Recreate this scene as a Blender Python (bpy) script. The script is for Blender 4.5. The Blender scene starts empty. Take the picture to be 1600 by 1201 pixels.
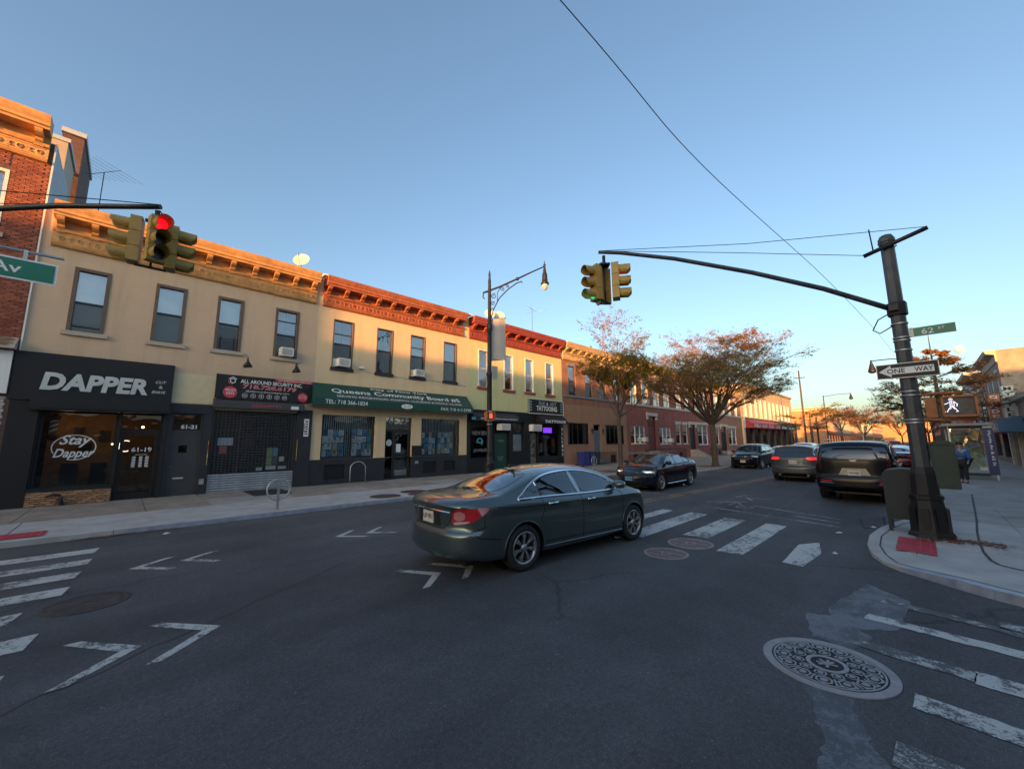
import bpy, bmesh, math, random
from math import sin, cos, pi, radians as R
from mathutils import Vector, Matrix
from mathutils.bvhtree import BVHTree
from mathutils.geometry import delaunay_2d_cdt
random.seed(7)
SC = bpy.context.scene
COL = SC.collection

# ---------------------------------------------------------------- camera
CAM_YAW, CAM_PITCH, CAM_ROLL = R(45.75), R(8.36), R(-0.45)
fw = Vector((cos(CAM_YAW)*cos(CAM_PITCH), sin(CAM_YAW)*cos(CAM_PITCH), sin(CAM_PITCH)))
rt = fw.cross(Vector((0, 0, 1))).normalized()
up = rt.cross(fw)
rt2 = rt*cos(CAM_ROLL) + up*sin(CAM_ROLL)
up2 = up*cos(CAM_ROLL) - rt*sin(CAM_ROLL)
cd = bpy.data.cameras.new('camera'); cam = bpy.data.objects.new('camera', cd); COL.objects.link(cam)
cd.sensor_fit = 'HORIZONTAL'; cd.sensor_width = 36.0; cd.lens = 13.84
cd.clip_start = 0.05; cd.clip_end = 5000
mw = Matrix((rt2, up2, -fw)).transposed().to_4x4(); mw.translation = Vector((0, 0, 1.95))
cam.matrix_world = mw
SC.camera = cam

# ---------------------------------------------------------------- sky, sun, exposure
SUN_EL, SUN_AZ = 3.3, 19.5      # degrees above the horizon; degrees off the street axis (light travels +X,+Y)
W = bpy.data.worlds.new('World'); SC.world = W; W.use_nodes = True
wn = W.node_tree; wn.nodes.clear()
wo = wn.nodes.new('ShaderNodeOutputWorld'); bg = wn.nodes.new('ShaderNodeBackground')
sky = wn.nodes.new('ShaderNodeTexSky'); sky.sky_type = 'NISHITA'; sky.sun_disc = False
sky.sun_elevation = R(SUN_EL+4.0)
sky.sun_rotation = R(-(90+SUN_AZ)); sky.altitude = 10
sky.air_density = 1.0; sky.dust_density = 2.7; sky.ozone_density = 2.0
bg.inputs[1].default_value = 0.15
sg_ = wn.nodes.new('ShaderNodeGamma'); sg_.inputs[1].default_value = .94; wn.links.new(sky.outputs[0], sg_.inputs[0]); wn.links.new(sg_.outputs[0], bg.inputs[0]); wn.links.new(bg.outputs[0], wo.inputs[0])
sl = bpy.data.lights.new('sun', 'SUN'); so = bpy.data.objects.new('sun', sl); COL.objects.link(so)
sl.energy = 4.6; sl.angle = R(0.53); sl.color = (1.0, 0.42, 0.10)
sdir = Vector((cos(R(SUN_AZ))*cos(R(SUN_EL)), sin(R(SUN_AZ))*cos(R(SUN_EL)), -sin(R(SUN_EL))))
so.rotation_euler = sdir.to_track_quat('-Z', 'Y').to_euler()
SC.view_settings.view_transform = 'Standard'; SC.view_settings.look = 'None'
SC.view_settings.exposure = 1.55; SC.view_settings.gamma = 1.0; SC.view_settings.use_curve_mapping = False
SC.render.engine = 'CYCLES'
SC.cycles.max_bounces = 6; SC.cycles.transparent_max_bounces = 12

# ---------------------------------------------------------------- materials
def _new(name):
    m = bpy.data.materials.new(name); m.use_nodes = True
    nt = m.node_tree; b = nt.nodes['Principled BSDF']
    return m, nt, b
def pm(name, col, rough=.6, metal=0., var=.12, scale=4., bump=0., bscale=40., spec=.5, coat=0., emit=None, estr=0., dirt=0.):
    m, nt, b = _new(name)
    b.inputs['Roughness'].default_value = rough; b.inputs['Metallic'].default_value = metal
    b.inputs['Specular IOR Level'].default_value = spec
    if coat: b.inputs['Coat Weight'].default_value = coat; b.inputs['Coat Roughness'].default_value = .03
    tc = nt.nodes.new('ShaderNodeTexCoord')
    c = (col[0], col[1], col[2], 1)
    if var > 0:
        n = nt.nodes.new('ShaderNodeTexNoise'); n.inputs['Scale'].default_value = scale; n.inputs['Detail'].default_value = 6
        nt.links.new(tc.outputs['Object'], n.inputs['Vector'])
        r = nt.nodes.new('ShaderNodeMapRange'); r.inputs[1].default_value = .3; r.inputs[2].default_value = .7
        r.inputs[3].default_value = 1-var; r.inputs[4].default_value = 1+var
        nt.links.new(n.outputs[0], r.inputs[0])
        mx = nt.nodes.new('ShaderNodeVectorMath'); mx.operation = 'SCALE'; mx.inputs[0].default_value = col[:3]
        nt.links.new(r.outputs[0], mx.inputs['Scale'])
        out = mx.outputs[0]
        if dirt > 0:
            n2 = nt.nodes.new('ShaderNodeTexNoise'); n2.inputs['Scale'].default_value = scale*.35; n2.inputs['Detail'].default_value = 8; n2.inputs['Roughness'].default_value = .65
            mp = nt.nodes.new('ShaderNodeMapping'); mp.inputs['Scale'].default_value = (1, 1, .22); nt.links.new(tc.outputs['Object'], mp.inputs['Vector']); nt.links.new(mp.outputs[0], n2.inputs['Vector'])
            r2 = nt.nodes.new('ShaderNodeMapRange'); r2.inputs[1].default_value = .5; r2.inputs[2].default_value = .72; r2.inputs[3].default_value = 0; r2.inputs[4].default_value = dirt
            nt.links.new(n2.outputs[0], r2.inputs[0])
            mm = nt.nodes.new('ShaderNodeMix'); mm.data_type = 'RGBA'; mm.inputs[7].default_value = (col[0]*.45, col[1]*.42, col[2]*.4, 1)
            nt.links.new(r2.outputs[0], mm.inputs[0]); nt.links.new(out, mm.inputs[6]); out = mm.outputs[2]
        nt.links.new(out, b.inputs['Base Color'])
    else: b.inputs['Base Color'].default_value = c
    if bump > 0:
        n = nt.nodes.new('ShaderNodeTexNoise'); n.inputs['Scale'].default_value = bscale; n.inputs['Detail'].default_value = 4
        nt.links.new(tc.outputs['Object'], n.inputs['Vector'])
        bp = nt.nodes.new('ShaderNodeBump'); bp.inputs['Strength'].default_value = bump; bp.inputs['Distance'].default_value = .01
        nt.links.new(n.outputs[0], bp.inputs['Height']); nt.links.new(bp.outputs[0], b.inputs['Normal'])
    if emit: b.inputs['Emission Color'].default_value = (*emit, 1); b.inputs['Emission Strength'].default_value = estr
    return m
def brick_mat(name, c1, c2, mortar, bw=.215, bh=.075, gap=.01, rough=.85, bump=.6, var=.25, streak=.22):
    m, nt, b = _new(name); b.inputs['Roughness'].default_value = rough
    L = nt.links.new; tc = nt.nodes.new('ShaderNodeTexCoord'); sp = nt.nodes.new('ShaderNodeSeparateXYZ'); L(tc.outputs['Object'], sp.inputs[0])
    ad = nt.nodes.new('ShaderNodeMath'); ad.operation = 'ADD'; L(sp.outputs[0], ad.inputs[0]); L(sp.outputs[1], ad.inputs[1])
    cb = nt.nodes.new('ShaderNodeCombineXYZ'); L(ad.outputs[0], cb.inputs[0]); L(sp.outputs[2], cb.inputs[1])
    br = nt.nodes.new('ShaderNodeTexBrick'); L(cb.outputs[0], br.inputs['Vector'])
    br.inputs['Scale'].default_value = 1; br.inputs['Brick Width'].default_value = bw; br.inputs['Row Height'].default_value = bh
    br.inputs['Mortar Size'].default_value = gap*.5; br.inputs['Mortar Smooth'].default_value = .2
    br.inputs['Color1'].default_value = (*c1, 1); br.inputs['Color2'].default_value = (*c2, 1); br.inputs['Mortar'].default_value = (*mortar, 1)
    n = nt.nodes.new('ShaderNodeTexNoise'); n.inputs['Scale'].default_value = 1.3; n.inputs['Detail'].default_value = 8; n.inputs['Roughness'].default_value = .7; L(tc.outputs['Object'], n.inputs['Vector'])
    mr = nt.nodes.new('ShaderNodeMapRange'); mr.inputs[1].default_value = .3; mr.inputs[2].default_value = .7; mr.inputs[3].default_value = 1-var; mr.inputs[4].default_value = 1+var; L(n.outputs[0], mr.inputs[0])
    vm = nt.nodes.new('ShaderNodeVectorMath'); vm.operation = 'SCALE'; L(br.outputs[0], vm.inputs[0]); L(mr.outputs[0], vm.inputs['Scale'])
    mp = nt.nodes.new('ShaderNodeMapping'); mp.inputs['Scale'].default_value = (1.6, 1.6, .16); L(tc.outputs['Object'], mp.inputs['Vector']); ns = nt.nodes.new('ShaderNodeTexNoise'); ns.inputs['Scale'].default_value = 1.5; ns.inputs['Detail'].default_value = 9; ns.inputs['Roughness'].default_value = .7; L(mp.outputs[0], ns.inputs['Vector'])
    m2 = nt.nodes.new('ShaderNodeMapRange'); m2.inputs[1].default_value = .48; m2.inputs[2].default_value = .75; m2.inputs[3].default_value = 1; m2.inputs[4].default_value = 1-streak; L(ns.outputs[0], m2.inputs[0])
    v2 = nt.nodes.new('ShaderNodeVectorMath'); v2.operation = 'SCALE'; L(vm.outputs[0], v2.inputs[0]); L(m2.outputs[0], v2.inputs['Scale']); L(v2.outputs[0], b.inputs['Base Color'])
    bp = nt.nodes.new('ShaderNodeBump'); bp.inputs['Strength'].default_value = bump; bp.inputs['Distance'].default_value = .01; bp.invert = True
    L(br.outputs['Fac'], bp.inputs['Height']); L(bp.outputs[0], b.inputs['Normal'])
    return m
def glass_mat(name, tint=(.93, .97, .98), base=.28, rough=.01, wav=.015, mul=1.6):
    m = bpy.data.materials.new(name); m.use_nodes = True; nt = m.node_tree; nt.nodes.clear(); L = nt.links.new
    o = nt.nodes.new('ShaderNodeOutputMaterial'); mx = nt.nodes.new('ShaderNodeMixShader'); t = nt.nodes.new('ShaderNodeBsdfTransparent'); g = nt.nodes.new('ShaderNodeBsdfGlossy')
    t.inputs[0].default_value = (*tint, 1); g.inputs['Roughness'].default_value = rough; g.inputs[0].default_value = (.95, .97, 1, 1)
    f = nt.nodes.new('ShaderNodeFresnel'); f.inputs[0].default_value = 1.5
    a = nt.nodes.new('ShaderNodeMath'); a.operation = 'MULTIPLY_ADD'; a.inputs[1].default_value = mul; a.inputs[2].default_value = base; a.use_clamp = True
    L(f.outputs[0], a.inputs[0]); L(a.outputs[0], mx.inputs[0]); L(t.outputs[0], mx.inputs[1]); L(g.outputs[0], mx.inputs[2]); L(mx.outputs[0], o.inputs[0])
    if wav:
        tc = nt.nodes.new('ShaderNodeTexCoord'); n = nt.nodes.new('ShaderNodeTexNoise'); n.inputs['Scale'].default_value = 1.6; L(tc.outputs['Object'], n.inputs['Vector'])
        bp = nt.nodes.new('ShaderNodeBump'); bp.inputs['Strength'].default_value = 1; bp.inputs['Distance'].default_value = wav; L(n.outputs[0], bp.inputs['Height']); L(bp.outputs[0], g.inputs['Normal'])
    return m
def worn_paint(name, col, under, amount=.5, scale=9., rough=.7):
    """thermoplastic paint worn through to the asphalt in patches"""
    m, nt, b = _new(name); b.inputs['Roughness'].default_value = rough; L = nt.links.new
    tc = nt.nodes.new('ShaderNodeTexCoord')
    n = nt.nodes.new('ShaderNodeTexNoise'); n.inputs['Scale'].default_value = scale; n.inputs['Detail'].default_value = 10; n.inputs['Roughness'].default_value = .75; L(tc.outputs['Object'], n.inputs['Vector'])
    n2 = nt.nodes.new('ShaderNodeTexNoise'); n2.inputs['Scale'].default_value = 90; n2.inputs['Detail'].default_value = 3; L(tc.outputs['Object'], n2.inputs['Vector'])
    n3 = nt.nodes.new('ShaderNodeTexNoise'); n3.inputs['Scale'].default_value = 1.3; n3.inputs['Detail'].default_value = 3; L(tc.outputs['Object'], n3.inputs['Vector'])
    s = nt.nodes.new('ShaderNodeMath'); s.operation = 'MULTIPLY_ADD'; s.inputs[1].default_value = .35; L(n2.outputs[0], s.inputs[0]); L(n.outputs[0], s.inputs[2])
    s2 = nt.nodes.new('ShaderNodeMath'); s2.operation = 'MULTIPLY_ADD'; s2.inputs[1].default_value = .5; L(n3.outputs[0], s2.inputs[0]); L(s.outputs[0], s2.inputs[2])
    c = .72 + .25*(1-amount)*1.0
    mr = nt.nodes.new('ShaderNodeMapRange'); mr.inputs[1].default_value = c; mr.inputs[2].default_value = c+.1; L(s2.outputs[0], mr.inputs[0])
    mx = nt.nodes.new('ShaderNodeMix'); mx.data_type = 'RGBA'; mx.inputs[6].default_value = (*col, 1); mx.inputs[7].default_value = (*under, 1); L(mr.outputs[0], mx.inputs[0])
    n4 = nt.nodes.new('ShaderNodeMapRange'); n4.inputs[1].default_value = .3; n4.inputs[2].default_value = .7; n4.inputs[3].default_value = .82; n4.inputs[4].default_value = 1.1; L(n.outputs[0], n4.inputs[0])
    vm = nt.nodes.new('ShaderNodeVectorMath'); vm.operation = 'SCALE'; L(mx.outputs[2], vm.inputs[0]); L(n4.outputs[0], vm.inputs['Scale']); L(vm.outputs[0], b.inputs['Base Color'])
    bp = nt.nodes.new('ShaderNodeBump'); bp.inputs['Strength'].default_value = .4; bp.inputs['Distance'].default_value = .004; L(n2.outputs[0], bp.inputs['Height']); L(bp.outputs[0], b.inputs['Normal'])
    return m
def asphalt_mat(name, base=.045, tint=(1, 1.03, 1.08), contrast=1.):
    m, nt, b = _new(name); b.inputs['Roughness'].default_value = .82; b.inputs['Specular IOR Level'].default_value = .35; L = nt.links.new
    tc = nt.nodes.new('ShaderNodeTexCoord')
    def noise(s, d, r=.5):
        n = nt.nodes.new('ShaderNodeTexNoise'); n.inputs['Scale'].default_value = s; n.inputs['Detail'].default_value = d; n.inputs['Roughness'].default_value = r; L(tc.outputs['Object'], n.inputs['Vector']); return n
    def mr(src, a, b_, c, d):
        r = nt.nodes.new('ShaderNodeMapRange'); r.inputs[1].default_value = a; r.inputs[2].default_value = b_; r.inputs[3].default_value = c; r.inputs[4].default_value = d; L(src, r.inputs[0]); return r.outputs[0]
    big = mr(noise(.35, 6, .6).outputs[0], .3, .7, .74, 1.3)
    mid = mr(noise(3.5, 8, .7).outputs[0], .3, .7, .88, 1.12)
    fine = mr(noise(130, 3, .8).outputs[0], .3, .75, .55, 1.55)
    v = nt.nodes.new('ShaderNodeTexVoronoi'); v.inputs['Scale'].default_value = 17; L(tc.outputs['Object'], v.inputs['Vector'])
    chips = mr(v.outputs['Distance'], .04, .13, 2.1, 1.0)
    def mul(a, b_):
        n = nt.nodes.new('ShaderNodeMath'); n.operation = 'MULTIPLY'; L(a, n.inputs[0]); L(b_, n.inputs[1]); return n.outputs[0]
    mpg = nt.nodes.new('ShaderNodeMapping'); mpg.inputs['Scale'].default_value = (.07, .9, 1); L(tc.outputs['Object'], mpg.inputs['Vector']); nw = nt.nodes.new('ShaderNodeTexNoise'); nw.inputs['Scale'].default_value = 1.0; nw.inputs['Detail'].default_value = 5; L(mpg.outputs[0], nw.inputs['Vector']); mid = mul(mid, mr(nw.outputs[0], .35, .65, .84, 1.16))
    grit = mr(noise(24, 4, .85).outputs[0], .32, .72, .72, 1.34); grit2 = mr(noise(60, 2, .6).outputs[0], .55, .75, 1.0, 1.7)
    k = mul(mul(mul(big, mid), mul(fine, chips)), mul(grit, grit2))
    # hairline cracks
    vc = nt.nodes.new('ShaderNodeTexVoronoi'); vc.feature = 'DISTANCE_TO_EDGE'; vc.inputs['Scale'].default_value = .32
    nd = noise(1.2, 6, .7); mxv = nt.nodes.new('ShaderNodeMix'); mxv.data_type = 'RGBA'; mxv.inputs[0].default_value = .35; L(tc.outputs['Object'], mxv.inputs[6]); L(nd.outputs['Color'], mxv.inputs[7]); L(mxv.outputs[2], vc.inputs['Vector'])
    cr = mr(vc.outputs['Distance'], .0, .006, .55, 1.0); cmask = mr(noise(.22, 2).outputs[0], .5, .56, 0, 1)
    cm = nt.nodes.new('ShaderNodeMix'); cm.data_type = 'FLOAT'; cm.inputs[2].default_value = 1.0; L(cmask, cm.inputs[0]); L(cr, cm.inputs[3])
    k = mul(k, cm.outputs[0])
    vm = nt.nodes.new('ShaderNodeVectorMath'); vm.operation = 'SCALE'; vm.inputs[0].default_value = (base*tint[0], base*tint[1], base*tint[2]); L(k, vm.inputs['Scale']); L(vm.outputs[0], b.inputs['Base Color'])
    bp = nt.nodes.new('ShaderNodeBump'); bp.inputs['Strength'].default_value = .6; bp.inputs['Distance'].default_value = .006; L(fine, bp.inputs['Height']); L(bp.outputs[0], b.inputs['Normal'])
    return m

MT = {}
MT['asphalt'] = asphalt_mat('asphalt', .080, (.95, 1.0, 1.06))
MT['asphalt_patch'] = worn_paint('asphalt_scraped', (.150, .165, .18), (.072, .078, .085), .38, 5)
MT['asphalt_far'] = asphalt_mat('asphalt_far', .05)
MT['paint'] = worn_paint('road_paint_white', (.50, .52, .49), (.075, .08, .085), .18)
MT['paint_worn'] = worn_paint('road_paint_worn', (.44, .46, .44), (.07, .075, .08), .58, 7)
MT['paint_faint'] = worn_paint('road_paint_faint', (.36, .37, .36), (.08, .085, .09), .48, 8)
MT['paint_yellow'] = worn_paint('road_paint_yellow', (.50, .25, .07), (.06, .06, .06), .4)
MT['concrete'] = pm('concrete_light', (.40, .40, .385), .85, var=.14, scale=2.2, bump=.35, bscale=60, dirt=.35)
MT['concrete_brown'] = pm('concrete_brown', (.27, .235, .195), .9, var=.2, scale=2.5, bump=.4, bscale=60, dirt=.4)
MT['concrete_grey'] = pm('concrete_grey', (.31, .30, .28), .9, var=.18, scale=2.0, bump=.4, bscale=60, dirt=.4)
MT['joint'] = pm('joint_dirt', (.07, .065, .06), .95, var=.3)
MT['kerb_steel'] = pm('kerb_steel', (.34, .38, .46), .5, .3, var=.2, scale=6)
MT['red_pad'] = pm('tactile_red', (.42, .045, .06), .7, var=.15, scale=5, bump=.3, bscale=90, dirt=.25)
MT['soil'] = pm('soil', (.10, .075, .05), .95, var=.35, scale=9, bump=.8)
MT['tan'] = brick_mat('painted_brick_tan', (.60, .44, .30), (.585, .43, .295), (.55, .40, .275), bump=.30, var=.05, streak=.17)
MT['cream'] = brick_mat('painted_brick_cream', (.70, .54, .33), (.69, .53, .325), (.65, .50, .31), bump=.30, var=.05, streak=.14)
MT['pale_yellow'] = pm('painted_cream_panel', (.60, .52, .33), .85, var=.06, dirt=.15)
MT['yellowgreen'] = brick_mat('painted_brick_yellow_green', (.58, .57, .30), (.57, .56, .295), (.54, .53, .28), bump=.25, var=.05, streak=.18)
MT['ochre'] = pm('cornice_ochre', (.56, .30, .11), .6, var=.22, scale=5, dirt=.5)
MT['redbrown'] = pm('cornice_red_brown', (.36, .115, .05), .6, var=.25, scale=5, dirt=.5)
MT['darkred'] = pm('cornice_dark_red', (.28, .055, .038), .6, var=.15, scale=5, dirt=.2)
MT['sandtrim'] = pm('cornice_sand', (.50, .37, .21), .7, var=.12, scale=5, dirt=.25)
MT['black'] = pm('black_paint', (.006, .0062, .008), .55, var=.2, scale=2, dirt=.1)
MT['charcoal'] = pm('charcoal_paint', (.021, .022, .028), .6, var=.15, scale=2, dirt=.2)
MT['darkgrey'] = pm('dark_grey_paint', (.05, .05, .053), .5, var=.12, scale=2, dirt=.2)
MT['navy'] = pm('navy_paint', (.012, .018, .032), .4, var=.1)
MT['brownframe'] = pm('brown_window_frame', (.12, .085, .062), .6, var=.12)
MT['whiteframe'] = pm('white_window_frame', (.72, .71, .68), .5, var=.06)
MT['blackframe'] = pm('black_window_frame', (.02, .021, .023), .4, var=.1)
MT['white'] = pm('white_print', (.74, .75, .74), .6, var=.03)
MT['offwhite'] = pm('white_weathered_letter', (.52, .56, .55), .6, var=.1, scale=3, dirt=.15)
MT['blind'] = pm('window_blind', (.80, .81, .81), .8, var=.06)
MT['curtain'] = pm('curtain_grey', (.30, .31, .32), .9, var=.2, scale=3)
MT['room'] = pm('dark_room', (.03, .028, .026), .9, var=.3, scale=2)
MT['glass'] = glass_mat('window_glass')
MT['glass_shop'] = glass_mat('shop_glass', (.62, .66, .66), .015, mul=.8)
MT['glass_notice'] = glass_mat('display_glass', (.93, .95, .95), .02, mul=.8)
MT['roof'] = pm('roof_felt', (.09, .09, .095), .9)
MT['brownstone'] = pm('sill_sandstone', (.43, .37, .29), .8, var=.1)
MT['silver'] = pm('galvanised_steel', (.42, .44, .46), .42, .75, var=.15, scale=5)
MT['steel_slat'] = pm('shutter_steel', (.36, .38, .40), .5, .5, var=.15, scale=5)
MT['iron'] = pm('cast_iron_black', (.014, .014, .016), .5, .2, var=.2, scale=8, bump=.3)
MT['pole_paint'] = pm('pole_dark_paint', (.065, .072, .078), .45, .3, var=.25, scale=7, dirt=.4)
MT['pole_green'] = pm('box_dark_green', (.022, .040, .028), .6, 0, var=.15, scale=5, dirt=.3)
MT['mail_green'] = pm('mailbox_olive', (.020, .026, .026), .65, 0, var=.12, scale=4, dirt=.2)
MT['sig_yellow'] = pm('signal_yellow', (.36, .235, .055), .45, .0, var=.12, scale=9, dirt=.3)
MT['sig_orange'] = pm('signal_orange', (.36, .125, .035), .5, .0, var=.12, scale=9, dirt=.2)
MT['sign_green'] = pm('sign_green', (.005, .16, .10), .35, var=.05)
MT['rubber'] = pm('tyre_rubber', (.016, .016, .017), .75, var=.2, scale=12, bump=.3)
MT['alloy'] = pm('alloy_wheel', (.44, .45, .47), .3, .85, var=.05)
MT['alloy_dark'] = pm('alloy_dark', (.10, .10, .105), .35, .8, var=.05)
MT['chrome'] = pm('chrome', (.80, .82, .85), .1, 1., var=0)
MT['car_black_trim'] = pm('car_trim_black', (.012, .012, .013), .5, var=0)
MT['car_glass'] = pm('car_glass_tinted', (.012, .018, .020), .02, 0, var=0, spec=1.0, coat=1.)
MT['seam'] = pm('panel_gap', (.004, .004, .004), .9, var=0)
MT['redlens'] = pm('red_lens', (.40, .012, .015), .15, 0, var=0, spec=.8, coat=1.)
MT['pinklens'] = pm('pink_lens', (.48, .20, .20), .15, 0, var=0, spec=.8, coat=1.)
MT['redlit'] = pm('red_lens_lit', (.5, .01, .01), .2, 0, var=0, emit=(1, .012, .02), estr=.55)
MT['clearlens'] = pm('clear_lens', (.55, .55, .52), .12, .3, var=0, spec=.8, coat=1.)
MT['headlit'] = pm('headlight_lit', (.8, .8, .8), .1, 0, var=0, emit=(1, .86, .66), estr=.75)
MT['plate'] = pm('plate_white', (.62, .60, .50), .5, var=.04)
MT['bark'] = pm('bark', (.075, .058, .045), .9, var=.35, scale=14, bump=1., bscale=30)
MT['twig'] = pm('twig', (.27, .165, .13), .9, var=.2, scale=3)
def leaf_mat(name, a, b_):
    m, nt, bs = _new(name); L = nt.links.new; bs.inputs['Roughness'].default_value = .6
    g = nt.nodes.new('ShaderNodeNewGeometry'); rp = nt.nodes.new('ShaderNodeMix'); rp.data_type = 'RGBA'; rp.inputs[6].default_value = (*a, 1); rp.inputs[7].default_value = (*b_, 1)
    L(g.outputs['Random Per Island'], rp.inputs[0]); L(rp.outputs[2], bs.inputs['Base Color'])
    tr = nt.nodes.new('ShaderNodeBsdfTranslucent'); L(rp.outputs[2], tr.inputs[0]); mx = nt.nodes.new('ShaderNodeMixShader'); mx.inputs[0].default_value = .35
    L(bs.outputs[0], mx.inputs[1]); L(tr.outputs[0], mx.inputs[2]); L(mx.outputs[0], nt.nodes['Material Output'].inputs[0]); return m
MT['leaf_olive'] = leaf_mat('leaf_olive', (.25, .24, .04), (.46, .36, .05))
MT['leaf_sunlit'] = leaf_mat('leaf_sunlit', (.50, .26, .06), (.44, .22, .09))  # low sun on the upper leaves is put into this orange
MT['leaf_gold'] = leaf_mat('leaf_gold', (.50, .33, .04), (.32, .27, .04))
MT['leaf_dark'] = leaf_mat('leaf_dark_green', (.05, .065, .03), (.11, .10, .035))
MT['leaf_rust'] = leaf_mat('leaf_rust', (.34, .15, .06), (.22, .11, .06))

# ---------------------------------------------------------------- mesh helpers
class M:
    def __init__(s): s.v = []; s.f = []; s.mi = []; s.sm = []
    def face(s, pts, mi=0, sm=False):
        b = len(s.v); s.v += [tuple(p) for p in pts]; s.f.append(tuple(range(b, b+len(pts)))); s.mi.append(mi); s.sm.append(sm)
    def add(s, vs, fs, mi=0, sm=False):
        b = len(s.v); s.v += [tuple(p) for p in vs]
        for f in fs: s.f.append(tuple(b+i for i in f)); s.mi.append(mi); s.sm.append(sm)
    def box(s, x0, x1, y0, y1, z0, z1, mi=0, rot=None, c=None):
        vs = [Vector((x, y, z)) for z in (z0, z1) for y in (y0, y1) for x in (x0, x1)]
        if rot is not None:
            c = Vector(c) if c else Vector(((x0+x1)/2, (y0+y1)/2, (z0+z1)/2)); vs = [rot @ (v-c)+c for v in vs]
        s.add(vs, [(0, 2, 3, 1), (4, 5, 7, 6), (0, 1, 5, 4), (2, 6, 7, 3), (0, 4, 6, 2), (1, 3, 7, 5)], mi)
        return s
    def tube(s, pts, r, n=8, mi=0, cap=True, sm=True):
        pts = [Vector(p) for p in pts]; rs = r if isinstance(r, (list, tuple)) else [r]*len(pts)
        vs = []; ref = None
        for i, p in enumerate(pts):
            t = (pts[min(i+1, len(pts)-1)]-pts[max(i-1, 0)])
            if t.length < 1e-9: t = Vector((0, 0, 1))
            t.normalize()
            if ref is None:
                ref = t.cross(Vector((0, 0, 1)) if abs(t.z) < .9 else Vector((1, 0, 0))).normalized()
            else:
                ref = (ref - t*ref.dot(t)); ref = ref.normalized() if ref.length > 1e-6 else t.orthogonal().normalized()
            b = t.cross(ref)
            for k in range(n):
                a = 2*pi*k/n; vs.append(p+(ref*cos(a)+b*sin(a))*rs[i])
        fs = []
        for i in range(len(pts)-1):
            for k in range(n):
                k2 = (k+1) % n; fs.append((i*n+k, i*n+k2, (i+1)*n+k2, (i+1)*n+k))
        s.add(vs, fs, mi, sm)
        if cap:
            b = len(s.v)-len(vs)
            s.f.append(tuple(b+k for k in range(n))[::-1]); s.mi.append(mi); s.sm.append(False)
            s.f.append(tuple(b+(len(pts)-1)*n+k for k in range(n))); s.mi.append(mi); s.sm.append(False)
        return s
    def lathe(s, prof, c=(0, 0, 0), n=16, axis='Z', mi=0, sm=True, phase=0.):
        """prof: list of (r, h)"""
        c = Vector(c); vs = []
        for r, h in prof:
            for k in range(n):
                a = 2*pi*k/n+phase
                if axis == 'Z': q = (r*cos(a), r*sin(a), h)
                elif axis == 'Y': q = (r*cos(a), h, r*sin(a))
                else: q = (h, r*cos(a), r*sin(a))
                vs.append(c+Vector(q))
        fs = []
        for i in range(len(prof)-1):
            for k in range(n):
                k2 = (k+1) % n; fs.append((i*n+k, i*n+k2, (i+1)*n+k2, (i+1)*n+k))
        s.add(vs, fs, mi, sm); return s
    def disc(s, c, r, n=24, axis='Z', mi=0):
        c = Vector(c); pts = []
        for k in range(n):
            a = 2*pi*k/n
            pts.append(c+Vector({'Z': (r*cos(a), r*sin(a), 0), 'Y': (r*cos(a), 0, r*sin(a)), 'X': (0, r*cos(a), r*sin(a))}[axis]))
        s.face(pts, mi); return s
    def extr(s, poly, a0, a1, axis='X', mi=0, sm=False):
        """extrude a closed 2d polygon along an axis: X -> poly (y,z); Y -> (x,z); Z -> (x,y)"""
        n = len(poly)
        def P(p, a): return {'X': (a, p[0], p[1]), 'Y': (p[0], a, p[1]), 'Z': (p[0], p[1], a)}[axis]
        vs = [P(p, a0) for p in poly]+[P(p, a1) for p in poly]
        s.add(vs, [(i, (i+1) % n, n+(i+1) % n, n+i) for i in range(n)], mi, sm)
        s.face(vs[:n][::-1], mi); s.face(vs[n:], mi); return s
    def build(s, name, mats, parent=None, kind=None, label=None, local=False):
        me = bpy.data.meshes.new(name)
        off = Vector((0, 0, 0))
        if parent is not None and not local:
            q = parent
            while q: off += q.location; q = q.parent
        me.from_pydata([(v[0]-off.x, v[1]-off.y, v[2]-off.z) for v in s.v], [], s.f)
        if not isinstance(mats, (list, tuple)): mats = [mats]
        for m in mats: me.materials.append(MT[m] if isinstance(m, str) else m)
        if len(mats) > 1: me.polygons.foreach_set('material_index', s.mi)
        if any(s.sm): me.polygons.foreach_set('use_smooth', s.sm)
        me.update()
        o = bpy.data.objects.new(name, me); COL.objects.link(o)
        if parent is not None: o.parent = parent
        if kind: o['kind'] = kind
        if label: o['label'] = label
        return o
def thing(name, label, cat, loc=(0, 0, 0), rotz=0, group=None):
    o = bpy.data.objects.new(name, None); COL.objects.link(o); o.empty_display_size = .2
    o.location = loc; o.rotation_euler = (0, 0, rotz); o['label'] = label; o['category'] = cat
    if group: o['group'] = group
    return o
def tag(o, label, cat, group=None):
    o['label'] = label; o['category'] = cat
    if group: o['group'] = group
    return o
def copy_tree(o, label=None, loc=None, rotz=None, parent=None):
    c = o.copy(); COL.objects.link(c); c.parent = parent
    if label: c['label'] = label
    if loc is not None: c.location = loc
    if rotz is not None: c.rotation_euler = (0, 0, rotz)
    for ch in o.children: copy_tree(ch, parent=c)
    return c
def place(me_src, name, parent, loc):
    o = bpy.data.objects.new(name, me_src); COL.objects.link(o); o.parent = parent
    off = Vector((0, 0, 0)); q = parent
    while q: off += q.location; q = q.parent
    o.location = Vector(loc)-off; return o

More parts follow.
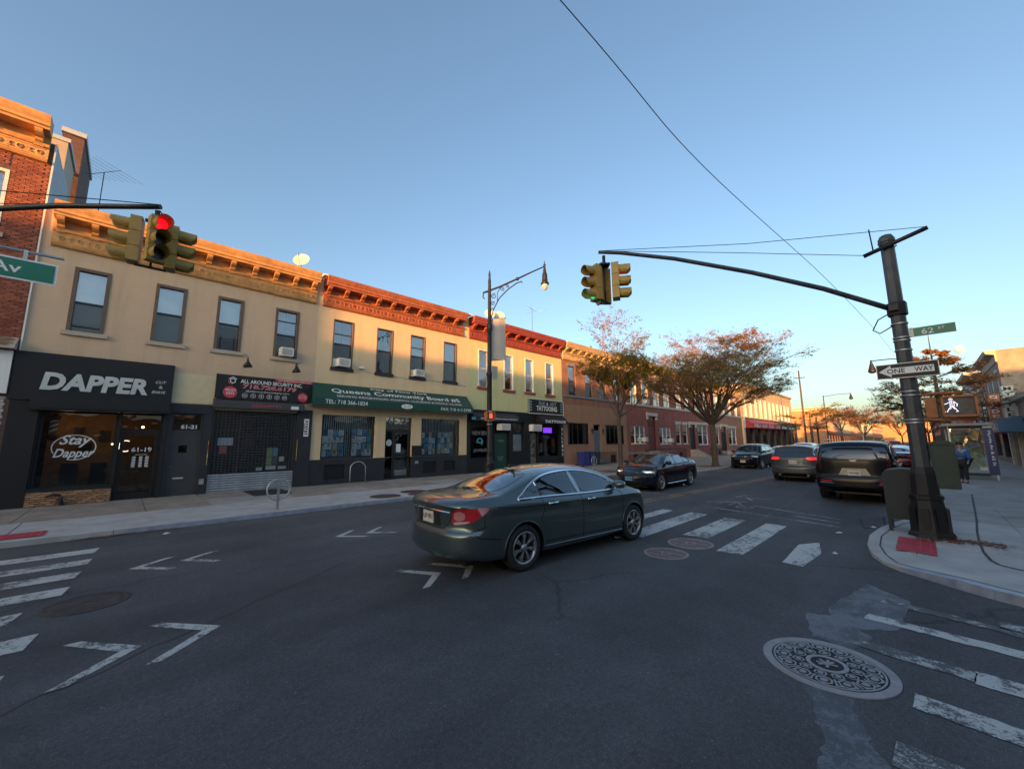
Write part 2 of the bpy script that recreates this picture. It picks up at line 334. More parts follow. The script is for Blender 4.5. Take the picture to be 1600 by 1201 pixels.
# text as flat, slightly raised letter meshes
_tc = {}
def text_geo(s, shear=0., offset=0., sx=1., spacing=1.):
    key = (s, shear, offset, spacing)
    if key not in _tc:
        cu = bpy.data.curves.new('t', 'FONT'); cu.body = s; cu.shear = shear; cu.offset = offset; cu.space_character = spacing; cu.resolution_u = 3
        ob = bpy.data.objects.new('t', cu); COL.objects.link(ob)
        dg = bpy.context.evaluated_depsgraph_get(); me = bpy.data.meshes.new_from_object(ob.evaluated_get(dg))
        vs = [(v.co.x, v.co.y) for v in me.vertices]; fs = [tuple(p.vertices) for p in me.polygons]
        bpy.data.objects.remove(ob); bpy.data.meshes.remove(me); bpy.data.curves.remove(cu)
        _tc[key] = (vs, fs)
    return _tc[key]
def text(m, s, o, u, v, w, h, shear=0., offset=0., thick=.0, spacing=1., mi=0, fit='both'):
    """lettering fitted to a w x h box whose lower-left corner is o, along unit vectors u (reading) and v (up)"""
    vs, fs = text_geo(s, shear, offset, spacing=spacing)
    if not vs: return
    x0 = min(p[0] for p in vs); x1 = max(p[0] for p in vs); y0 = min(p[1] for p in vs); y1 = max(p[1] for p in vs)
    kx = w/(x1-x0); ky = h/(y1-y0)
    if fit == 'h': kx = ky
    o = Vector(o); u = Vector(u); v = Vector(v); n = u.cross(v)
    P = [o+u*((p[0]-x0)*kx)+v*((p[1]-y0)*ky)+n*thick for p in vs]
    m.add(P, fs, mi)
    if thick > 0:
        ed = {}
        for f in fs:
            for i in range(len(f)):
                a, b = f[i], f[(i+1) % len(f)]
                ed[(a, b)] = 1
        q = [p-n*thick for p in P]
        for (a, b) in ed:
            if (b, a) not in ed: m.face([P[a], P[b], q[b], q[a]][::-1], mi)
# ================================================================ SETTING: ground, road, pavements
YF = 19.1            # facade line on the far side
SW = .12             # pavement height
KF = 12.6            # far kerb
def structure(o): o['kind'] = 'structure'; return o
g = M(); g.face([(-900, -900, -.05), (1600, -900, -.05), (1600, 900, -.05), (-900, 900, -.05)])
structure(g.build('ground', 'concrete_grey'))
rd = M(); rd.face([(-150, -150, 0), (420, -150, 0), (420, 30, 0), (-150, 30, 0)])
road = structure(rd.build('road', 'asphalt'))

def piece(name, polys, mat, z, parent=road, label=None, kind=None):
    m = M()
    for p in polys: m.face([(x, y, z) for x, y in p])
    return m.build(name, mat, parent, label=label, kind=kind)
def rough_poly(pts, amp=.05, step=.12, seed=1):
    r = random.Random(seed); out = []
    for i in range(len(pts)):
        a = Vector(pts[i]); b = Vector(pts[(i+1) % len(pts)]); n = max(1, int((b-a).length/step))
        for k in range(n):
            q = a.lerp(b, k/n); out.append((q.x+r.uniform(-amp, amp), q.y+r.uniform(-amp, amp)))
    return out
def bar(p, q, w):
    p = Vector(p); q = Vector(q); d = (q-p).normalized(); n = Vector((-d.y, d.x))*w/2
    return [p+n, p-n, q-n, q+n]
# lighter repair patches round the crosswalk
piece('asphalt_repair', [rough_poly([(7.45, .72), (6.1, .98), (5.55, .80), (5.9, .36), (7.0, .30)], .018, .06, 3)], 'asphalt_patch', .003, label='light grey patch of roadway between crosswalk and corner kerb')
piece('asphalt_repair', [rough_poly([(5.75, 1.15), (5.15, .98), (5.05, .66), (5.5, .55), (5.9, .85)], .018, .06, 4)], 'asphalt_patch', .0035)
piece('asphalt_repair', [rough_poly([(4.2, .9), (3.85, .78), (3.45, .66), (2.9, .62), (2.6, .2), (3.2, .15), (3.6, .42), (4.0, .55), (4.3, .62)], .018, .06, 5)], 'asphalt_patch', .003, label='light grey streak of roadway below the large manhole')
piece('asphalt_repair', [rough_poly([(4.6, -.7), (4.1, -.35), (3.7, -.5), (3.2, -1.2), (4.5, -1.6)], .018, .06, 6)], 'asphalt_patch', .003)
# crosswalk over the main street, right of the green sedan
for i, (x0, x1, ya, yb) in enumerate([(7.75, 9.0, 1.52, 1.80), (7.82, 11.1, 2.36, 2.78), (8.65, 11.2, 3.22, 3.72), (7.8, 11.4, 4.20, 4.66), (7.8, 11.4, 5.12, 5.45), (7.8, 11.4, 6.05, 6.45), (7.8, 11.2, 8.6, 9.0), (7.8, 11.2, 9.7, 10.1), (7.8, 11.2, 10.8, 11.2)]):
    if i == 0: poly = [(7.8, 1.78), (7.75, 1.50), (8.85, 1.42), (9.75, 1.58), (9.3, 1.82)]
    else: poly = [(x0, ya), (x1-.05, ya), (x1, yb), (x0-.05, yb)]
    piece('crosswalk_stripe', [rough_poly(poly, .006, .3, i)], 'paint', .004)
# crosswalk over the main street at the left edge
for i, (x1, yc, w) in enumerate([(-.15, 11.05, .42), (-.21, 10.1, .40), (-.30, 9.22, .40), (-.36, 8.33, .40), (-.68, 7.44, .40), (-.46, 6.48, .42), (-.55, 5.50, .42), (-.6, 4.5, .4), (-.7, 3.5, .4), (-.7, 2.5, .4)]):
    piece('crosswalk_stripe', [rough_poly([(-4.2, yc-w/2), (x1-.06, yc-w/2), (x1, yc+w/2), (-4.2, yc+w/2)], .008, .3, 20+i)], 'paint', .004)
# crosswalk over the side street, lower right
for i, (p, q, w, mt) in enumerate([((6.84, .54), (6.60, -.60), .17, 'paint_worn'), ((6.12, .64), (5.92, -1.9), .19, 'paint'), ((5.30, .66), (5.22, -.1), .20, 'paint_worn'), ((5.22, -.1), (5.1, -1.9), .27, 'paint'),
                                   ((4.46, .26), (4.28, -1.9), .24, 'paint'), ((3.66, .34), (3.45, -1.9), .28, 'paint_worn'), ((2.85, .3), (2.6, -1.9), .28, 'paint'), ((6.82, -.36), (6.7, -1.9), .24, 'paint_worn')]):
    piece('crosswalk_stripe', [rough_poly([tuple(v) for v in bar(p, q, w)], .012, .08, 40+i)], mt, .006)
# bicycle chevrons across the junction
for tip, a, b in [((3.37, 8.86), (3.95, 9.24), (3.95, 8.42)), ((3.98, 8.73), (4.57, 9.12), (4.54, 8.34)), ((.23, 9.02), (.82, 9.42), (.79, 8.56)), ((.85, 9.02), (1.46, 9.36), (1.38, 8.54)),
                  ((.31, 5.56), (-.25, 6.12), (-.28, 5.10)), ((.94, 5.54), (.36, 6.10), (.31, 5.06)), ((3.63, 5.30), (3.15, 5.88), (3.07, 4.92)), ((4.2, 5.22), (3.70, 5.80), (3.68, 4.85))]:
    t = Vector(tip); polys = []
    sgn = 1 if a[0] < tip[0] else -1
    c = t-Vector((.16*sgn, 0)); w = .125*sgn
    A = Vector(a); B = Vector(b)
    polys = [[t, c, A, A+Vector((w, 0))], [t, B+Vector((w, 0)), B, c]]
    piece('chevron', [[tuple(v) for v in p] for p in polys], 'paint', .004)
# double yellow centre line
def strip(pts, w, off):
    out = []
    for i in range(len(pts)-1):
        p = Vector(pts[i]); q = Vector(pts[i+1]); d = (q-p).normalized(); n = Vector((-d.y, d.x))
        out.append([p+n*(off-w/2), q+n*(off-w/2), q+n*(off+w/2), p+n*(off+w/2)])
    return out
CL = [(11.7, 6.62), (24, 5.8), (45, 5.5), (90, 5.5), (300, 5.5)]
for off in (-.13, .13): piece('centre_line', strip(CL, .11, off), 'paint_yellow', .004)
CL2 = [(-4.6, 6.6), (-40, 6.6)]
for off in (-.13, .13): piece('centre_line', strip(CL2, .11, off), 'paint_yellow', .004)
piece('stop_line', [bar((14.6, 6.75), (14.5, 11.9), .32)], 'paint_worn', .004)
# bike box and faded bicycle
for p, q in [((12.75, 4.85), (11.75, 1.5)), ((13.8, 3.75), (12.85, 1.6)), ((12.3, 1.55), (12.7, 2.5)), ((15.36, 4.69), (16.15, 4.62)), ((16.15, 4.62), (16.35, 4.12)), ((14.9, 4.05), (15.5, 4.4)), ((15.5, 4.4), (15.6, 3.7))]:
    piece('bike_box_line', [bar(p, q, .09)], 'paint_faint', .004)
def ringpoly(c, r0, r1, n=24):
    return [[(c[0]+r0*cos(2*pi*k/n), c[1]+r0*sin(2*pi*k/n)), (c[0]+r1*cos(2*pi*k/n), c[1]+r1*sin(2*pi*k/n)), (c[0]+r1*cos(2*pi*(k+1)/n), c[1]+r1*sin(2*pi*(k+1)/n)), (c[0]+r0*cos(2*pi*(k+1)/n), c[1]+r0*sin(2*pi*(k+1)/n))] for k in range(n)]
bk = ringpoly((13.8, 4.85), .16, .25)+ringpoly((13.3, 3.85), .16, .25)+[bar((13.8, 4.85), (14.2, 4.3), .07), bar((14.2, 4.3), (13.3, 3.85), .07), bar((14.2, 4.3), (13.5, 4.35), .07), bar((14.1, 4.7), (14.45, 4.1), .10)]
piece('bicycle_symbol', bk, 'paint_faint', .0045)
for k, (x, y) in enumerate([(30, 9.2), (52, 8.8)]): piece('arrow_marking', [bar((x, y), (x+2.2, y), .14), bar((x, y), (x+.8, y+.5), .14), bar((x, y), (x+.8, y-.5), .14)], 'paint_worn', .004)

# ---- far pavement: base slab, kerb stones, paving flags that can be told apart
def pavement(name, poly, z=SW):
    m = M(); m.extr(poly, -.04, z-.03, 'Z'); o = m.build(name, 'joint'); return structure(o)
KX = 10.0           # kerb line beyond the kerb extension
fp = pavement('pavement', [(-60, KF+.16), (22, KF+.16), (25.9, KX+.16), (330, KX+.16), (330, YF+.4), (-60, YF+.4)])
def slab(m, x0, x1, y0, y1, z0, z1, g=.008, bev=.006):
    x0 += g; x1 -= g; y0 += g; y1 -= g
    vs = [(x0, y0, z0), (x1, y0, z0), (x1, y1, z0), (x0, y1, z0), (x0, y0, z1-bev), (x1, y0, z1-bev), (x1, y1, z1-bev), (x0, y1, z1-bev),
          (x0+bev, y0+bev, z1), (x1-bev, y0+bev, z1), (x1-bev, y1-bev, z1), (x0+bev, y1-bev, z1)]
    m.add(vs, [(0, 1, 5, 4), (1, 2, 6, 5), (2, 3, 7, 6), (3, 0, 4, 7), (4, 5, 9, 8), (5, 6, 10, 9), (6, 7, 11, 10), (7, 4, 8, 11), (8, 9, 10, 11)])
rr = random.Random(5)
x = -13.6
while x < 58:                           # front strip, pale new concrete
    w = rr.choice((3.0, 3.6, 4.2)); m = M(); slab(m, x, x+w, KF+.16, 15.4, SW-.05, SW+rr.uniform(-.004, .004)); m.build('paving_flag', 'concrete' if x < 18 else 'concrete_brown', fp)
    x += w
x = 26.
while x < 58:                           # kerb extension
    w = rr.choice((2.0, 2.6)); m = M(); slab(m, x, x+w, KX+.16, KF+.16, SW-.05, SW+rr.uniform(-.004, .004)); m.build('paving_flag', 'concrete_brown', fp); x += w
m = M(); m.extr([(22.1, KF+.155), (25.99, KX+.2), (25.99, KF+.155)], SW-.05, SW, 'Z'); m.build('paving_flag', 'concrete_brown', fp)
for i in range(2):
    a, b = Vector((22, KF)).lerp(Vector((26, KX)), i/2), Vector((22, KF)).lerp(Vector((26, KX)), (i+1)/2); m = M(); m.extr([tuple(a.lerp(b, .005)), tuple(b.lerp(a, .005)), (b.x+.08, b.y+.15), (a.x+.08, a.y+.15)], -.04, SW, 'Z'); m.build('kerb_stone', 'concrete', fp)
x = -12.
while x < 58:                           # back strip, older brown flags
    w = rr.choice((1.5, 1.6, 2.4))
    for (a, b) in ((15.4, 17.2), (17.2, YF+.3)):
        m = M(); slab(m, x, x+w, a, b, SW-.05, SW+rr.uniform(-.006, .006)); m.build('paving_flag', 'concrete_brown' if rr.random() < .8 else 'concrete_grey', fp)
    x += w
m = M(); m.box(58, 330, KX+.16, YF+.3, SW-.05, SW); m.build('paving_sheet', 'concrete_grey', fp)
m = M(); m.box(-60, -13.6, KF+.16, YF+.3, SW-.05, SW); m.build('paving_sheet', 'concrete_grey', fp)
kb = M(); slab(kb, 0, 2.0, KF, KF+.16, -.04, SW, .005, .012); kb0 = kb.build('kerb_stone', 'concrete', fp)
for i in range(-7, 36):
    if i == 0: kb0.location = (0, 0, 0); continue
    if i in (11, 12): continue
    o = bpy.data.objects.new('kerb_stone', kb0.data); COL.objects.link(o); o.parent = fp; o.location = (i*2.0, (KX-KF) if i >= 13 else 0, 0)
m = M(); m.box(72, 330, KX, KX+.16, -.04, SW); m.build('kerb_run', 'concrete', fp)
m = M(); m.box(-60, -14, KF, KF+.16, -.04, SW); m.build('kerb_run', 'concrete', fp)
m = M(); m.box(.2, 7.2, KF-.012, KF+.004, 0, SW-.01); m.build('kerb_facing', 'kerb_steel', fp)
def pad(x0, x1, y0, y1, z, parent, skew=0.):
    m = M(); m.face([(x0, y0, z), (x1, y0, z), (x1+skew, y1, z), (x0+skew, y1, z)]); p = m.build('tactile_pad', 'red_pad', parent)
    d = M(); n = int((x1-x0)/.1); k = int((y1-y0)/.1)
    for i in range(n):
        for j in range(k):
            cx = x0+(i+.5)*(x1-x0)/n+skew*(j+.5)/k; cy = y0+(j+.5)*(y1-y0)/k
            d.lathe([(.022, z), (.016, z+.006), (0.001, z+.007)], (cx, cy, 0), 6)
    o = d.build('raised_domes', 'red_pad', p); o['kind'] = 'stuff'
pad(-3.4, -1.03, 12.85, 13.55, SW+.008, fp)
# steel covers, cellar hatch and leaf litter on the far pavement
def cover(x, y, r, z, name='steel_cover', mat='iron', parent=fp):
    m = M(); m.lathe([(r, z), (r, z+.006), (r*.9, z+.007), (r*.88, z+.004), (.001, z+.005)], (x, y, 0), 28); return m.build(name, mat, parent)
MT['rust'] = pm('rusty_iron', (.075, .045, .040), .8, .1, var=.3, scale=7, bump=.5)
cover(6.72, 13.3, .52, SW+.004, mat='rust'); cover(8.1, 13.75, .5, SW+.004, mat='rust'); cover(7.75, 12.98, .3, SW+.004, mat='rust')
m = M(); m.box(3.5, 4.75, 16.9, 18.9, SW, SW+.02); m.box(3.52, 4.73, 17.88, 17.91, SW+.02, SW+.03)
m.build('cellar_hatch', 'charcoal', fp)

# ---- near corner pavement (far side of the side street)
cor = [(13.6, .34), (12.5, .62), (11.6, .80), (10.58, .90), (9.75, .88), (9.17, .78), (8.74, .62), (8.46, .42), (8.25, .16), (8.03, -.10), (7.80, -.42), (7.58, -.85), (7.42, -1.4), (7.32, -2.2), (7.3, -4.2)]
def offset_line(pts, d):
    out = []
    for i, p in enumerate(pts):
        a = Vector(pts[max(i-1, 0)]); b = Vector(pts[min(i+1, len(pts)-1)]); t = (b-a).normalized(); n = Vector((-t.y, t.x)); q = Vector(p)+n*d; out.append((q.x, q.y))
    return out
inn = offset_line(cor, .17); inn2 = offset_line(cor, .50)
npav = pavement('pavement', [(330, .34+.5)]+inn2+[(7.5, -60), (60, -60), (60, -4.6), (330, -4.6)], SW)
def zc(i):      # dropped kerb at the corner
    return SW-.075*max(0, 1-abs(i-6)/3.2)
for i in range(len(cor)-1):
    a, b, c, d = cor[i], cor[i+1], inn[i+1], inn[i]; m = M(); za, zb_ = zc(i), zc(i+1); e = .004
    P = [Vector((*a, 0)), Vector((*b, 0)), Vector((*c, 0)), Vector((*d, 0))]; ce = sum(P, Vector())/4
    P = [ce+(p-ce)*.993 for p in P]
    z1 = [za, zb_, zb_, za]
    vs = [(p.x, p.y, -.03) for p in P]+[(p.x, p.y, z1[k]) for k, p in enumerate(P)]
    m.add(vs, [(0, 3, 2, 1), (4, 5, 6, 7), (0, 1, 5, 4), (1, 2, 6, 5), (2, 3, 7, 6), (3, 0, 4, 7)])
    m.build('kerb_stone', 'kerb_steel' if 7 <= i <= 11 else 'concrete', npav)
for i in range(len(cor)-1):             # pale apron behind the kerb
    a, b, c, d = inn[i], inn[i+1], inn2[i+1], inn2[i]; m = M()
    m.face([(a[0], a[1], zc(i)-.001), (b[0], b[1], zc(i+1)-.001), (c[0], c[1], SW), (d[0], d[1], SW)][::-1]); m.face([(c[0], c[1], SW), (d[0], d[1], SW), (d[0], d[1], -.03), (c[0], c[1], -.03)])
    m.build('kerb_apron', 'concrete', npav)
for i in range(1, 40):
    o = bpy.data.objects.new('kerb_stone', kb0.data); COL.objects.link(o); o.parent = npav; o.location = (13.6+2*(i-1), .34-KF, 0)
m = M(); m.box(91.6, 330, .34, .5, -.04, SW); m.build('kerb_run', 'concrete', npav)
m = M(); m.face([(*p, SW-.010) for p in ([(60, .42)]+offset_line(cor, .49)+[(7.82, -20), (60, -20)])][::-1]); m.face([(*p, SW-.0102) for p in ([(60, .42)]+offset_line(cor, .49)+[(7.82, -20), (60, -20)])]); m.build('paving_bed', 'concrete_grey', npav)
# flags of the near pavement: clipped against the kerb line
def clip_flag(x0, x1, y0, y1, mat, dz=0.):
    """flag cut back where it would overlap the curved kerb apron"""
    m = M(); g_ = .007
    poly = [(x0+g_, y0+g_), (x1-g_, y0+g_), (x1-g_, y1-g_), (x0+g_, y1-g_)]
    lim = [Vector(p) for p in inn2]
    def inside(q):
        q = Vector(q); best = 1e9; s = 1
        for i in range(len(lim)-1):
            a, b = lim[i], lim[i+1]; ab = b-a; t = max(0, min(1, (q-a).dot(ab)/ab.length_squared)); p = a+ab*t; dd = (q-p).length
            if dd < best: best = dd; n = Vector((-ab.y, ab.x)).normalized(); s = (q-p).dot(n)
        return s
    dense = []
    for i in range(4):
        a = Vector(poly[i]); b = Vector(poly[(i+1) % 4]); k = max(2, int((b-a).length/.12))
        dense += [a.lerp(b, j/k) for j in range(k)]
    sv = [inside(q) for q in dense]
    if max(sv) <= .02: return
    if min(sv) < 0:
        out = []
        c = sum([q for q, s in zip(dense, sv) if s > 0], Vector((0, 0)))/max(1, sum(1 for s in sv if s > 0))
        for q, s in zip(dense, sv):
            if s >= .006: out.append(q)
            else:
                lo, hi = q, c
                for _ in range(18):
                    mid = (lo+hi)/2
                    if inside(mid) > .006: hi = mid
                    else: lo = mid
                out.append(hi)
        dense = out
    else: dense = [Vector(p) for p in poly]
    z1 = SW+dz
    n = len(dense); vs = [(q.x, q.y, -.03) for q in dense]+[(q.x, q.y, z1) for q in dense]
    m.add(vs, [(i, (i+1) % n, n+(i+1) % n, n+i) for i in range(n)]); m.face(vs[n:])
    m.build('paving_flag', mat, npav)
rr = random.Random(11)
xs = [7.0, 8.6, 10.2, 11.9, 13.6, 15.4, 17.2, 19.2, 21.2, 23.4, 25.6, 28, 30.5, 33, 36, 39, 42, 46, 50]
ys = [.9, .25, -1.15, -2.6, -3.6, -4.75]
for i in range(len(xs)-1):
    for j in range(len(ys)-1):
        mt = ('concrete' if j < 2 and xs[i] < 13 else rr.choice(('concrete_grey', 'concrete_grey', 'concrete')) if j < 3 else 'concrete_brown' if rr.random() < .5 else 'concrete_grey')
        clip_flag(xs[i], xs[i+1], ys[j+1], ys[j], mt, rr.uniform(-.004, .004))
m = M(); m.box(50, 330, -4.75, .5, -.03, SW); m.build('paving_sheet', 'concrete_grey', npav)
m = M(); m.box(7.45, 50, -60, -4.76, -.03, SW-.002); m.build('paving_sheet', 'concrete_grey', npav)
m = M()
for i in range(len(inn)-1):
    a, b = inn[i], inn[i+1]; q = bar(a, b, .022); m.face([(q[0].x, q[0].y, zc(i)+.003), (q[1].x, q[1].y, zc(i)+.003), (q[2].x, q[2].y, zc(i+1)+.003), (q[3].x, q[3].y, zc(i+1)+.003)])
m.build('kerb_joint', 'joint', npav)
# curved scored joint
jp = [(20.4, -.98), (14, -.68), (12.36, -.58), (11.2, -.53), (10.23, -.51), (9.6, -.54), (9.34, -.60), (9.2, -.76), (9.12, -1.0)]
m = M()
for i in range(len(jp)-1): m.face([(*v, SW+.0065) for v in bar(jp[i], jp[i+1], .035)][::-1])
m.build('scored_joint', 'joint', npav)
pad(9.35, 10.62, .02, .50, SW+.008, npav, .12)
# storm drain grate in the gutter and small white square
m = M(); m.face([(11.9, 1.1, .004), (12.5, .76, .004), (14.0, .86, .004), (13.3, 1.28, .004)]); dr = m.build('drain_pit', 'seam', road); MT['grate_iron'] = pm('grate_iron', (.11, .10, .095), .6, .3, var=.3, scale=9)
for k in range(9):
    t = k/8; a = Vector((12.54, .79)).lerp(Vector((13.9, .89)), t); b = Vector((12.0, 1.10)).lerp(Vector((13.25, 1.25)), t)
    m = M(); m.face([(*v, .010) for v in bar(a, b, .06)]); m.build('grate_bar', 'grate_iron', dr)
# near pavement on the camera's side of the side street
wp = pavement('pavement', [(-60, -.9), (-6.5, -.9), (-5.2, -1.6), (-4.6, -3), (-4.5, -60), (-60, -60)], SW)
m = M(); m.extr([(-60, -.75), (-6.5, -.75), (-5.0, -1.5), (-4.35, -3), (-4.35, -60), (-60, -60)], -.04, SW, 'Z'); m.build('paving_sheet', 'concrete_grey', wp)

# ================================================================ manholes in the road (things)
MT['mh_ring'] = pm('manhole_ring', (.27, .265, .265), .6, .25, var=.15, scale=9, bump=.3)
MT['mh_relief'] = pm('manhole_relief', (.25, .25, .255), .5, .35, var=.15, scale=12, bump=.3)
MT['mh_dark'] = pm('manhole_recess', (.018, .02, .024), .8, .1, var=.2, scale=14)
MT['mh_brown'] = pm('manhole_brown', (.15, .115, .11), .7, .15, var=.2, scale=9, bump=.4)
MT['mh_tan'] = pm('manhole_tan', (.30, .235, .21), .7, .15, var=.15, scale=9)
def ring(m, c, r0, r1, z, n=48, zi=None):
    m.lathe([(r1, 0), (r1, z), (r0, z if zi is None else zi), (r0, 0)], (c[0], c[1], 0), n, sm=False)
def hexring(m, c, r, w, z, rot):
    P = [(r*cos(rot+k*pi/3), r*sin(rot+k*pi/3)) for k in range(6)]; Q = [((r-w)*cos(rot+k*pi/3), (r-w)*sin(rot+k*pi/3)) for k in range(6)]
    for k in range(6):
        a, b, d, e = P[k], P[(k+1) % 6], Q[(k+1) % 6], Q[k]
        m.face([(c[0]+a[0], c[1]+a[1], z), (c[0]+b[0], c[1]+b[1], z), (c[0]+d[0], c[1]+d[1], z), (c[0]+e[0], c[1]+e[1], z)])
        m.face([(c[0]+e[0], c[1]+e[1], z), (c[0]+d[0], c[1]+d[1], z), (c[0]+d[0], c[1]+d[1], z-.006), (c[0]+e[0], c[1]+e[1], z-.006)])
cx, cy = 4.60, .79
mh = thing('manhole_cover', 'large round manhole cover with pale rim and hexagon pattern beside the lower right crosswalk', 'manhole', (cx, cy, 0))
m = M(); ring(m, (cx, cy), .405, .475, .010); m.build('rim', 'mh_ring', mh)
m = M(); m.lathe([(.402, 0), (.402, .006), (.001, .006)], (cx, cy, 0), 48, sm=False); m.build('cover_plate', 'mh_dark', mh)
m = M(); ring(m, (cx, cy), .378, .392, .013); ring(m, (cx, cy), .118, .150, .013); m.build('cover_ring', 'mh_relief', mh)
m = M()
for (rad, n, r) in ((.205, 11, .050), (.312, 13, .066)):
    for k in range(n):
        a = 2*pi*k/n+rad; c = (cx+rad*cos(a), cy+rad*sin(a))
        hexring(m, c, r, r*.24, .0125, a); hexring(m, c, r*.45, r*.45, .0125, a)
for k in range(13):
    a = 2*pi*(k+.5)/13+.312; p = Vector((cx+.262*cos(a), cy+.262*sin(a))); q = Vector((cx+.368*cos(a), cy+.368*sin(a))); m.face([(*v, .0122) for v in bar(p, q, .014)][::-1])
for k in range(22):
    a = 2*pi*k/22; b = a+2*pi/22*.55; m.face([(cx+.368*cos(a), cy+.368*sin(a), .0128), (cx+.368*cos(b), cy+.368*sin(b), .0128), (cx+.352*cos(b), cy+.352*sin(b), .0128), (cx+.352*cos(a), cy+.352*sin(a), .0128)][::-1])
m.build('hexagon_relief', 'mh_relief', mh)
m = M()
for k in range(7):
    a = k*2.4; q = (cx+.075*cos(a), cy+.075*sin(a)); m.face([(*v, .0125) for v in bar((cx+.02*cos(a), cy+.02*sin(a)), q, .022)][::-1])
m.lathe([(.03, .006), (.03, .0135), (.001, .0135)], (cx, cy, 0), 8); m.build('centre_boss', 'mh_relief', mh)
def manhole(cx, cy, r, label, a='mh_brown', b='mh_tan'):
    t = thing('manhole_cover', label, 'manhole', (cx, cy, 0))
    m = M(); m.lathe([(r*.97, 0), (r*.97, .005), (.001, .005)], (cx, cy, 0), 40, sm=False); m.build('cover_plate', a, t)
    m = M(); ring(m, (cx, cy), r*.90, r, .008)
    for k in range(6):
        x0 = -.75+k*.3; h = math.sqrt(max(0, .81-x0*x0)); w = [(cx+r*x0+r*.05*sin(j*1.9+k), cy+r*h*(j/6-1)) for j in range(13)]
        if k in (1, 3, 5) :
            for j in range(12): m.face([(*v, .0075) for v in bar(w[j], w[j+1], .03*r/.35)][::-1])
    ring(m, (cx, cy), r*.16, r*.23, .0078); m.build('raised_pattern', b, t); return t
manhole(7.0, 3.34, .37, 'brown manhole cover in the road just right of the green sedan, nearer of the pair')
manhole(7.98, 3.31, .41, 'brown manhole cover overlapping a crosswalk stripe, farther of the pair')
MT['mh_old'] = pm('manhole_old_dark', (.062, .052, .047), .8, .1, var=.35, scale=6, bump=.6); manhole(-.15, 7.5, .40, 'dark worn manhole cover near the chevrons at the left of the road', 'mh_old', 'mh_old')
# litter
MT['paper'] = pm('litter_white', (.62, .62, .60), .8, var=.1)
for (x, y, s, nm, lb) in [(1.47, .95, .06, 'asphalt_chip', 'pale scuffed chip of stone on the asphalt at the bottom of the picture'), (11.0, 1.42, .12, 'crushed_cup', 'crushed white cup lying in the road by the last crosswalk stripe'), (12.2, .95, .10, 'crumpled_paper', 'crumpled white paper beside the storm drain'),
                      (.85, 11.9, .10, 'crumpled_paper', 'white paper scrap by the far left gutter'), (9.0, 1.25, .07, 'crumpled_paper', 'small white paper scrap beside the cut-off crosswalk stripe')]:
    m = M(); rr = random.Random(int(x*100)); n = 9
    P = [(x+s*rr.uniform(.5, 1)*cos(2*pi*k/n), y+s*.7*rr.uniform(.5, 1)*sin(2*pi*k/n), .006+rr.uniform(0, .01)) for k in range(n)]
    for k in range(n): m.face([P[k], P[(k+1) % n], (x, y, .03+rr.uniform(0, .02))])
    tag(m.build(nm, 'paper'), lb, 'litter')
def litter(name, pts, n, mat, seed, s=.022, zb=.01):
    rr = random.Random(seed); m = M()
    for i in range(n):
        k = rr.random()*(len(pts)-1); j = int(k); a = Vector(pts[j]).lerp(Vector(pts[j+1]), k-j); x = a.x+rr.gauss(0, a.z if len(a) > 2 else .1); y = a.y+rr.gauss(0, .05); q = rr.uniform(0, 6.3); l = s*rr.uniform(.6, 1.5); h = rr.uniform(0, .02)
        u = Vector((cos(q), sin(q), rr.uniform(-.3, .3)))*l; v = Vector((-sin(q), cos(q), rr.uniform(-.3, .3)))*l*.6; p = Vector((x, y, zb+h)); m.face([p-u, p-v, p+u, p+v])
    o = m.build(name, mat); o['kind'] = 'stuff'; tag(o, label, 'litter'); return o
label = 'dry brown leaves lying in the gutter at the far left kerb'; litter('fallen_leaves', [(-.6, 12.5, .12), (.9, 12.5, .12)], 260, 'leaf_rust', 3)
label = 'dry leaves and grass gathered round the base of the near signal pole'; litter('fallen_leaves', [(10.75, .2, .10), (10.85, -.15, .12), (11.0, -.45, .1), (10.9, -.8, .12)], 420, 'leaf_rust', 4, .03, SW+.01)
label = 'dry leaves scattered along the gutter beyond the first street tree'; litter('fallen_leaves', [(17, 12.4, .6), (21, 12.4, .6)], 500, 'leaf_rust', 8, .03)

# tar seams, oil stains and grit on the carriageway
MT['tar'] = pm('tar_seal', (.028, .029, .031), .5, var=.2, scale=9); MT['asphalt_oil'] = asphalt_mat('asphalt_oily', .060, (.95, 1, 1.05))
rr = random.Random(31)
for (p, q, w) in (((-1.5, 4.3), (3.0, 7.0), .016), ((3.0, 7.0), (14, 7.9), .018), ((11.5, 3.0), (24, 3.4), .02)):
    P = [Vector(p).lerp(Vector(q), i/26)+Vector((rr.uniform(-.05, .05), rr.uniform(-.05, .05))) for i in range(27)]
    piece('tar_seam', [bar(P[i], P[i+1], w*rr.uniform(.6, 1.5)) for i in range(26)], 'tar', .0022)
for (x, y, a, b) in ((9.0, 7.4, .8, .35), (12.6, 4.0, 1.0, .3), (15.0, 8.3, 1.3, .4)):
    piece('oil_stain', [rough_poly([(x+a*cos(k*pi/8)*rr.uniform(.7, 1.1), y+b*sin(k*pi/8)*rr.uniform(.7, 1.1)) for k in range(16)], .02, .1, 5)], 'asphalt_oil', .0018)
m = M()
for i in range(900):
    x = rr.uniform(-3, 14); y = rr.uniform(.3, 12.4) if rr.random() < .8 else rr.choice((rr.uniform(.9, 1.5), rr.uniform(11.9, 12.5))); s_ = rr.uniform(.004, .012); t_ = rr.uniform(0, 6.3)
    if x > 7.0 and y < 1.1: continue
    m.face([(x+s_*cos(t_+k*2.1), y+s_*sin(t_+k*2.1), .004+.004*(k == 1)) for k in range(3)])
o = m.build('grit', 'mh_relief', road); o['kind'] = 'stuff'
m = M()
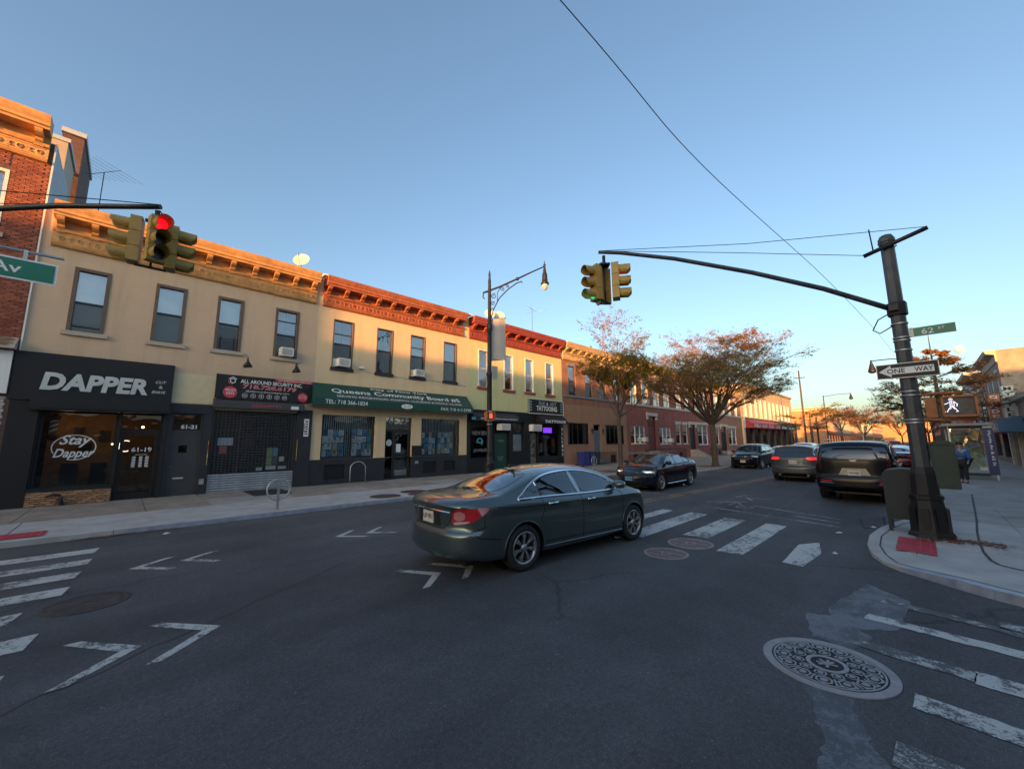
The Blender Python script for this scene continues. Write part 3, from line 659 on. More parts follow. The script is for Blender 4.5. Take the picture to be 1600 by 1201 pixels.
for i in range(260):
    x = rr.uniform(-6, 16); y = rr.uniform(12.8, 18.9); s_ = rr.uniform(.012, .03); n = 7; m.face([(x+s_*cos(k*2*pi/n)*rr.uniform(.7, 1), y+s_*sin(k*2*pi/n)*rr.uniform(.7, 1), SW+.0085) for k in range(n)])
o = m.build('gum_spots', 'joint', fp); o['kind'] = 'stuff'
# ================================================================ BUILDINGS
UX, UZ = Vector((1, 0, 0)), Vector((0, 0, 1))
def wall_front(m, x0, x1, z0, z1, y, ops, rev=.2, mi=0, s=1):
    """front sheet with real openings and reveals; s=1 faces -Y, s=-1 faces +Y"""
    xs = sorted({x0, x1, *[a for o in ops for a in o[:2]]}); zs = sorted({z0, z1, *[a for o in ops for a in o[2:4]]})
    xs = [x for x in xs if x0 <= x <= x1]; zs = [z for z in zs if z0 <= z <= z1]
    for i in range(len(xs)-1):
        for j in range(len(zs)-1):
            cx, cz = (xs[i]+xs[i+1])/2, (zs[j]+zs[j+1])/2
            if any(o[0] < cx < o[1] and o[2] < cz < o[3] for o in ops): continue
            q = [(xs[i], y, zs[j]), (xs[i+1], y, zs[j]), (xs[i+1], y, zs[j+1]), (xs[i], y, zs[j+1])]
            m.face(q if s == 1 else q[::-1], mi)
    for a, b, c, d in [o[:4] for o in ops]:
        yy = y+rev*s
        for q in ([(a, y, c), (a, yy, c), (a, yy, d), (a, y, d)], [(b, y, c), (b, y, d), (b, yy, d), (b, yy, c)], [(a, y, d), (a, yy, d), (b, yy, d), (b, y, d)], [(a, y, c), (b, y, c), (b, yy, c), (a, yy, c)]):
            m.face(q if s == -1 else q[::-1], mi)
def frame(m, x0, x1, z0, z1, ya, yb, w, wb=None, wt=None):
    wb = w if wb is None else wb; wt = w if wt is None else wt
    m.box(x0, x0+w, ya, yb, z0, z1); m.box(x1-w, x1, ya, yb, z0, z1)
    m.box(x0+w, x1-w, ya+.001, yb-.001, z0, z0+wb); m.box(x0+w, x1-w, ya+.001, yb-.001, z1-wt, z1)
wr = random.Random(21)
ms_ = bpy.data.materials.new('insect_screen'); ms_.use_nodes = True; n_t = ms_.node_tree; n_t.nodes.clear(); _o = n_t.nodes.new('ShaderNodeOutputMaterial'); _m = n_t.nodes.new('ShaderNodeMixShader'); _t = n_t.nodes.new('ShaderNodeBsdfTransparent'); _d = n_t.nodes.new('ShaderNodeBsdfDiffuse')
_d.inputs[0].default_value = (.05, .055, .06, 1); _m.inputs[0].default_value = .55; n_t.links.new(_t.outputs[0], _m.inputs[1]); n_t.links.new(_d.outputs[0], _m.inputs[2]); n_t.links.new(_m.outputs[0], _o.inputs[0]); MT['screen'] = ms_
def window(root, x0, x1, z0, z1, y=YF, fm='blackframe', casing=None, sill=None, sillw=.10, sillh=.14, split=.5, extra=None, blind=.5, blindmat='blind', rec=.07, s=1, guard=False, detail=True):
    """double-hung sash window; s = 1 looks -Y, -1 looks +Y"""
    def Y(a, b): return (y+a, y+b) if s == 1 else (y-b, y-a)
    m = M(); w = .055
    ya, yb = Y(rec, rec+.07)
    zm = z0+(z1-z0)*split
    frame(m, x0, x1, z0, z1, ya, yb, w)
    ma, mb = Y(rec-.008, rec+.05); m.box(x0+w, x1-w, ma, mb, zm-.03, zm+.03)
    if extra: m.box(x0+w, x1-w, ma, mb, extra-.018, extra+.018)
    wo_ = m.build('window', fm, root)
    if casing:
        cw, cm = casing; m = M(); ca, cb = Y(-.02, .06)
        m.box(x0-.001, x0+cw, ca, cb, z0, z1); m.box(x1-cw, x1+.001, ca, cb, z0, z1); m.box(x0+cw, x1-cw, ca+.002, cb, z1-cw, z1); m.build('casing', cm, wo_)
    if sill:
        m = M(); a, b = Y(-.09, .12); m.box(x0-sillw, x1+sillw, a, b, z0-sillh, z0+.004); m.build('sill', sill, wo_)
    if detail:
        for zz0, zz1 in ((z0+w, zm-.03), (zm+.03, z1-w)):
            m = M(); p = y+s*(rec+(.045 if zz0 < zm-.1 else .028)); q = [(x0+w, p, zz0), (x1-w, p, zz0), (x1-w, p, zz1), (x0+w, p, zz1)]
            m.face(q if s == 1 else q[::-1]); m.build('pane', 'glass', wo_)
    else:
        m = M(); p = y+s*(rec+.04); q = [(x0+w, p, z0+w), (x1-w, p, z0+w), (x1-w, p, z1-w), (x0+w, p, z1-w)]; m.face(q if s == 1 else q[::-1]); m.build('pane', 'glass', wo_)
    if detail and fm != 'whiteframe' and wr.random() < .8:
        m = M(); p = y+s*(rec+.015); q = [(x0+w, p, z0+w), (x1-w, p, z0+w), (x1-w, p, zm-.03), (x0+w, p, zm-.03)]; m.face(q if s == 1 else q[::-1]); m.build('insect_screen', 'screen', wo_)
    if blind and detail:
        zb = z1-(z1-z0)*blind; m = M(); p = y+s*(rec+.13); n = 10
        if blindmat == 'curtain':
            for half in (0, 1):
                for k in range(n):
                    xa = x0+(x1-x0)*(half*.5+.5*k/n*(.94)); xb = x0+(x1-x0)*(half*.5+.5*(k+1)/n*(.94)); ya_ = p+(.02 if k % 2 else 0); yb_ = p+(0 if k % 2 else .02)
                    m.face([(xa, ya_, zb), (xb, yb_, zb), (xb, yb_, z1), (xa, ya_, z1)])
        else: m.face([(x0, p, zb), (x1, p, zb), (x1, p, z1), (x0, p, z1)])
        m.build('curtain' if blindmat == 'curtain' else 'blind', blindmat, wo_)
    if guard:
        m = M(); a, b = Y(-.0, .02); xm = (x0+x1)/2; h = .46
        for k in range(5): m.box(x0+.1, x1-.1, a, b, z0+.12+k*h/5, z0+.135+k*h/5)
        for xx in (x0+.22, x1-.22): m.box(xx-.012, xx+.012, a-.003, b, z0+.05, z0+.12+h)
        m.build('window_guard', 'iron', wo_)
    return wo_
BR = {}
def cornice(root, x0, x1, mat, zb=8.42, y=YF, xs=None, sp=.8, s=1, k=1., orn=True, proj=1.):
    def yy(v): return y+v*s*proj*k
    prof = [(0, 0), (-.10, .02), (-.14, .09), (-.09, .12), (-.07, .13), (-.07, .50), (-.12, .52), (-.15, .60), (-.06, .62), (-.05, .92), (-.50, .92), (-.50, 1.0), (-.55, 1.02), (-.55, 1.11), (-.59, 1.19), (-.62, 1.29), (-.62, 1.37), (0, 1.38)]
    P = [(yy(a), zb+b*k) for a, b in prof]
    if s == -1: P = P[::-1]
    m = M(); m.extr(P, x0, x1, 'X'); c = m.build('cornice', mat, root)
    if xs is None:
        n = max(2, round((x1-x0-.3)/sp)); xs = [x0+.15+(x1-x0-.3)*i/n for i in range(n+1)]
    key = (mat, y, s, k, zb)
    if key not in BR:
        b = [(-.05, .60), (-.17, .62), (-.22, .66), (-.20, .72), (-.30, .74), (-.42, .80), (-.47, .86), (-.47, .918), (-.05, .918)]
        m = M(); bp = [(yy(a)-y, b_*k) for a, b_ in b]
        if s == -1: bp = bp[::-1]
        m.extr(bp, -.085*k, .085*k, 'X'); m.box(-.1*k, .1*k, min(0, -.12*s*k)-.0, max(0, -.12*s*k), .49*k, .62*k)
        me = bpy.data.meshes.new('bracket'); me.from_pydata(m.v, [], m.f); me.materials.append(MT[mat]); BR[key] = me
    for x in xs: place(BR[key], 'bracket', c, (x, y, zb))
    if orn:
        m = M(); n = int((x1-x0-.3)/.2); yo = yy(-.07)
        for i in range(n):
            cx = x0+.2+i*(x1-x0-.4)/(n-1)
            if i % 2 == 0:
                for q in range(6):
                    a = q*pi/3; b = a+pi/3; r0, r1 = .055, .09
                    m.face([(cx+r0*cos(a), yo-.025*s, zb+.31+r0*sin(a)), (cx+r1*cos(a), yo-.015*s, zb+.31+r1*sin(a)), (cx+r1*cos(b), yo-.015*s, zb+.31+r1*sin(b)), (cx+r0*cos(b), yo-.025*s, zb+.31+r0*sin(b))])
                    m.face([(cx+r1*cos(a), yo-.015*s, zb+.31+r1*sin(a)), (cx+r1*cos(a), yo, zb+.31+r1*sin(a)), (cx+r1*cos(b), yo, zb+.31+r1*sin(b)), (cx+r1*cos(b), yo-.015*s, zb+.31+r1*sin(b))])
            else:
                m.box(cx-.05, cx+.03, min(yo, yo-.03*s), max(yo, yo-.03*s), zb+.33, zb+.37); m.box(cx-.02, cx+.05, min(yo, yo-.03*s), max(yo, yo-.03*s), zb+.23, zb+.27); m.box(cx-.015, cx+.015, min(yo, yo-.022*s), max(yo, yo-.022*s), zb+.24, zb+.38)
        for zz in (.165, .455): m.box(x0+.1, x1-.1, min(yo, yo-.018*s), max(yo, yo-.018*s), zb+zz, zb+zz+.025)
        o = m.build('frieze_ornament', mat, c); o['kind'] = 'stuff'
    return c
def shell(root, x0, x1, z1, y0, y1, mat, floor=4.3, roofz=None, inner=True, side_mat=None):
    """side walls, back, roof, floor and dark interior of a building"""
    rz = roofz or z1
    m = M()
    for xx in (x0, x1):
        q = [(xx, y0, 0), (xx, y1, 0), (xx, y1, z1), (xx, y0, z1)]; m.face(q)
    m.face([(x0, y1, 0), (x1, y1, 0), (x1, y1, z1), (x0, y1, z1)]); m.build('side_wall', side_mat or mat, root)
    m = M(); m.face([(x0, y0, rz-.25), (x1, y0, rz-.25), (x1, y1, rz-.25), (x0, y1, rz-.25)]); m.build('roof', 'roof', root)
    if inner:
        s = 1 if y1 > y0 else -1
        m = M(); d = y0+s*3.2
        m.face([(x0+.02, d, 0), (x1-.02, d, 0), (x1-.02, d, rz-.3), (x0+.02, d, rz-.3)]); m.face([(x0+.02, y0+s*.21, floor), (x1-.02, y0+s*.21, floor), (x1-.02, d, floor), (x0+.02, d, floor)])
        m.face([(x0+.02, y0+s*.21, SW+.02), (x1-.02, y0+s*.21, SW+.02), (x1-.02, d, SW+.02), (x0+.02, d, SW+.02)]); m.build('interior', 'room', root)
def sheet(name, root, x0, x1, z0, z1, y, mat, s=1, label=None):
    m = M(); q = [(x0, y, z0), (x1, y, z0), (x1, y, z1), (x0, y, z1)]; m.face(q if s == 1 else q[::-1]); return m.build(name, mat, root, label=label)
def boxo(name, root, x0, x1, y0, y1, z0, z1, mat, label=None):
    m = M(); m.box(x0, x1, y0, y1, z0, z1); return m.build(name, mat, root, label=label)
def X_(v): return v*.939
def Z_(v): return .939*v+.119

# ---------------------------------------------------------------- tan corner-side building: barber shop and lock shop
B1 = thing('shop_building', 'two storey tan stucco building with ochre bracketed cornice, barber shop and lock shop below', 'building', (1.7, YF, 0))
W1 = [(X_(a), X_(b), Z_(5.93), Z_(8.27)) for a, b in ((-1.87, -.95), (.3, 1.25), (2.27, 3.22), (4.47, 5.48))]
m = M(); wall_front(m, -2.58, 5.95, 3.3, 9.7, YF, W1)
wall_front(m, -2.58, 5.95, SW-.05, 3.3, YF, [(-1.98, -.22, .60, 3.08), (-.2, .92, SW-.05, 3.08), (1.06, 2.14, SW-.05, 3.12), (2.34, 5.36, SW-.05, 3.28)], .5, 1)
m.build('wall', ['tan', 'black'], B1)
shell(B1, -2.58, 5.95, 9.7, YF, YF+14, 'tan')
m = M(); m.box(1.05, 2.33, YF-.012, YF, 3.5, 4.62); m.build('painted_panel', 'pale_yellow', B1)
c1 = cornice(B1, -2.36, 5.80, 'ochre', xs=[-2.2+.78*i for i in range(11)])
for i, (a, b, c, d) in enumerate(W1):
    w = window(B1, a, b, c, d, fm='blackframe', casing=(.10, 'brownframe'), sill='brownstone', extra=(d-.55 if i == 3 else c+.2 if i == 0 else None), blind=(.86, .95, .55, .45)[i], guard=(i == 2), split=(.46, .5, .5, .47)[i], blindmat=('blind', 'blind', 'blind', 'curtain')[i])
# barber shop front
[boxo('shop_pilaster', B1, a, b, c, d, SW, e, 'black') for a, b, c, d, e in ((-2.62, -2.02, YF-.10, YF-.002, 3.35), (.92, 1.038, YF-.06, YF-.002, 3.11), (-.24, -.16, YF-.03, YF+.15, 3.1))]
sf = M(); frame(sf, -1.98, -.22, .62, 3.07, YF+.14, YF+.22, .07); sf.box(-2.04, -.2, YF-.10, YF+.14, .58, .66); f1 = sf.build('shop_window', 'black', B1)
sheet('pane', f1, -1.92, -.28, .68, 3.02, YF+.18, 'glass_shop')
sf = M(); frame(sf, -.2, .92, SW, 3.07, YF+.14, YF+.22, .06); sf.box(-.14, .86, YF+.141, YF+.219, 2.42, 2.5); f2 = sf.build('shop_door_frame', 'black', B1)
sf = M(); frame(sf, -.13, .85, SW+.02, 2.41, YF+.16, YF+.21, .10, .2); sf.box(.0, .42, YF+.12, YF+.16, 1.02, 1.07); f3 = sf.build('door', 'black', B1)
sheet('pane', f3, -.06, .78, SW+.2, 2.34, YF+.185, 'glass_shop'); sheet('pane', f2, -.14, .86, 2.5, 3.0, YF+.18, 'glass_shop')
m = M()
text(m, '61-19', (.18, YF+.15, 1.72), UX, UZ, .52, .16, offset=.02); m.box(.28, .60, YF+.148, YF+.15, 1.62, 1.635)
for cx_ in (.22, .40, .56):
    for k in range(7): m.box(cx_, cx_+.09, YF+.148, YF+.15, 1.53-k*.055, 1.565-k*.055)
m.build('door_lettering', 'white', f3)
m = M(); text(m, 'Stay', (-1.52, YF+.17, 1.90), UX, UZ, .72, .40, shear=.35, offset=.02); text(m, 'Dapper', (-1.62, YF+.17, 1.50), UX, UZ, .92, .36, shear=.35, offset=.02)
for k in range(40):
    a, b = 2*pi*k/40, 2*pi*(k+1)/40
    if .0 < a-3.5 < .9: continue
    m.face([(-1.18+.50*cos(a), YF+.172, 1.90+.41*sin(a)), (-1.18+.475*cos(a), YF+.172, 1.90+.385*sin(a)), (-1.18+.475*cos(b), YF+.172, 1.90+.385*sin(b)), (-1.18+.50*cos(b), YF+.172, 1.90+.41*sin(b))])
m.build('window_decal', 'white', f1)
m = M(); m.box(-1.94, -.26, YF+1.9, YF+1.95, .2, 3.2); m.box(-.26, 1.0, YF+2.4, YF+2.44, .2, 3.2)
MT['warm_wall'] = pm('barber_wall_wood', (.22, .125, .055), .8, var=.25, scale=3); m.build('barber_back_wall', 'warm_wall', B1)
MT['lampglow'] = pm('bulb_glow', (1, .8, .5), .5, var=0, emit=(1, .68, .34), estr=3); MT['ringglow'] = pm('ring_lamp_glow', (1, .9, .8), .5, var=0, emit=(1, .80, .55), estr=.9)
rl = M(); pts = [(.02+.17*cos(a*pi/12), YF+.55, 1.93+.19*sin(a*pi/12)) for a in range(4, 21)]; rl.tube(pts, .018, 6)
tag(rl.build('ring_lamp', 'ringglow'), 'lit ring lamp standing inside the barber shop by its door', 'lamp')
for (x, z, r, w_) in ((.42, 2.62, .045, 'lit bulb above the barber shop door transom'), (-.33, 2.0, .03, 'small lit bulb deep in the barber shop beside the ring lamp')):
    m = M(); m.lathe([(.001, z-r), (r*.8, z-r*.6), (r, z), (r*.8, z+r*.6), (.001, z+r)], (x, YF+1.1, 0), 10); pass
    tag(m.build('hanging_bulb', 'lampglow'), w_, 'lamp')
pl = bpy.data.lights.new('barber_lamp', 'POINT'); pl.energy = 2.0; pl.color = (1, .62, .3); pl.shadow_soft_size = .1; po = bpy.data.objects.new('barber_lamp', pl); po.location = (-.2, YF+.9, 2.6); COL.objects.link(po)
pl = bpy.data.lights.new('barber_lamp', 'POINT'); pl.energy = 1.3; pl.color = (1, .62, .3); pl.shadow_soft_size = .1; po = bpy.data.objects.new('barber_lamp', pl); po.location = (-1.5, YF+1.2, 2.7); COL.objects.link(po)
bpole = thing('barber_pole', 'barber pole with black caps and pale stripes behind the barber shop window', 'barber pole', (-1.72, YF+.5, 2.1)); [M().lathe(q, (-1.72, YF+.5, 0), 14).build('cap', 'black', bpole) for q in ([(.001, 2.1), (.12, 2.15), (.14, 2.3), (.10, 2.32)], [(.10, 2.78), (.15, 2.8), (.13, 2.93), (.001, 3.02)])]
m = M(); m.lathe([(.085, 2.32), (.085, 2.78)], (-1.72, YF+.5, 0), 16); m.build('cylinder', 'warm_wall', bpole)
m = M()
for k in range(3):
    if k: m.build('stripe', 'white', bpole); m = M()
    for j in range(8):
        a0, a1 = pi+j*pi/8, pi+(j+1)*pi/8; z0 = 2.36+k*.15+j*.016; z1 = z0+.016
        m.face([(-1.72+.087*cos(a0), YF+.5+.087*sin(a0), z0), (-1.72+.087*cos(a1), YF+.5+.087*sin(a1), z1), (-1.72+.087*cos(a1), YF+.5+.087*sin(a1), z1+.06), (-1.72+.087*cos(a0), YF+.5+.087*sin(a0), z0+.06)])
m.build('stripe', 'white', bpole)
for k, (x, z, w, h) in enumerate([(-1.2, 1.6, .35, .45), (-.7, 2.1, .3, .4), (-1.35, 2.3, .25, .3)]):
    m = M(); m.box(x, x+w, YF+1.84, YF+1.88, z, z+h); tag(m.build('wall_mirror', 'black'), ('framed mirror low on the barber shop back wall', 'framed mirror high on the barber shop back wall, right', 'framed mirror high on the barber shop back wall, left')[k], 'mirror')
for k in range(2):
    m = M(); x = -1.3+k*.7; m.box(x-.22, x+.22, YF+.9, YF+1.3, .55, .68); m.box(x-.2, x+.2, YF+1.28, YF+1.38, .68, 1.35); m.lathe([(.2, .12), (.2, .16), (.05, .2), (.05, .55)], (x, YF+1.1, 0), 12)
    tag(m.build('barber_chair', 'black'), ('black barber chair at the left inside the barber shop', 'black barber chair at the right inside the barber shop')[k], 'chair')
# brick bulkhead under the window: every brick its own piece
MT['brick_tan'] = pm('brick_tan_a', (.40, .235, .13), .85, var=.2, scale=12, bump=.5); MT['brick_tan_b'] = pm('brick_tan_b', (.30, .155, .085), .85, var=.2, scale=12, bump=.5)
def brick_mesh(w, h, d, mat, seed=0):
    m = M(); e = .004; m.add([(-w/2, 0, -h/2), (w/2, 0, -h/2), (w/2, 0, h/2), (-w/2, 0, h/2), (-w/2+e, -d, -h/2+e), (w/2-e, -d, -h/2+e), (w/2-e, -d, h/2-e), (-w/2+e, -d, h/2-e)],
        [(4, 5, 6, 7), (0, 1, 5, 4), (1, 2, 6, 5), (2, 3, 7, 6), (3, 0, 4, 7)])
    me = bpy.data.meshes.new('brick'); me.from_pydata(m.v, [], m.f); me.materials.append(MT[mat]); return me
def brick_field(root, x0, x1, z0, z1, y, bw, bh, mats, j=.010, d=.014, seed=1, limit=10**6, from_top=False):
    r = random.Random(seed); ms = [brick_mesh(bw-j, bh-j, d, q) for q in mats]; hs = [brick_mesh(bw/2-j, bh-j, d, q) for q in mats]
    rows = int((z1-z0)/bh); out = []
    for k in range(rows):
        z = z0+(k+.5)*bh; off = (k % 2)*bw/2; x = x0-off
        while x < x1-.01:
            a, b = max(x, x0), min(x+bw, x1)
            if b-a > bw*.8: out.append(((a+b)/2, z, 0))
            elif b-a > .3*bw: out.append(((a+b)/2, z, 1))
            x += bw
    if from_top: out.sort(key=lambda q: -q[1])
    for q in out[:limit]: place(r.choice(hs if q[2] else ms), 'brick', root, (q[0], y+r.uniform(-.003, .003), q[1]))
    rest = out[limit:]
    if rest:
        m = M()
        for q in rest:
            w = (bw/2 if q[2] else bw)-j; h = bh-j; e = .004; b = r.uniform(-.003, .003)
            m.face([(q[0]-w/2+e, y-d+b, q[1]-h/2+e), (q[0]+w/2-e, y-d+b, q[1]-h/2+e), (q[0]+w/2-e, y-d+b, q[1]+h/2-e), (q[0]-w/2+e, y-d+b, q[1]+h/2-e)], r.randrange(len(mats)))
            for s_ in ((-1, -1, 1, -1), (1, -1, 1, 1), (1, 1, -1, 1), (-1, 1, -1, -1)):
                m.face([(q[0]+s_[0]*(w/2), y, q[1]+s_[1]*h/2), (q[0]+s_[2]*(w/2), y, q[1]+s_[3]*h/2), (q[0]+s_[2]*(w/2-e), y-d+b, q[1]+s_[3]*(h/2-e)), (q[0]+s_[0]*(w/2-e), y-d+b, q[1]+s_[1]*(h/2-e))], 0)
        o = m.build('brick_courses', list(mats), root); o['kind'] = 'stuff'
bb = boxo('bulkhead', B1, -2.03, -.18, YF-.08, YF+.3, SW, .575, 'joint')
brick_field(bb, -2.02, -.19, SW+.01, .575, YF-.081, .215, .068, ('brick_tan', 'brick_tan_b'), seed=4)
m = M(); m.lathe([(.07, 0), (.07, .12)], (-1.28, YF-.2, SW), 12); m.lathe([(.10, 0), (.10, .05), (.05, .08), (.05, .22), (.001, .24)], (-1.28, YF-.2, SW), 12); m.tube([(-1.28, YF-.2, .42), (-1.45, YF-.2, .46), (-1.6, YF-.16, .40)], .035, 8)
tag(m.build('standpipe', 'iron'), 'black standpipe connection in front of the barber shop brick bulkhead', 'standpipe')
# barber shop fascia and sign
sg = thing('shop_sign', 'black fascia reading DAPPER in big slanted white capitals above the barber shop', 'sign', (-.8, YF-.12, 3.4))
m = M(); m.box(-2.66, 1.06, YF-.14, YF-.002, 3.36, 4.86); m.build('sign_board', 'black', sg)
m = M(); m.box(-2.2, 1.03, YF-.36, YF-.14, 3.12, 3.55); m.box(-2.2, 1.03, YF-.33, YF-.14, 3.06, 3.12); m.build('shutter_box', 'black', sg)
m = M(); text(m, 'DAPPER', (-2.08, YF-.155, 3.70), UX, UZ, 2.48, .56, shear=.14, offset=.045, thick=.012, spacing=1.02); m.build('lettering', 'offwhite', sg)
m = M(); text(m, 'CUT', (.58, YF-.146, 4.14), UX, UZ, .30, .10, shear=.3, offset=.02); text(m, '&', (.68, YF-.146, 3.96), UX, UZ, .11, .11, offset=.02); text(m, 'SHAVE', (.50, YF-.146, 3.78), UX, UZ, .38, .10, shear=.3, offset=.02); m.build('small_lettering', 'offwhite', sg)
# residential door
m = M(); m.box(1.04, 1.14, YF-.03, YF+.12, SW, 3.12); m.box(2.06, 2.33, YF-.03, YF+.12, SW, 3.12); m.box(1.04, 2.33, YF-.05, YF+.1, 3.12, 3.48); m.build('door_surround', 'charcoal', B1)
m = M(); frame(m, 1.14, 2.06, SW, 3.12, YF+.1, YF+.18, .05); m.box(1.19, 2.01, YF+.101, YF+.179, 2.42, 2.5); df = m.build('door_frame', 'darkgrey', B1)
m = M(); wall_front(m, 1.19, 2.01, SW+.01, 2.42, YF+.12, [(1.43, 1.68, 1.66, 1.94)], .03); dd = m.build('door', 'darkgrey', df)
m = M(); m.box(1.36, 1.66, YF+.108, YF+.12, .72, .77); m.build('mail_slot', 'plate', df); sheet('pane', df, 1.43, 1.68, 1.66, 1.94, YF+.145, 'glass_shop'); sheet('pane', df, 1.19, 2.01, 2.5, 3.07, YF+.14, 'glass_shop')
m = M(); m.lathe([(.001, -.05), (.03, -.04), (.03, 0)], (1.25, YF+.115, 1.15), 10, 'Y'); m.build('door_knob', 'silver', df)
m = M(); text(m, '61-21', (1.44, YF+.098, 2.55), UX, UZ, .46, .15, offset=.03); m.build('house_number', 'white', df)
m = M(); m.box(1.40, 1.94, YF+.1, YF+.101, 2.53, 2.72); m.build('number_plate', 'blackframe', df)
m = M(); m.box(2.12, 2.26, YF-.05, YF-.03, .48, .68); m.build('meter_cover', 'silver', B1)
# lock shop: banner, hood, roll-down grille
bn = thing('banner_sign', 'black vinyl banner reading ALL AROUND SECURITY INC. with red phone number and red discs', 'sign', (4.1, YF-.1, 3.75))
m = M(); n = 24
for i in range(n):
    for j in range(3):
        f_ = lambda a, b: (2.32+3.54*a/n, YF-.10-.018*sin(a*1.7)*sin(b*1.9+a*.4), 3.76+.96*b/3)
        m.face([f_(i, j), f_(i+1, j), f_(i+1, j+1), f_(i, j+1)], sm=True)
m.box(2.33, 5.85, YF-.07, YF-.002, 3.78, 4.7); m.build('banner', 'black', bn)
MT['print_red'] = pm('print_red', (.55, .06, .08), .5, var=.04); MT['print_teal'] = pm('print_teal', (.05, .35, .40), .5, var=.04)
M().disc((2.80, YF-.135, 4.02), .235, 26, 'Y').build('red_disc', 'print_red', bn); M().disc((5.47, YF-.135, 3.99), .20, 26, 'Y').build('red_disc', 'print_red', bn); m = M(); m.face([(4.30, YF-.135, 4.71), (4.42, YF-.135, 4.61), (5.84, YF-.135, 4.61), (5.84, YF-.135, 4.71)]); m.build('red_print', 'print_red', bn)
m = M(); yb = YF-.14
text(m, 'ALL AROUND SECURITY INC.', (3.12, yb, 4.42), UX, UZ, 2.3, .15, offset=.02); text(m, '718.728.6179', (3.2, yb-.002, 4.20), UX, UZ, 2.0, .19, shear=.1, offset=.035); text(m, '@allaroundsecurityny.com', (3.32, yb, 4.05), UX, UZ, 1.6, .10)
text(m, 'WE CUT', (2.63, yb, 4.06), UX, UZ, .36, .09, offset=.02); text(m, 'KEYS', (2.68, yb, 3.93), UX, UZ, .26, .09, offset=.02); text(m, 'ACCESSO', (5.31, yb, 4.02), UX, UZ, .32, .06); text(m, 'MUN CRK', (5.31, yb, 3.93), UX, UZ, .32, .06)
text(m, '24/7 EMERGENCY SERVICES', (4.46, yb, 4.63), UX, UZ, 1.3, .055)
for k in range(6):
    cx_ = 3.30+k*.29
    for q in range(6):
        a, b = q*pi/3+pi/6, (q+1)*pi/3+pi/6; m.face([(cx_+.1*cos(a), yb, 3.92+.1*sin(a)), (cx_+.085*cos(a), yb, 3.92+.085*sin(a)), (cx_+.085*cos(b), yb, 3.92+.085*sin(b)), (cx_+.1*cos(b), yb, 3.92+.1*sin(b))])
    m.box(cx_-.04, cx_+.04, yb-.001, yb, 3.905, 3.935, rot=Matrix.Rotation(.6*k, 3, 'Y'))
m.build('lettering', 'white', bn)
m = M(); text(m, '718.728.6179', (3.2, yb-.006, 4.20), UX, UZ, 2.0, .19, shear=.1, offset=.012); m.build('phone_number', 'print_red', bn)
m = M()
for r0, mi, dy in ((.17, 0, 0), (.11, 1, .003)):
    for q in range(6):
        a, b = q*pi/3+pi/6, (q+1)*pi/3+pi/6; r1 = r0-.035
        if not (r0 > .15 and q in (4, 5)): m.face([(2.86+r0*cos(a), yb-dy, 4.48+r0*sin(a)), (2.86+r1*cos(a), yb-dy, 4.48+r1*sin(a)), (2.86+r1*cos(b), yb-dy, 4.48+r1*sin(b)), (2.86+r0*cos(b), yb-dy, 4.48+r0*sin(b))], mi if q > 1 else 1)
m.build('logo', ['print_red', 'white'], bn)
m = M(); m.extr([(YF-.02, 3.74), (YF-.30, 3.66), (YF-.34, 3.60), (YF-.34, 3.38), (YF-.02, 3.38)][::-1], 2.30, 5.52, 'X'); hd = m.build('shutter_hood', 'darkgrey', B1)
m = M(); text(m, 'SECURITY', (3.55, YF-.345, 3.46), UX, UZ, 1.1, .10, offset=.01); m.build('faded_lettering', 'print_red', hd)
m = M(); m.box(4.98, 5.28, YF-.345, YF-.34, 3.42, 3.56); m.build('sticker', 'white', hd)
[boxo('grey_pilaster', B1, a, b, c, d, SW, e, 'charcoal') for a, b, c, d, e in ((5.383, 5.95, YF-.06, YF-.002, 3.45), (2.335, 2.36, YF-.05, YF+.3, 3.37), (5.32, 5.38, YF-.05, YF+.3, 3.37))]
m = M()
for k, (z0, z1, mi) in enumerate([(1.2, 1.5, 0), (1.5, 1.6, 1), (1.6, 1.75, 0), (1.75, 1.95, 2), (1.95, 2.1, 0)]): m.box(2.285, 2.30, YF-.08, YF-.02, z0, z1, mi); m.box(5.385, 5.40, YF-.08, YF-.06, z0+.05, z1+.05, 0)
MT['yellow_sticker'] = pm('sticker_yellow', (.55, .42, .05), .5, var=.1); m.build('sticker_strip', ['yellow_sticker', 'white', 'print_red'], B1)
m = M()
for k, tx in enumerate('FIREARMS'[:0] or 'SIGN'): pass
m.box(5.62, 5.82, YF-.075, YF-.06, 2.28, 3.05); so_ = m.build('wall_poster', 'white', B1)
m = M(); text(m, 'OPEN', (5.69, YF-.078, 2.35), UZ, -UX, .5, .10, offset=.01); 
for k in range(6): m.box(5.70-.03*(k % 2), 5.78, YF-.078, YF-.076, 2.36+k*.11, 2.42+k*.11)
m.build('poster_print', 'black', so_)
gr = thing('roller_shutter', 'galvanised roll-down grille with solid slats at the bottom, over the lock shop window', 'shutter', (3.85, YF, SW))
sl_ = M(); sl_.extr([(0, 0), (-.022, .01), (-.034, .035), (-.034, .055), (-.022, .08), (0, .09)][::-1], -1.49, 1.49, 'X'); me = bpy.data.meshes.new('slat'); me.from_pydata(sl_.v, [], sl_.f); me.materials.append(MT['steel_slat'])
for k in range(7): place(me, 'slat', gr, (3.845, YF+.04, SW+.05+k*.0925))
m = M()
z = .82
while z < 3.3: m.box(2.36, 5.34, YF+.03, YF+.04, z, z+.012); z += .062
x = 2.40
while x < 5.32:
    m.box(x, x+.010, YF+.026, YF+.030, .82, 3.3); x += .125
o = m.build('grille_bars', MT['steel_slat'] if False else pm('grille_dark_steel', (.13, .13, .14), .5, .6, var=.1), gr); o['kind'] = 'stuff'
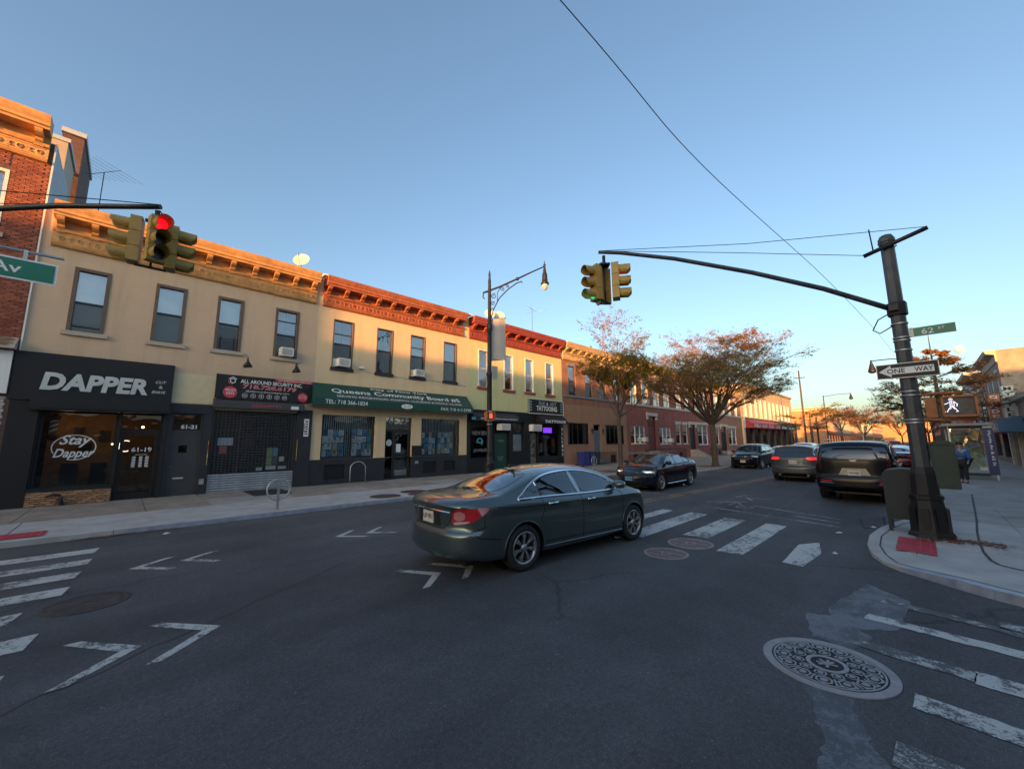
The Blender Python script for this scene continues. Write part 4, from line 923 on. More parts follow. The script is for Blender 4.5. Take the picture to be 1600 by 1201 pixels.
m = M(); m.box(2.34, 5.36, YF-.01, YF+.06, SW, SW+.05); m.build('bottom_rail', 'silver', gr)
m = M(); frame(m, 2.36, 5.34, SW+.1, 3.3, YF+.3, YF+.38, .06); m.box(3.28, 3.34, YF+.301, YF+.379, SW+.1, 3.3); m.box(2.4, 3.3, YF+.301, YF+.379, 2.5, 2.55); sw_ = m.build('shop_window', 'charcoal', B1)
sheet('pane', sw_, 2.42, 5.28, SW+.16, 3.24, YF+.34, 'glass_shop')
m = M()
for k in range(60):
    x = 3.4+k*.031; zt = 3.24
    for j in range(22):
        if wr.random() < .8: zz = 1.0+j*.105+wr.uniform(-.02, .02); m.box(x, x+.010, YF+.5, YF+.505, zz, zz+.045)
o = m.build('beaded_string_curtain', 'curtain', sw_); o['kind'] = 'stuff'
MT['paper_blue'] = pm('poster_blue', (.10, .26, .42), .6, var=.3, scale=14); MT['paper_w'] = pm('poster_paper', (.50, .56, .58), .7, var=.12, scale=18); MT['paper_g'] = pm('poster_green', (.20, .30, .12), .6, var=.4, scale=14); MT['paper_dark'] = pm('poster_dark', (.06, .09, .12), .6, var=.4, scale=14); MT['paper_tan'] = pm('poster_tan', (.45, .36, .24), .6, var=.3, scale=14); MT['paper_red'] = pm('poster_red', (.45, .12, .10), .6, var=.2, scale=14)
for (x0, x1, z0, z1, mt) in [(2.62, 3.12, 1.92, 2.22, 'paper_w'), (2.70, 2.92, 1.60, 1.90, 'paper_red'), (4.35, 4.55, 1.45, 1.80, 'paper_g'), (4.57, 4.76, 1.45, 1.80, 'paper_blue'), (4.35, 4.55, 1.08, 1.42, 'paper_g'), (4.57, 4.76, 1.08, 1.42, 'paper_dark'), (4.82, 5.02, 1.22, 1.42, 'paper_w'), (4.35, 4.72, .90, 1.04, 'paper_w'), (4.80, 5.12, .90, 1.02, 'paper_w'), (4.0, 4.22, .88, 1.0, 'paper_w')]:
    sheet('poster', sw_, x0, x1, z0, z1, YF+.3, mt)
# gooseneck lamps
def goose(x, label):
    t = thing('wall_lamp', label, 'lamp', (x, YF, 5.0), group='gooseneck lamps above the lock shop banner')
    m = M(); m.lathe([(.05, -.02), (.05, 0), (.001, 0)][::-1], (x, YF-.0, 5.12), 10, 'Y'); m.tube([(x, YF-.01, 5.12), (x, YF-.2, 5.18), (x, YF-.32, 5.36), (x, YF-.42, 5.44), (x, YF-.50, 5.38), (x, YF-.5, 5.30)], .016, 6); m.build('arm', 'iron', t)
    m = M(); m.lathe([(.03, 5.32), (.05, 5.26), (.14, 5.12), (.17, 5.06), (.165, 5.055), (.04, 5.24)], (x, YF-.5, 0), 14); m.build('lamp_shade', 'iron', t)
goose(3.25, 'left of the two black gooseneck lamps above the lock shop banner'); goose(5.05, 'right of the two black gooseneck lamps above the lock shop banner')

# ---------------------------------------------------------------- brick building at the left edge
MT['brick_red'] = brick_mat('brick_dark_red', (.26, .075, .045), (.20, .055, .038), (.13, .08, .065))
MT['br_a'] = pm('brick_red_a', (.29, .085, .05), .85, var=.2, scale=9, bump=.4); MT['br_b'] = pm('brick_red_b', (.22, .062, .04), .85, var=.2, scale=9, bump=.4); MT['br_c'] = pm('brick_red_c', (.34, .11, .06), .85, var=.2, scale=9, bump=.4)
MT['mortar'] = pm('mortar', (.13, .085, .07), .95, var=.2)
MT['siding'] = pm('siding_blue_grey', (.44, .50, .53), .6, var=.06)
B0 = thing('brick_building', 'tall dark red brick building with ochre cornice at the left edge', 'building', (-6, YF, 0))
W0 = [(-4.75, -3.42, 8.45, 10.55), (-4.75, -3.42, 5.3, 7.3), (-7.4, -6.1, 8.45, 10.55), (-7.4, -6.1, 5.3, 7.3), (-9.9, -8.7, 8.45, 10.55), (-9.9, -8.7, 5.3, 7.3)]
m = M(); wall_front(m, -11.5, -2.6, SW-.05, 11.9, YF-.02, W0); m.build('wall', 'mortar', B0)
shell(B0, -11.5, -2.6, 11.9, YF-.02, YF+3.5, 'siding', side_mat='siding')
shell(B0, -11.5, -2.6, 11.0, YF+3.5, YF+14, 'siding', side_mat='siding', inner=False)
brick_field(B0, -3.41, -2.6, 5.0, 11.25, YF-.021, .215, .0735, ('br_a', 'br_b', 'br_c'), seed=2, limit=290, from_top=True)
brick_field(B0, -11.4, -7.45, 4.9, 11.25, YF-.021, .215, .0735, ('br_a', 'br_b', 'br_c'), seed=3, limit=0)
brick_field(B0, -6.08, -4.76, 4.9, 11.25, YF-.021, .215, .0735, ('br_a', 'br_b', 'br_c'), seed=6, limit=0)
brick_field(B0, -4.75, -3.42, 7.45, 8.3, YF-.021, .215, .0735, ('br_a', 'br_b', 'br_c'), seed=7, limit=0)
brick_field(B0, -4.75, -3.42, 10.7, 11.25, YF-.021, .215, .0735, ('br_a', 'br_b', 'br_c'), seed=8, limit=0)
for a in W0: window(B0, *a, y=YF-.02, fm='whiteframe', casing=(.08, 'whiteframe'), sill='brownstone')
c0 = cornice(B0, -11.4, -2.72, 'ochre', zb=11.12, y=YF-.02, xs=[-11.2+.5+i*1.35 for i in range(0)]+[-2.95-1.25*i for i in range(7)], k=1.02)
m = M(); m.box(-2.62, -2.58, YF-.05, YF+.04, 3.6, 11.9); m.build('corner_bead', 'whiteframe', B0)
m = M()
z = 9.0
while z < 11.9: m.box(-2.598, -2.585, YF+.04, YF+3.4, z, z+.085); z += .11
o = m.build('siding_boards', 'siding', B0); o['kind'] = 'stuff'
def chimney(x0, x1, y0, y1, z0, z1):
    m = M(); m.box(x0, x1, y0, y1, z0, z1); c = m.build('chimney', 'brick_red', B0); m = M(); m.box(x0-.06, x1+.06, y0-.06, y1+.06, z1, z1+.14); m.build('chimney_cap', 'brownstone', c)
m = M(); m.box(-3.3, -2.62, YF+2.1, YF+4.3, 10.5, 13.25); m.build('roof_bulkhead', 'brownstone', B0); m = M(); m.box(-3.35, -2.56, YF+2.05, YF+4.35, 13.25, 13.4); m.build('bulkhead_cap', 'siding', B0)
MT['brick_dark'] = brick_mat('brick_dark', (.15, .075, .055), (.11, .06, .05), (.10, .085, .075)); m = M(); m.box(-3.1, -2.5, YF+4.6, YF+8.2, 9.0, 15.0); c = m.build('chimney', 'brick_dark', B0); m = M(); m.box(-3.16, -2.44, YF+4.5, YF+8.3, 15.0, 15.2); m.build('chimney_cap', 'siding', c)  # darker brick for the rear stack
m = M(); m.box(-2.55, -2.15, YF+8.4, YF+9.2, 9.0, 13.4); m.build('low_chimney', 'brownstone', B0)
sg = thing('shop_sign', 'white and dark red curved shop sign cut off by the left edge', 'sign', (-4, YF-.2, 3.5))
m = M(); m.box(-8.5, -2.70, YF-.18, YF-.025, 3.52, 4.82); m.build('sign_board', 'white', sg)
m = M(); pts = [(-8.4, 3.64)]+[(-3.2+.30*sin(k*.55)*(1), 3.62+k*.1) for k in range(12)]+[(-8.4, 4.72)]; m.face([(a, YF-.185, b) for a, b in pts]); m.build('red_print', 'print_red' if False else 'darkred', sg)
m = M(); m.extr([(YF-.03, 5.25), (YF-.45, 4.92), (YF-.45, 4.86), (YF-.03, 4.86)][::-1], -8.5, -2.66, 'X'); hdm = m.build('shingle_hood', 'brownstone', B0)
MT['shingle'] = pm('cedar_shingle', (.22, .14, .085), .9, var=.3, scale=8)
m = M()
for k in range(5):
    t0, t1 = k/5, (k+1)/5
    for i in range(30):
        x = -8.45+i*.195+(k % 2)*.09
        if x > -2.85: continue
        m.add([(x, YF-.45+.42*t0-.004, 4.93+.33*t0+.012), (x+.185, YF-.45+.42*t0-.004, 4.93+.33*t0+.012), (x+.185, YF-.45+.42*t1, 4.93+.33*t1+.004), (x, YF-.45+.42*t1, 4.93+.33*t1+.004)], [(0, 1, 2, 3)])
o = m.build('shingle_courses', 'shingle', B0); o['kind'] = 'stuff'
MT['wbrick'] = pm('white_brick', (.50, .47, .46), .8, var=.15, scale=10, bump=.3); MT['wbrick_b'] = pm('white_brick_b', (.40, .37, .37), .8, var=.15, scale=10, bump=.3)
brick_field(B0, -4.0, -2.68, SW, 3.5, YF-.021, .23, .095, ('wbrick', 'wbrick_b'), seed=9)
boxo('door_leaf', B0, -6.5, -4.0, YF-.07, YF-.022, SW, 3.4, 'darkgrey')
# ---------------------------------------------------------------- cream building with the green awning
B2 = thing('shop_building', 'two storey cream building with red-brown cornice and long green awning', 'building', (10.3, YF, 0))
W2 = [(X_(a), X_(b), Z_(5.78), Z_(8.30)) for a, b in ((7.09, 8.12), (9.42, 10.38), (11.5, 12.48), (13.83, 14.83))]
m = M(); wall_front(m, 5.95, 14.75, 3.3, 9.75, YF, W2)
wall_front(m, 5.95, 14.75, 1.24, 3.3, YF, [(6.40, 8.95, 1.24, 3.3), (9.52, 11.03, 1.24, 3.3), (11.62, 14.22, 1.24, 3.3)], .4)
m.build('wall', 'cream', B2)
m = M(); wall_front(m, 5.95, 14.75, SW-.05, 1.24, YF-.03, [(9.52, 11.03, SW-.05, 1.24), (6.60, 7.55, .32, 1.0), (11.75, 12.6, .32, .95), (13.1, 13.9, .38, .95)], .10); m.face([(5.95, YF-.03, 1.24), (14.75, YF-.03, 1.24), (14.75, YF, 1.24), (5.95, YF, 1.24)]); m.build('dark_plinth', 'charcoal', B2)
for a in ((6.60, 7.55, .32, 1.0), (11.75, 12.6, .32, .95), (13.1, 13.9, .38, .95)): sheet('vent_panel', B2, *a, YF+.06, 'black')
shell(B2, 5.95, 14.75, 9.75, YF, YF+14, 'cream')
cornice(B2, 6.10, 14.35, 'redbrown', xs=[6.28+.82*i for i in range(10)])
m = M(); m.box(5.95, 14.78, YF-.45, YF+.1, 9.80, 9.86); m.build('roof_edge', 'white', B2)
for i, (a, b, c, d) in enumerate(W2): window(B2, a, b, c, d, fm='brownframe' if 0 else 'blackframe', casing=(.05, 'brownframe'), sill='charcoal', sillw=.06, extra=(d-.7 if i in (0, 2) else None), blind=(.5, .95, .75, .95)[i], blindmat=('curtain', 'curtain', 'blind', 'blind')[i])
# awning
aw = thing('awning', 'long dark green awning reading Queens Community Board #5', 'awning', (10.3, YF-.5, 3.65))
MT['awn_green'] = pm('awning_green', (.005, .055, .038), .55, var=.08, scale=2); 
ya, za = YF-.01, 4.74; yb_, zb_ = YF-.78, 3.98; zc_ = 3.66
m = M(); x0, x1 = 5.72, 14.62; i0, i1 = 5.98, 14.7
m.face([(x0, yb_, zb_), (x1, yb_, zb_), (i1, ya, za), (i0-.1, ya, za)]); m.face([(x0, yb_, zc_), (x1, yb_, zc_), (x1, yb_, zb_), (x0, yb_, zb_)]); m.face([(x0, yb_, zc_), (x0, yb_, zb_), (i0-.1, ya, za), (i0-.1, ya, zc_)]); m.face([(x1, yb_, zc_), (i1, ya, zc_), (i1, ya, za), (x1, yb_, zb_)])
m.face([(x0, yb_+.01, zb_-.01), (i0-.1, ya, za-.012), (i1, ya, za-.012), (x1, yb_+.01, zb_-.01)]); m.build('fabric', 'awn_green', aw)
m = M(); n_ = (Vector((0, ya, za))-Vector((0, yb_, zb_))).normalized(); ol = lambda x, t: Vector((x, yb_, zb_))+n_*t+Vector((0, -.012, .014))
text(m, 'City of New York', ol(8.55, .80), UX, n_, 3.3, .20, offset=.008); text(m, 'Queens Community Board #5', ol(6.6, .34), UX, n_, 7.3, .38, offset=.010); text(m, 'SERVING RIDGEWOOD, MASPETH, GLENDALE & MIDDLE VILLAGE', ol(6.75, .09), UX, n_, 7.1, .17)
text(m, 'TEL: 718 366-1834', (6.22, yb_-.008, 3.74), UX, UZ, 1.95, .19, offset=.006); text(m, 'FAX: 718 417-5799', (12.35, yb_-.008, 3.73), UX, UZ, 2.1, .17, offset=.004); 
m.face([(10.27+.33*cos(k*pi/12), yb_-.008, 3.82+.12*sin(k*pi/12)) for k in range(24)]); m.build('lettering', 'white', aw)
m = M(); text(m, '61-23', (10.08, yb_-.012, 3.77), UX, UZ, .38, .11); m.build('number_print', 'awn_green', aw)
m = M()
for x in (5.75, 8.7, 11.7, 14.6): m.box(x, x+.03, yb_+.02, YF, zc_+.01, zc_+.04)
m.build('awning_frame', 'silver', aw)
# display windows with notices
MT['vblind'] = pm('vertical_blind', (.34, .38, .40), .8, var=.25, scale=6)
def display(x0, x1, z0, z1, groups, seed):
    m = M(); frame(m, x0, x1, z0, z1, YF+.06, YF+.14, .07); o = m.build('display_window', 'charcoal', B2); sheet('pane', o, x0+.07, x1-.07, z0+.07, z1-.07, YF+.10, 'glass_notice')
    m = M(); x = x0
    while x < x1: m.box(x, x+.075, YF+.36, YF+.365, z0, z1, rot=Matrix.Rotation(.5, 3, 'Z')); x += .10
    q = m.build('vertical_blinds', 'vblind', o); q['kind'] = 'stuff'
    r = random.Random(seed)
    for (a, b, c, d, nx, nz) in groups:
        for i in range(nx):
            for j in range(nz):
                xa = a+(b-a)*i/nx+r.uniform(0, .03); za_ = c+(d-c)*j/nz+r.uniform(0, .02); w = (b-a)/nx*r.uniform(.82, .98); h = (d-c)/nz*r.uniform(.8, .97)
                sh = sheet('notice', o, xa, xa+w, za_, za_+h, YF+.155, r.choice(['paper_w', 'paper_w', 'paper_w', 'paper_blue', 'paper_blue', 'paper_tan', 'paper_dark' if r.random() < .5 else 'paper_w', 'paper_g' if r.random() < .3 else 'paper_w']))
                pr = M(); kind = r.random()
                for t in range(r.randint(3, 6)): zz = za_+h*(.15+.13*t); pr.box(xa+w*.12, xa+w*r.uniform(.5, .88), YF+.151, YF+.152, zz, zz+h*.05)
                if kind < .5: pr.box(xa+w*.15, xa+w*.6, YF+.150, YF+.152, za_+h*.62, za_+h*.9)
                q = pr.build('notice_print', 'paper_dark' if r.random() < .6 else 'paper_blue', o); q['kind'] = 'stuff'
display(6.40, 8.95, 1.26, 3.64, [(6.46, 7.48, 1.36, 2.62, 4, 4), (7.86, 8.86, 1.36, 2.66, 4, 4)], 3)
display(11.62, 14.22, 1.24, 3.62, [(11.7, 12.62, 1.32, 2.56, 4, 4), (12.78, 13.84, 1.34, 2.6, 5, 4)], 5)
m = M(); frame(m, 9.52, 11.03, SW, 3.6, YF+.10, YF+.20, .06); m.box(9.6, 10.97, YF+.101, YF+.199, 2.58, 2.68); m.box(9.98, 10.05, YF+.101, YF+.199, SW, 2.58); ef = m.build('entrance_frame', 'blackframe', B2)
sheet('pane', ef, 9.58, 9.98, .2, 2.58, YF+.15, 'glass_shop'); sheet('pane', ef, 9.58, 10.97, 2.68, 3.54, YF+.15, 'glass')
m = M(); frame(m, 10.06, 10.96, SW+.01, 2.57, YF+.12, YF+.18, .09, .16); m.box(10.15, 10.87, YF+.13, YF+.17, 1.28, 1.33); dr_ = m.build('door', 'blackframe', B2); sheet('pane', dr_, 10.15, 10.87, .28, 2.48, YF+.15, 'glass')
sheet('door_blind', dr_, 10.1, 10.9, .2, 1.28, YF+.3, 'curtain')
m = M(); text(m, '61-23', (9.72, YF+.095, 2.95), UX, UZ, 1.02, .34, offset=.01); m.build('house_number', 'curtain', ef)
sheet('notice', dr_, 10.2, 10.46, 1.5, 1.92, YF+.118, 'white'); m = M(); m.face([(9.78+.16*cos(k*pi/8), YF+.095, 1.98+.17*sin(k*pi/8)) for k in range(16)]); m.build('seal_sticker', 'paper_w', ef)
m = M(); m.box(11.06, 11.58, YF-.16, YF-.002, 1.28, 1.82); tag(m.build('mail_drop', 'black'), 'black mail drop box on the pilaster right of the green awning entrance', 'mailbox')
m = M(); m.box(11.25, 11.45, YF-.045, YF-.03, .86, 1.0); m.build('vent_cover', 'silver', B2)
# ---------------------------------------------------------------- yellow-green building
B3 = thing('shop_building', 'two storey yellow-green building with dark red cornice, two black shopfronts and tattoo sign', 'building', (19.4, YF, 0))
W3 = [(X_(a), X_(b), Z_(5.68), Z_(8.27)) for a, b in ((16.62, 17.63), (19.0, 19.98), (21.17, 22.16), (23.52, 24.55))]
m = M(); wall_front(m, 14.75, 24.05, 4.0, 9.75, YF, W3)
m.build('wall', 'yellowgreen', B3)
m = M(); wall_front(m, 14.75, 24.05, SW-.05, 4.0, YF-.01, [(15.05, 16.95, .95, 3.2), (17.0, 18.3, SW-.05, 3.2), (18.65, 19.7, 1.3, 3.3), (20.3, 21.1, SW-.05, 3.2), (21.2, 23.6, .9, 3.2)], .3); m.build('shopfront_wall', 'black', B3)
shell(B3, 14.75, 24.05, 9.75, YF, YF+14, 'yellowgreen')
cornice(B3, 14.85, 23.9, 'darkred', xs=[15.1+.955*i for i in range(10)])
for i, (a, b, c, d) in enumerate(W3): window(B3, a, b, c, d, fm='whiteframe', casing=(.07, 'whiteframe'), sill='darkred', sillh=.16, blind=(.95, .5, .9, .8)[i])
m = M(); frame(m, 15.05, 16.95, .95, 3.2, YF+.1, YF+.18, .06); m.box(16.60, 16.66, YF+.095, YF+.185, .95, 3.2); sw1 = m.build('shop_window', 'navy', B3); sheet('pane', sw1, 15.1, 16.9, 1.0, 3.15, YF+.14, 'glass_shop')
m = M(); text(m, 'NEW ERA', (15.25, YF+.09, 2.42), UX, UZ, 1.25, .26); text(m, 'JEWELED', (15.35, YF+.09, 1.35), UX, UZ, 1.2, .22); m.build('window_lettering', 'curtain', sw1)
m = M()
for k in range(14):
    a, b = k*pi/10-1, (k+1)*pi/10-1; m.face([(15.85+.26*cos(a), YF+.088, 2.0+.26*sin(a)), (15.85+.15*cos(a), YF+.088, 2.0+.18*sin(a)), (15.85+.15*cos(b), YF+.088, 2.0+.18*sin(b)), (15.85+.26*cos(b), YF+.088, 2.0+.26*sin(b))])
m.face([(15.70, YF+.088, 1.92), (16.0, YF+.088, 1.92), (16.0, YF+.088, 2.0), (15.70, YF+.088, 2.0)]); m.build('window_emblem', 'print_teal', sw1)
m = M(); frame(m, 17.0, 18.3, SW, 3.2, YF+.1, YF+.2, .08); m.box(17.08, 18.22, YF+.101, YF+.199, 2.55, 2.63); d3 = m.build('door_frame', 'black', B3)
MT['door_green'] = pm('door_green', (.012, .055, .042), .4, var=.1); m = M(); m.box(17.1, 18.2, YF+.14, YF+.18, SW+.01, 2.54); dg = m.build('door', 'door_green', d3)
m = M(); text(m, 'OPEN', (17.4, YF+.135, 2.0), UX, UZ, .5, .12); text(m, 'PLEASE', (17.4, YF+.135, .95), UX, UZ, .5, .1); text(m, 'RING', (17.48, YF+.135, .8), UX, UZ, .34, .1); m.build('door_lettering', 'curtain', dg)
m = M(); frame(m, 18.65, 19.7, 1.3, 3.3, YF+.1, YF+.17, .06); m.box(18.7, 19.65, YF+.101, YF+.169, 2.5, 2.62); w3 = m.build('window', 'black', B3); sheet('pane', w3, 18.7, 19.65, 1.35, 3.25, YF+.13, 'glass'); sheet('curtain', w3, 18.7, 19.65, 1.35, 2.5, YF+.2, 'blind')
m = M(); frame(m, 20.3, 21.1, SW, 3.2, YF+.1, YF+.18, .06); dd = m.build('door_frame', 'black', B3); MT['mural'] = pm('painted_door_mural', (.10, .10, .09), .5, var=.9, scale=5); m = M(); m.box(20.36, 21.04, YF+.13, YF+.16, SW+.01, 2.6); m.build('door', 'mural', dd)
m = M()
for k in range(3):
    cz = .7+k*.6; pts = [(20.7+.16*cos(a*.6+k), YF+.125, cz+.2*sin(a*.6+k*2)) for a in range(8)]; m.tube(pts, .02, 5)
m.build('scroll_painting', 'paper_tan', dd)
m = M(); frame(m, 21.2, 23.6, .9, 3.2, YF+.1, YF+.18, .06); w4 = m.build('shop_window', 'black', B3); sheet('pane', w4, 21.25, 23.55, .95, 3.15, YF+.14, 'glass_shop')
MT['purple'] = pm('purple_neon_panel', (.2, .05, .6), .4, var=0, emit=(.16, .03, .9), estr=.5)
tag(sheet('neon_sign', None, 21.85, 22.8, 2.62, 3.0, YF+.085, 'purple'), 'glowing purple open sign in the tattoo shop window', 'sign')
m = M(); m.lathe([(.001, 2.5), (.2, 2.48), (.33, 2.36), (.34, 2.2), (.2, 2.2)], (22.45, YF+.5, 0), 14); m.lathe([(.17, 1.05), (.2, 1.4), (.16, 1.8), (.19, 2.2)], (22.45, YF+.5, 0), 12); m.box(22.2, 22.7, YF+.3, YF+.6, .9, 1.08); tag(m.build('display_figure', 'curtain'), 'pale mushroom shaped display figure inside the tattoo shop window', 'figurine')
for k, (x0, x1, z0, z1, mt) in enumerate([(21.3, 21.6, 1.1, 1.6, 'paper_tan'), (21.3, 21.62, 1.7, 2.2, 'paper_dark'), (21.66, 21.95, 1.2, 1.9, 'paper_tan'), (22.95, 23.4, 1.1, 1.5, 'paper_dark'), (23.0, 23.35, 1.6, 2.2, 'paper_red')]): sheet('flash_art', w4, x0, x1, z0, z1, YF+.3, mt)
fa = thing('fascia_sign', 'black fascia strip with small white lettering above the dark jewellery shopfront', 'sign', (17, YF-.2, 3.5))
m = M(); m.extr([(YF-.012, 3.85), (YF-.42, 3.55), (YF-.42, 3.28), (YF-.012, 3.28)][::-1], 15.0, 18.9, 'X'); m.build('sign_board', 'navy', fa); m = M(); text(m, 'GOLD & SILVER JEWELRY & WATCH REPAIRING', (15.5, YF-.425, 3.36), UX, UZ, 3.2, .13, offset=.01); m.build('lettering', 'white', fa)
m = M(); m.box(14.8, 15.1, YF-.426, YF-.42, 3.33, 3.5); m.build('teal_patch', 'print_teal', fa)
ts = thing('awning', 'small black awning reading TATTOOS above the tattoo shop window', 'awning', (22.5, YF-.3, 3.3))
m = M(); m.extr([(YF-.012, 3.95), (YF-.5, 3.62), (YF-.55, 3.5), (YF-.55, 3.28), (YF-.012, 3.28)][::-1], 21.0, 23.9, 'X'); m.build('fabric', 'black', ts); m = M(); text(m, 'TATTOOS', (21.35, YF-.556, 3.32), UX, UZ, 2.4, .20, shear=.25, offset=.04); m.build('lettering', 'white', ts)
ss = thing('sign_board', 'dark framed signboard reading TATTOOING above the small black awning', 'sign', (22.1, YF-.1, 4.1))
m = M(); m.box(20.15, 24.0, YF-.10, YF-.011, 3.98, 5.02); m.build('sign_panel', 'black', ss); m = M(); frame(m, 20.13, 24.02, 3.96, 5.04, YF-.12, YF-.10, .045); m.build('sign_frame', 'whiteframe', ss)
m = M(); text(m, 'TATTOOING', (20.95, YF-.106, 4.2), UX, UZ, 2.3, .36, offset=.035)
text(m, '&', (22.05, YF-.106, 4.62), UX, UZ, .2, .22, offset=.02); m.build('lettering', 'white', ss)
m = M(); text(m, 'INK', (21.2, YF-.104, 4.58), UX, UZ, .8, .32, offset=.05); text(m, 'ART', (22.4, YF-.104, 4.58), UX, UZ, .8, .32, offset=.05)
for x in (20.25, 23.65):
    for k in range(4): m.box(x, x+.22, YF-.103, YF-.101, 4.15+k*.2, 4.28+k*.2)
m.build('teal_lettering', pm('print_slate', (.16, .24, .28), .5, var=.1), ss)
vs_ = thing('vertical_sign', 'narrow black vertical sign with white letters at the right end of the tattoo shop', 'sign', (23.8, YF-.1, 1))
m = M(); m.box(23.66, 23.98, YF-.09, YF-.012, .75, 3.15); m.build('sign_panel', 'black', vs_); m = M()
for k, ch in enumerate('WALKINS'): text(m, ch, (23.73, YF-.095, 2.78-k*.31), UX, UZ, .18, .22, offset=.02)
m.build('lettering', 'white', vs_)
# ---------------------------------------------------------------- air conditioners in windows
def ac(x, y, z, w=.56, h=.38, d=.34, label='', s=1, sidepanels=0.):
    t = thing('air_conditioner', label, 'air conditioner', (x, y, z), group='window air conditioners')
    m = M(); y0, y1 = (y-d, y+.1) if s == 1 else (y-.1, y+d); m.box(x-w/2, x+w/2, y0, y1, z, z+h)
    m.build('casing', 'whiteframe', t)
    m = M(); yf = y0 if s == 1 else y1
    for k in range(9): zz = z+.05+k*(h-.08)/9; m.box(x-w/2+.05, x+w/2-.05, yf-.008, yf+.004, zz, zz+.018)
    m.build('grille', 'curtain', t)
    if sidepanels:
        m = M(); m.box(x-w/2-sidepanels, x-w/2, y+.07, y+.09, z, z+h+.02); m.box(x+w/2, x+w/2+sidepanels, y+.07, y+.09, z, z+h+.02); m.build('side_panel', 'whiteframe', t)
ac(4.68, YF, 5.74, .5, .36, label='white air conditioner in the rightmost upper window of the tan building')
ac(7.14, YF, 5.60, .56, .38, sidepanels=.18, label='white air conditioner in the leftmost upper window of the cream building')
ac(11.25, YF, 5.58, .54, .36, sidepanels=.17, label='white air conditioner in the third upper window of the cream building')
ac(17.65, YF-.05, 2.74, .85, .42, label='white air conditioner above the green shop door')
ac(20.7, YF-.05, 2.72, .95, .46, label='white air conditioner above the tattoo shop door')
m = M(); m.box(7.95, 8.2, YF-.16, YF-.002, 5.62, 5.74); m.lathe([(.03, 0), (.03, .03)], (8.07, YF-.08, 5.74), 8); tag(m.build('wall_flood_light', 'whiteframe'), 'small cream flood light box on the cream wall between two upper windows', 'lamp')
# cable run along the cream wall
m = M(); m.tube([(8.3, YF-.012, 5.5), (10.5, YF-.012, 5.42), (12.6, YF-.012, 5.45), (14.7, YF-.012, 5.36)], .008, 4); m.build('cable', 'curtain', B2)
# ---------------------------------------------------------------- brick building with large dark windows
MT['brick_brown'] = brick_mat('brick_red_brown', (.34, .14, .085), (.27, .11, .075), (.25, .2, .16))
MT['brick_paint'] = brick_mat('brick_painted_terracotta', (.37, .21, .135), (.35, .195, .125), (.30, .17, .11), bump=.4, var=.12)
MT['slate_trim'] = pm('slate_trim', (.20, .21, .23), .7, var=.1)
B4 = thing('brick_building', 'two storey brick building with sand cornice and terracotta painted ground floor behind the slender tree', 'building', (28.8, YF, 0))
W4 = [(X_(a), X_(b), 5.65, 8.0) for a, b in ((26.5, 27.5), (28.95, 29.95), (31.15, 32.2))]+[(31.6, 32.6, 5.65, 8.0)]
m = M(); wall_front(m, 24.05, 33.6, 4.9, 9.7, YF, W4); m.build('wall', 'brick_brown', B4)
m = M(); wall_front(m, 24.05, 33.6, SW-.05, 4.9, YF-.01, [(24.6, 27.45, 1.75, 3.45), (28.15, 29.15, .5, 3.4), (29.95, 33.05, 1.7, 3.4), (30.6, 31.6, SW, .8)]); m.build('painted_wall', 'brick_paint', B4)
shell(B4, 24.05, 33.6, 9.7, YF, YF+14, 'brick_brown')
cornice(B4, 24.15, 33.5, 'sandtrim', xs=[24.38+.9*i for i in range(11)])
for i, q in enumerate(W4): window(B4, *q, fm='blackframe', sill=None, blind=(.4, .5, .5, .4)[i], blindmat='blind')
boxo('sill_band', B4, 24.2, 33.3, YF-.1, YF-.001, 5.48, 5.64, 'slate_trim'); 
for a, b, _, d in W4: boxo('lintel', B4, a-.12, b+.12, YF-.03, YF-.001, d, d+.22, 'slate_trim')
for (a, b, c, d) in ((24.6, 27.45, 1.75, 3.45), (29.95, 33.05, 1.7, 3.4)):
    m = M(); frame(m, a, b, c, d, YF+.05, YF+.12, .06); n = 4
    for k in range(1, n): x = a+(b-a)*k/n; m.box(x-.02, x+.02, YF+.051, YF+.119, c, d)
    w_ = m.build('window', 'blackframe', B4); sheet('pane', w_, a+.06, b-.06, c+.06, d-.06, YF+.09, 'glass_shop'); sheet('curtain', w_, a, a+.6, c, d, YF+.25, 'curtain'); sheet('curtain', w_, b-.5, b, c, d, YF+.25, 'curtain')
    boxo('sill', w_, a-.1, b+.1, YF-.07, YF+.05, c-.09, c, 'brick_paint')
MT['door_slate'] = pm('door_slate_blue', (.10, .14, .19), .5, var=.1)
m = M(); m.box(28.2, 29.1, YF+.1, YF+.15, .5, 2.9); frame(m, 28.15, 29.15, .5, 3.4, YF+.05, YF+.1, .05); m.build('door', 'door_slate', B4); boxo('door_step', B4, 27.9, 29.4, YF-.6, YF-.012, SW, .5, 'concrete_grey'); sheet('basement_opening', B4, 30.6, 31.6, SW, .8, YF+.12, 'seam')
for x in (27.85, 29.5):
    m = M(); m.box(x-.05, x+.05, YF-.12, YF-.012, 2.75, 3.0); m.lathe([(.05, 2.7), (.09, 2.6), (.001, 2.6)], (x, YF-.1, 0), 8); tag(m.build('wall_lamp', 'iron'), ('black wall lamp left of the slate blue door' if x < 28 else 'black wall lamp right of the slate blue door'), 'lamp')
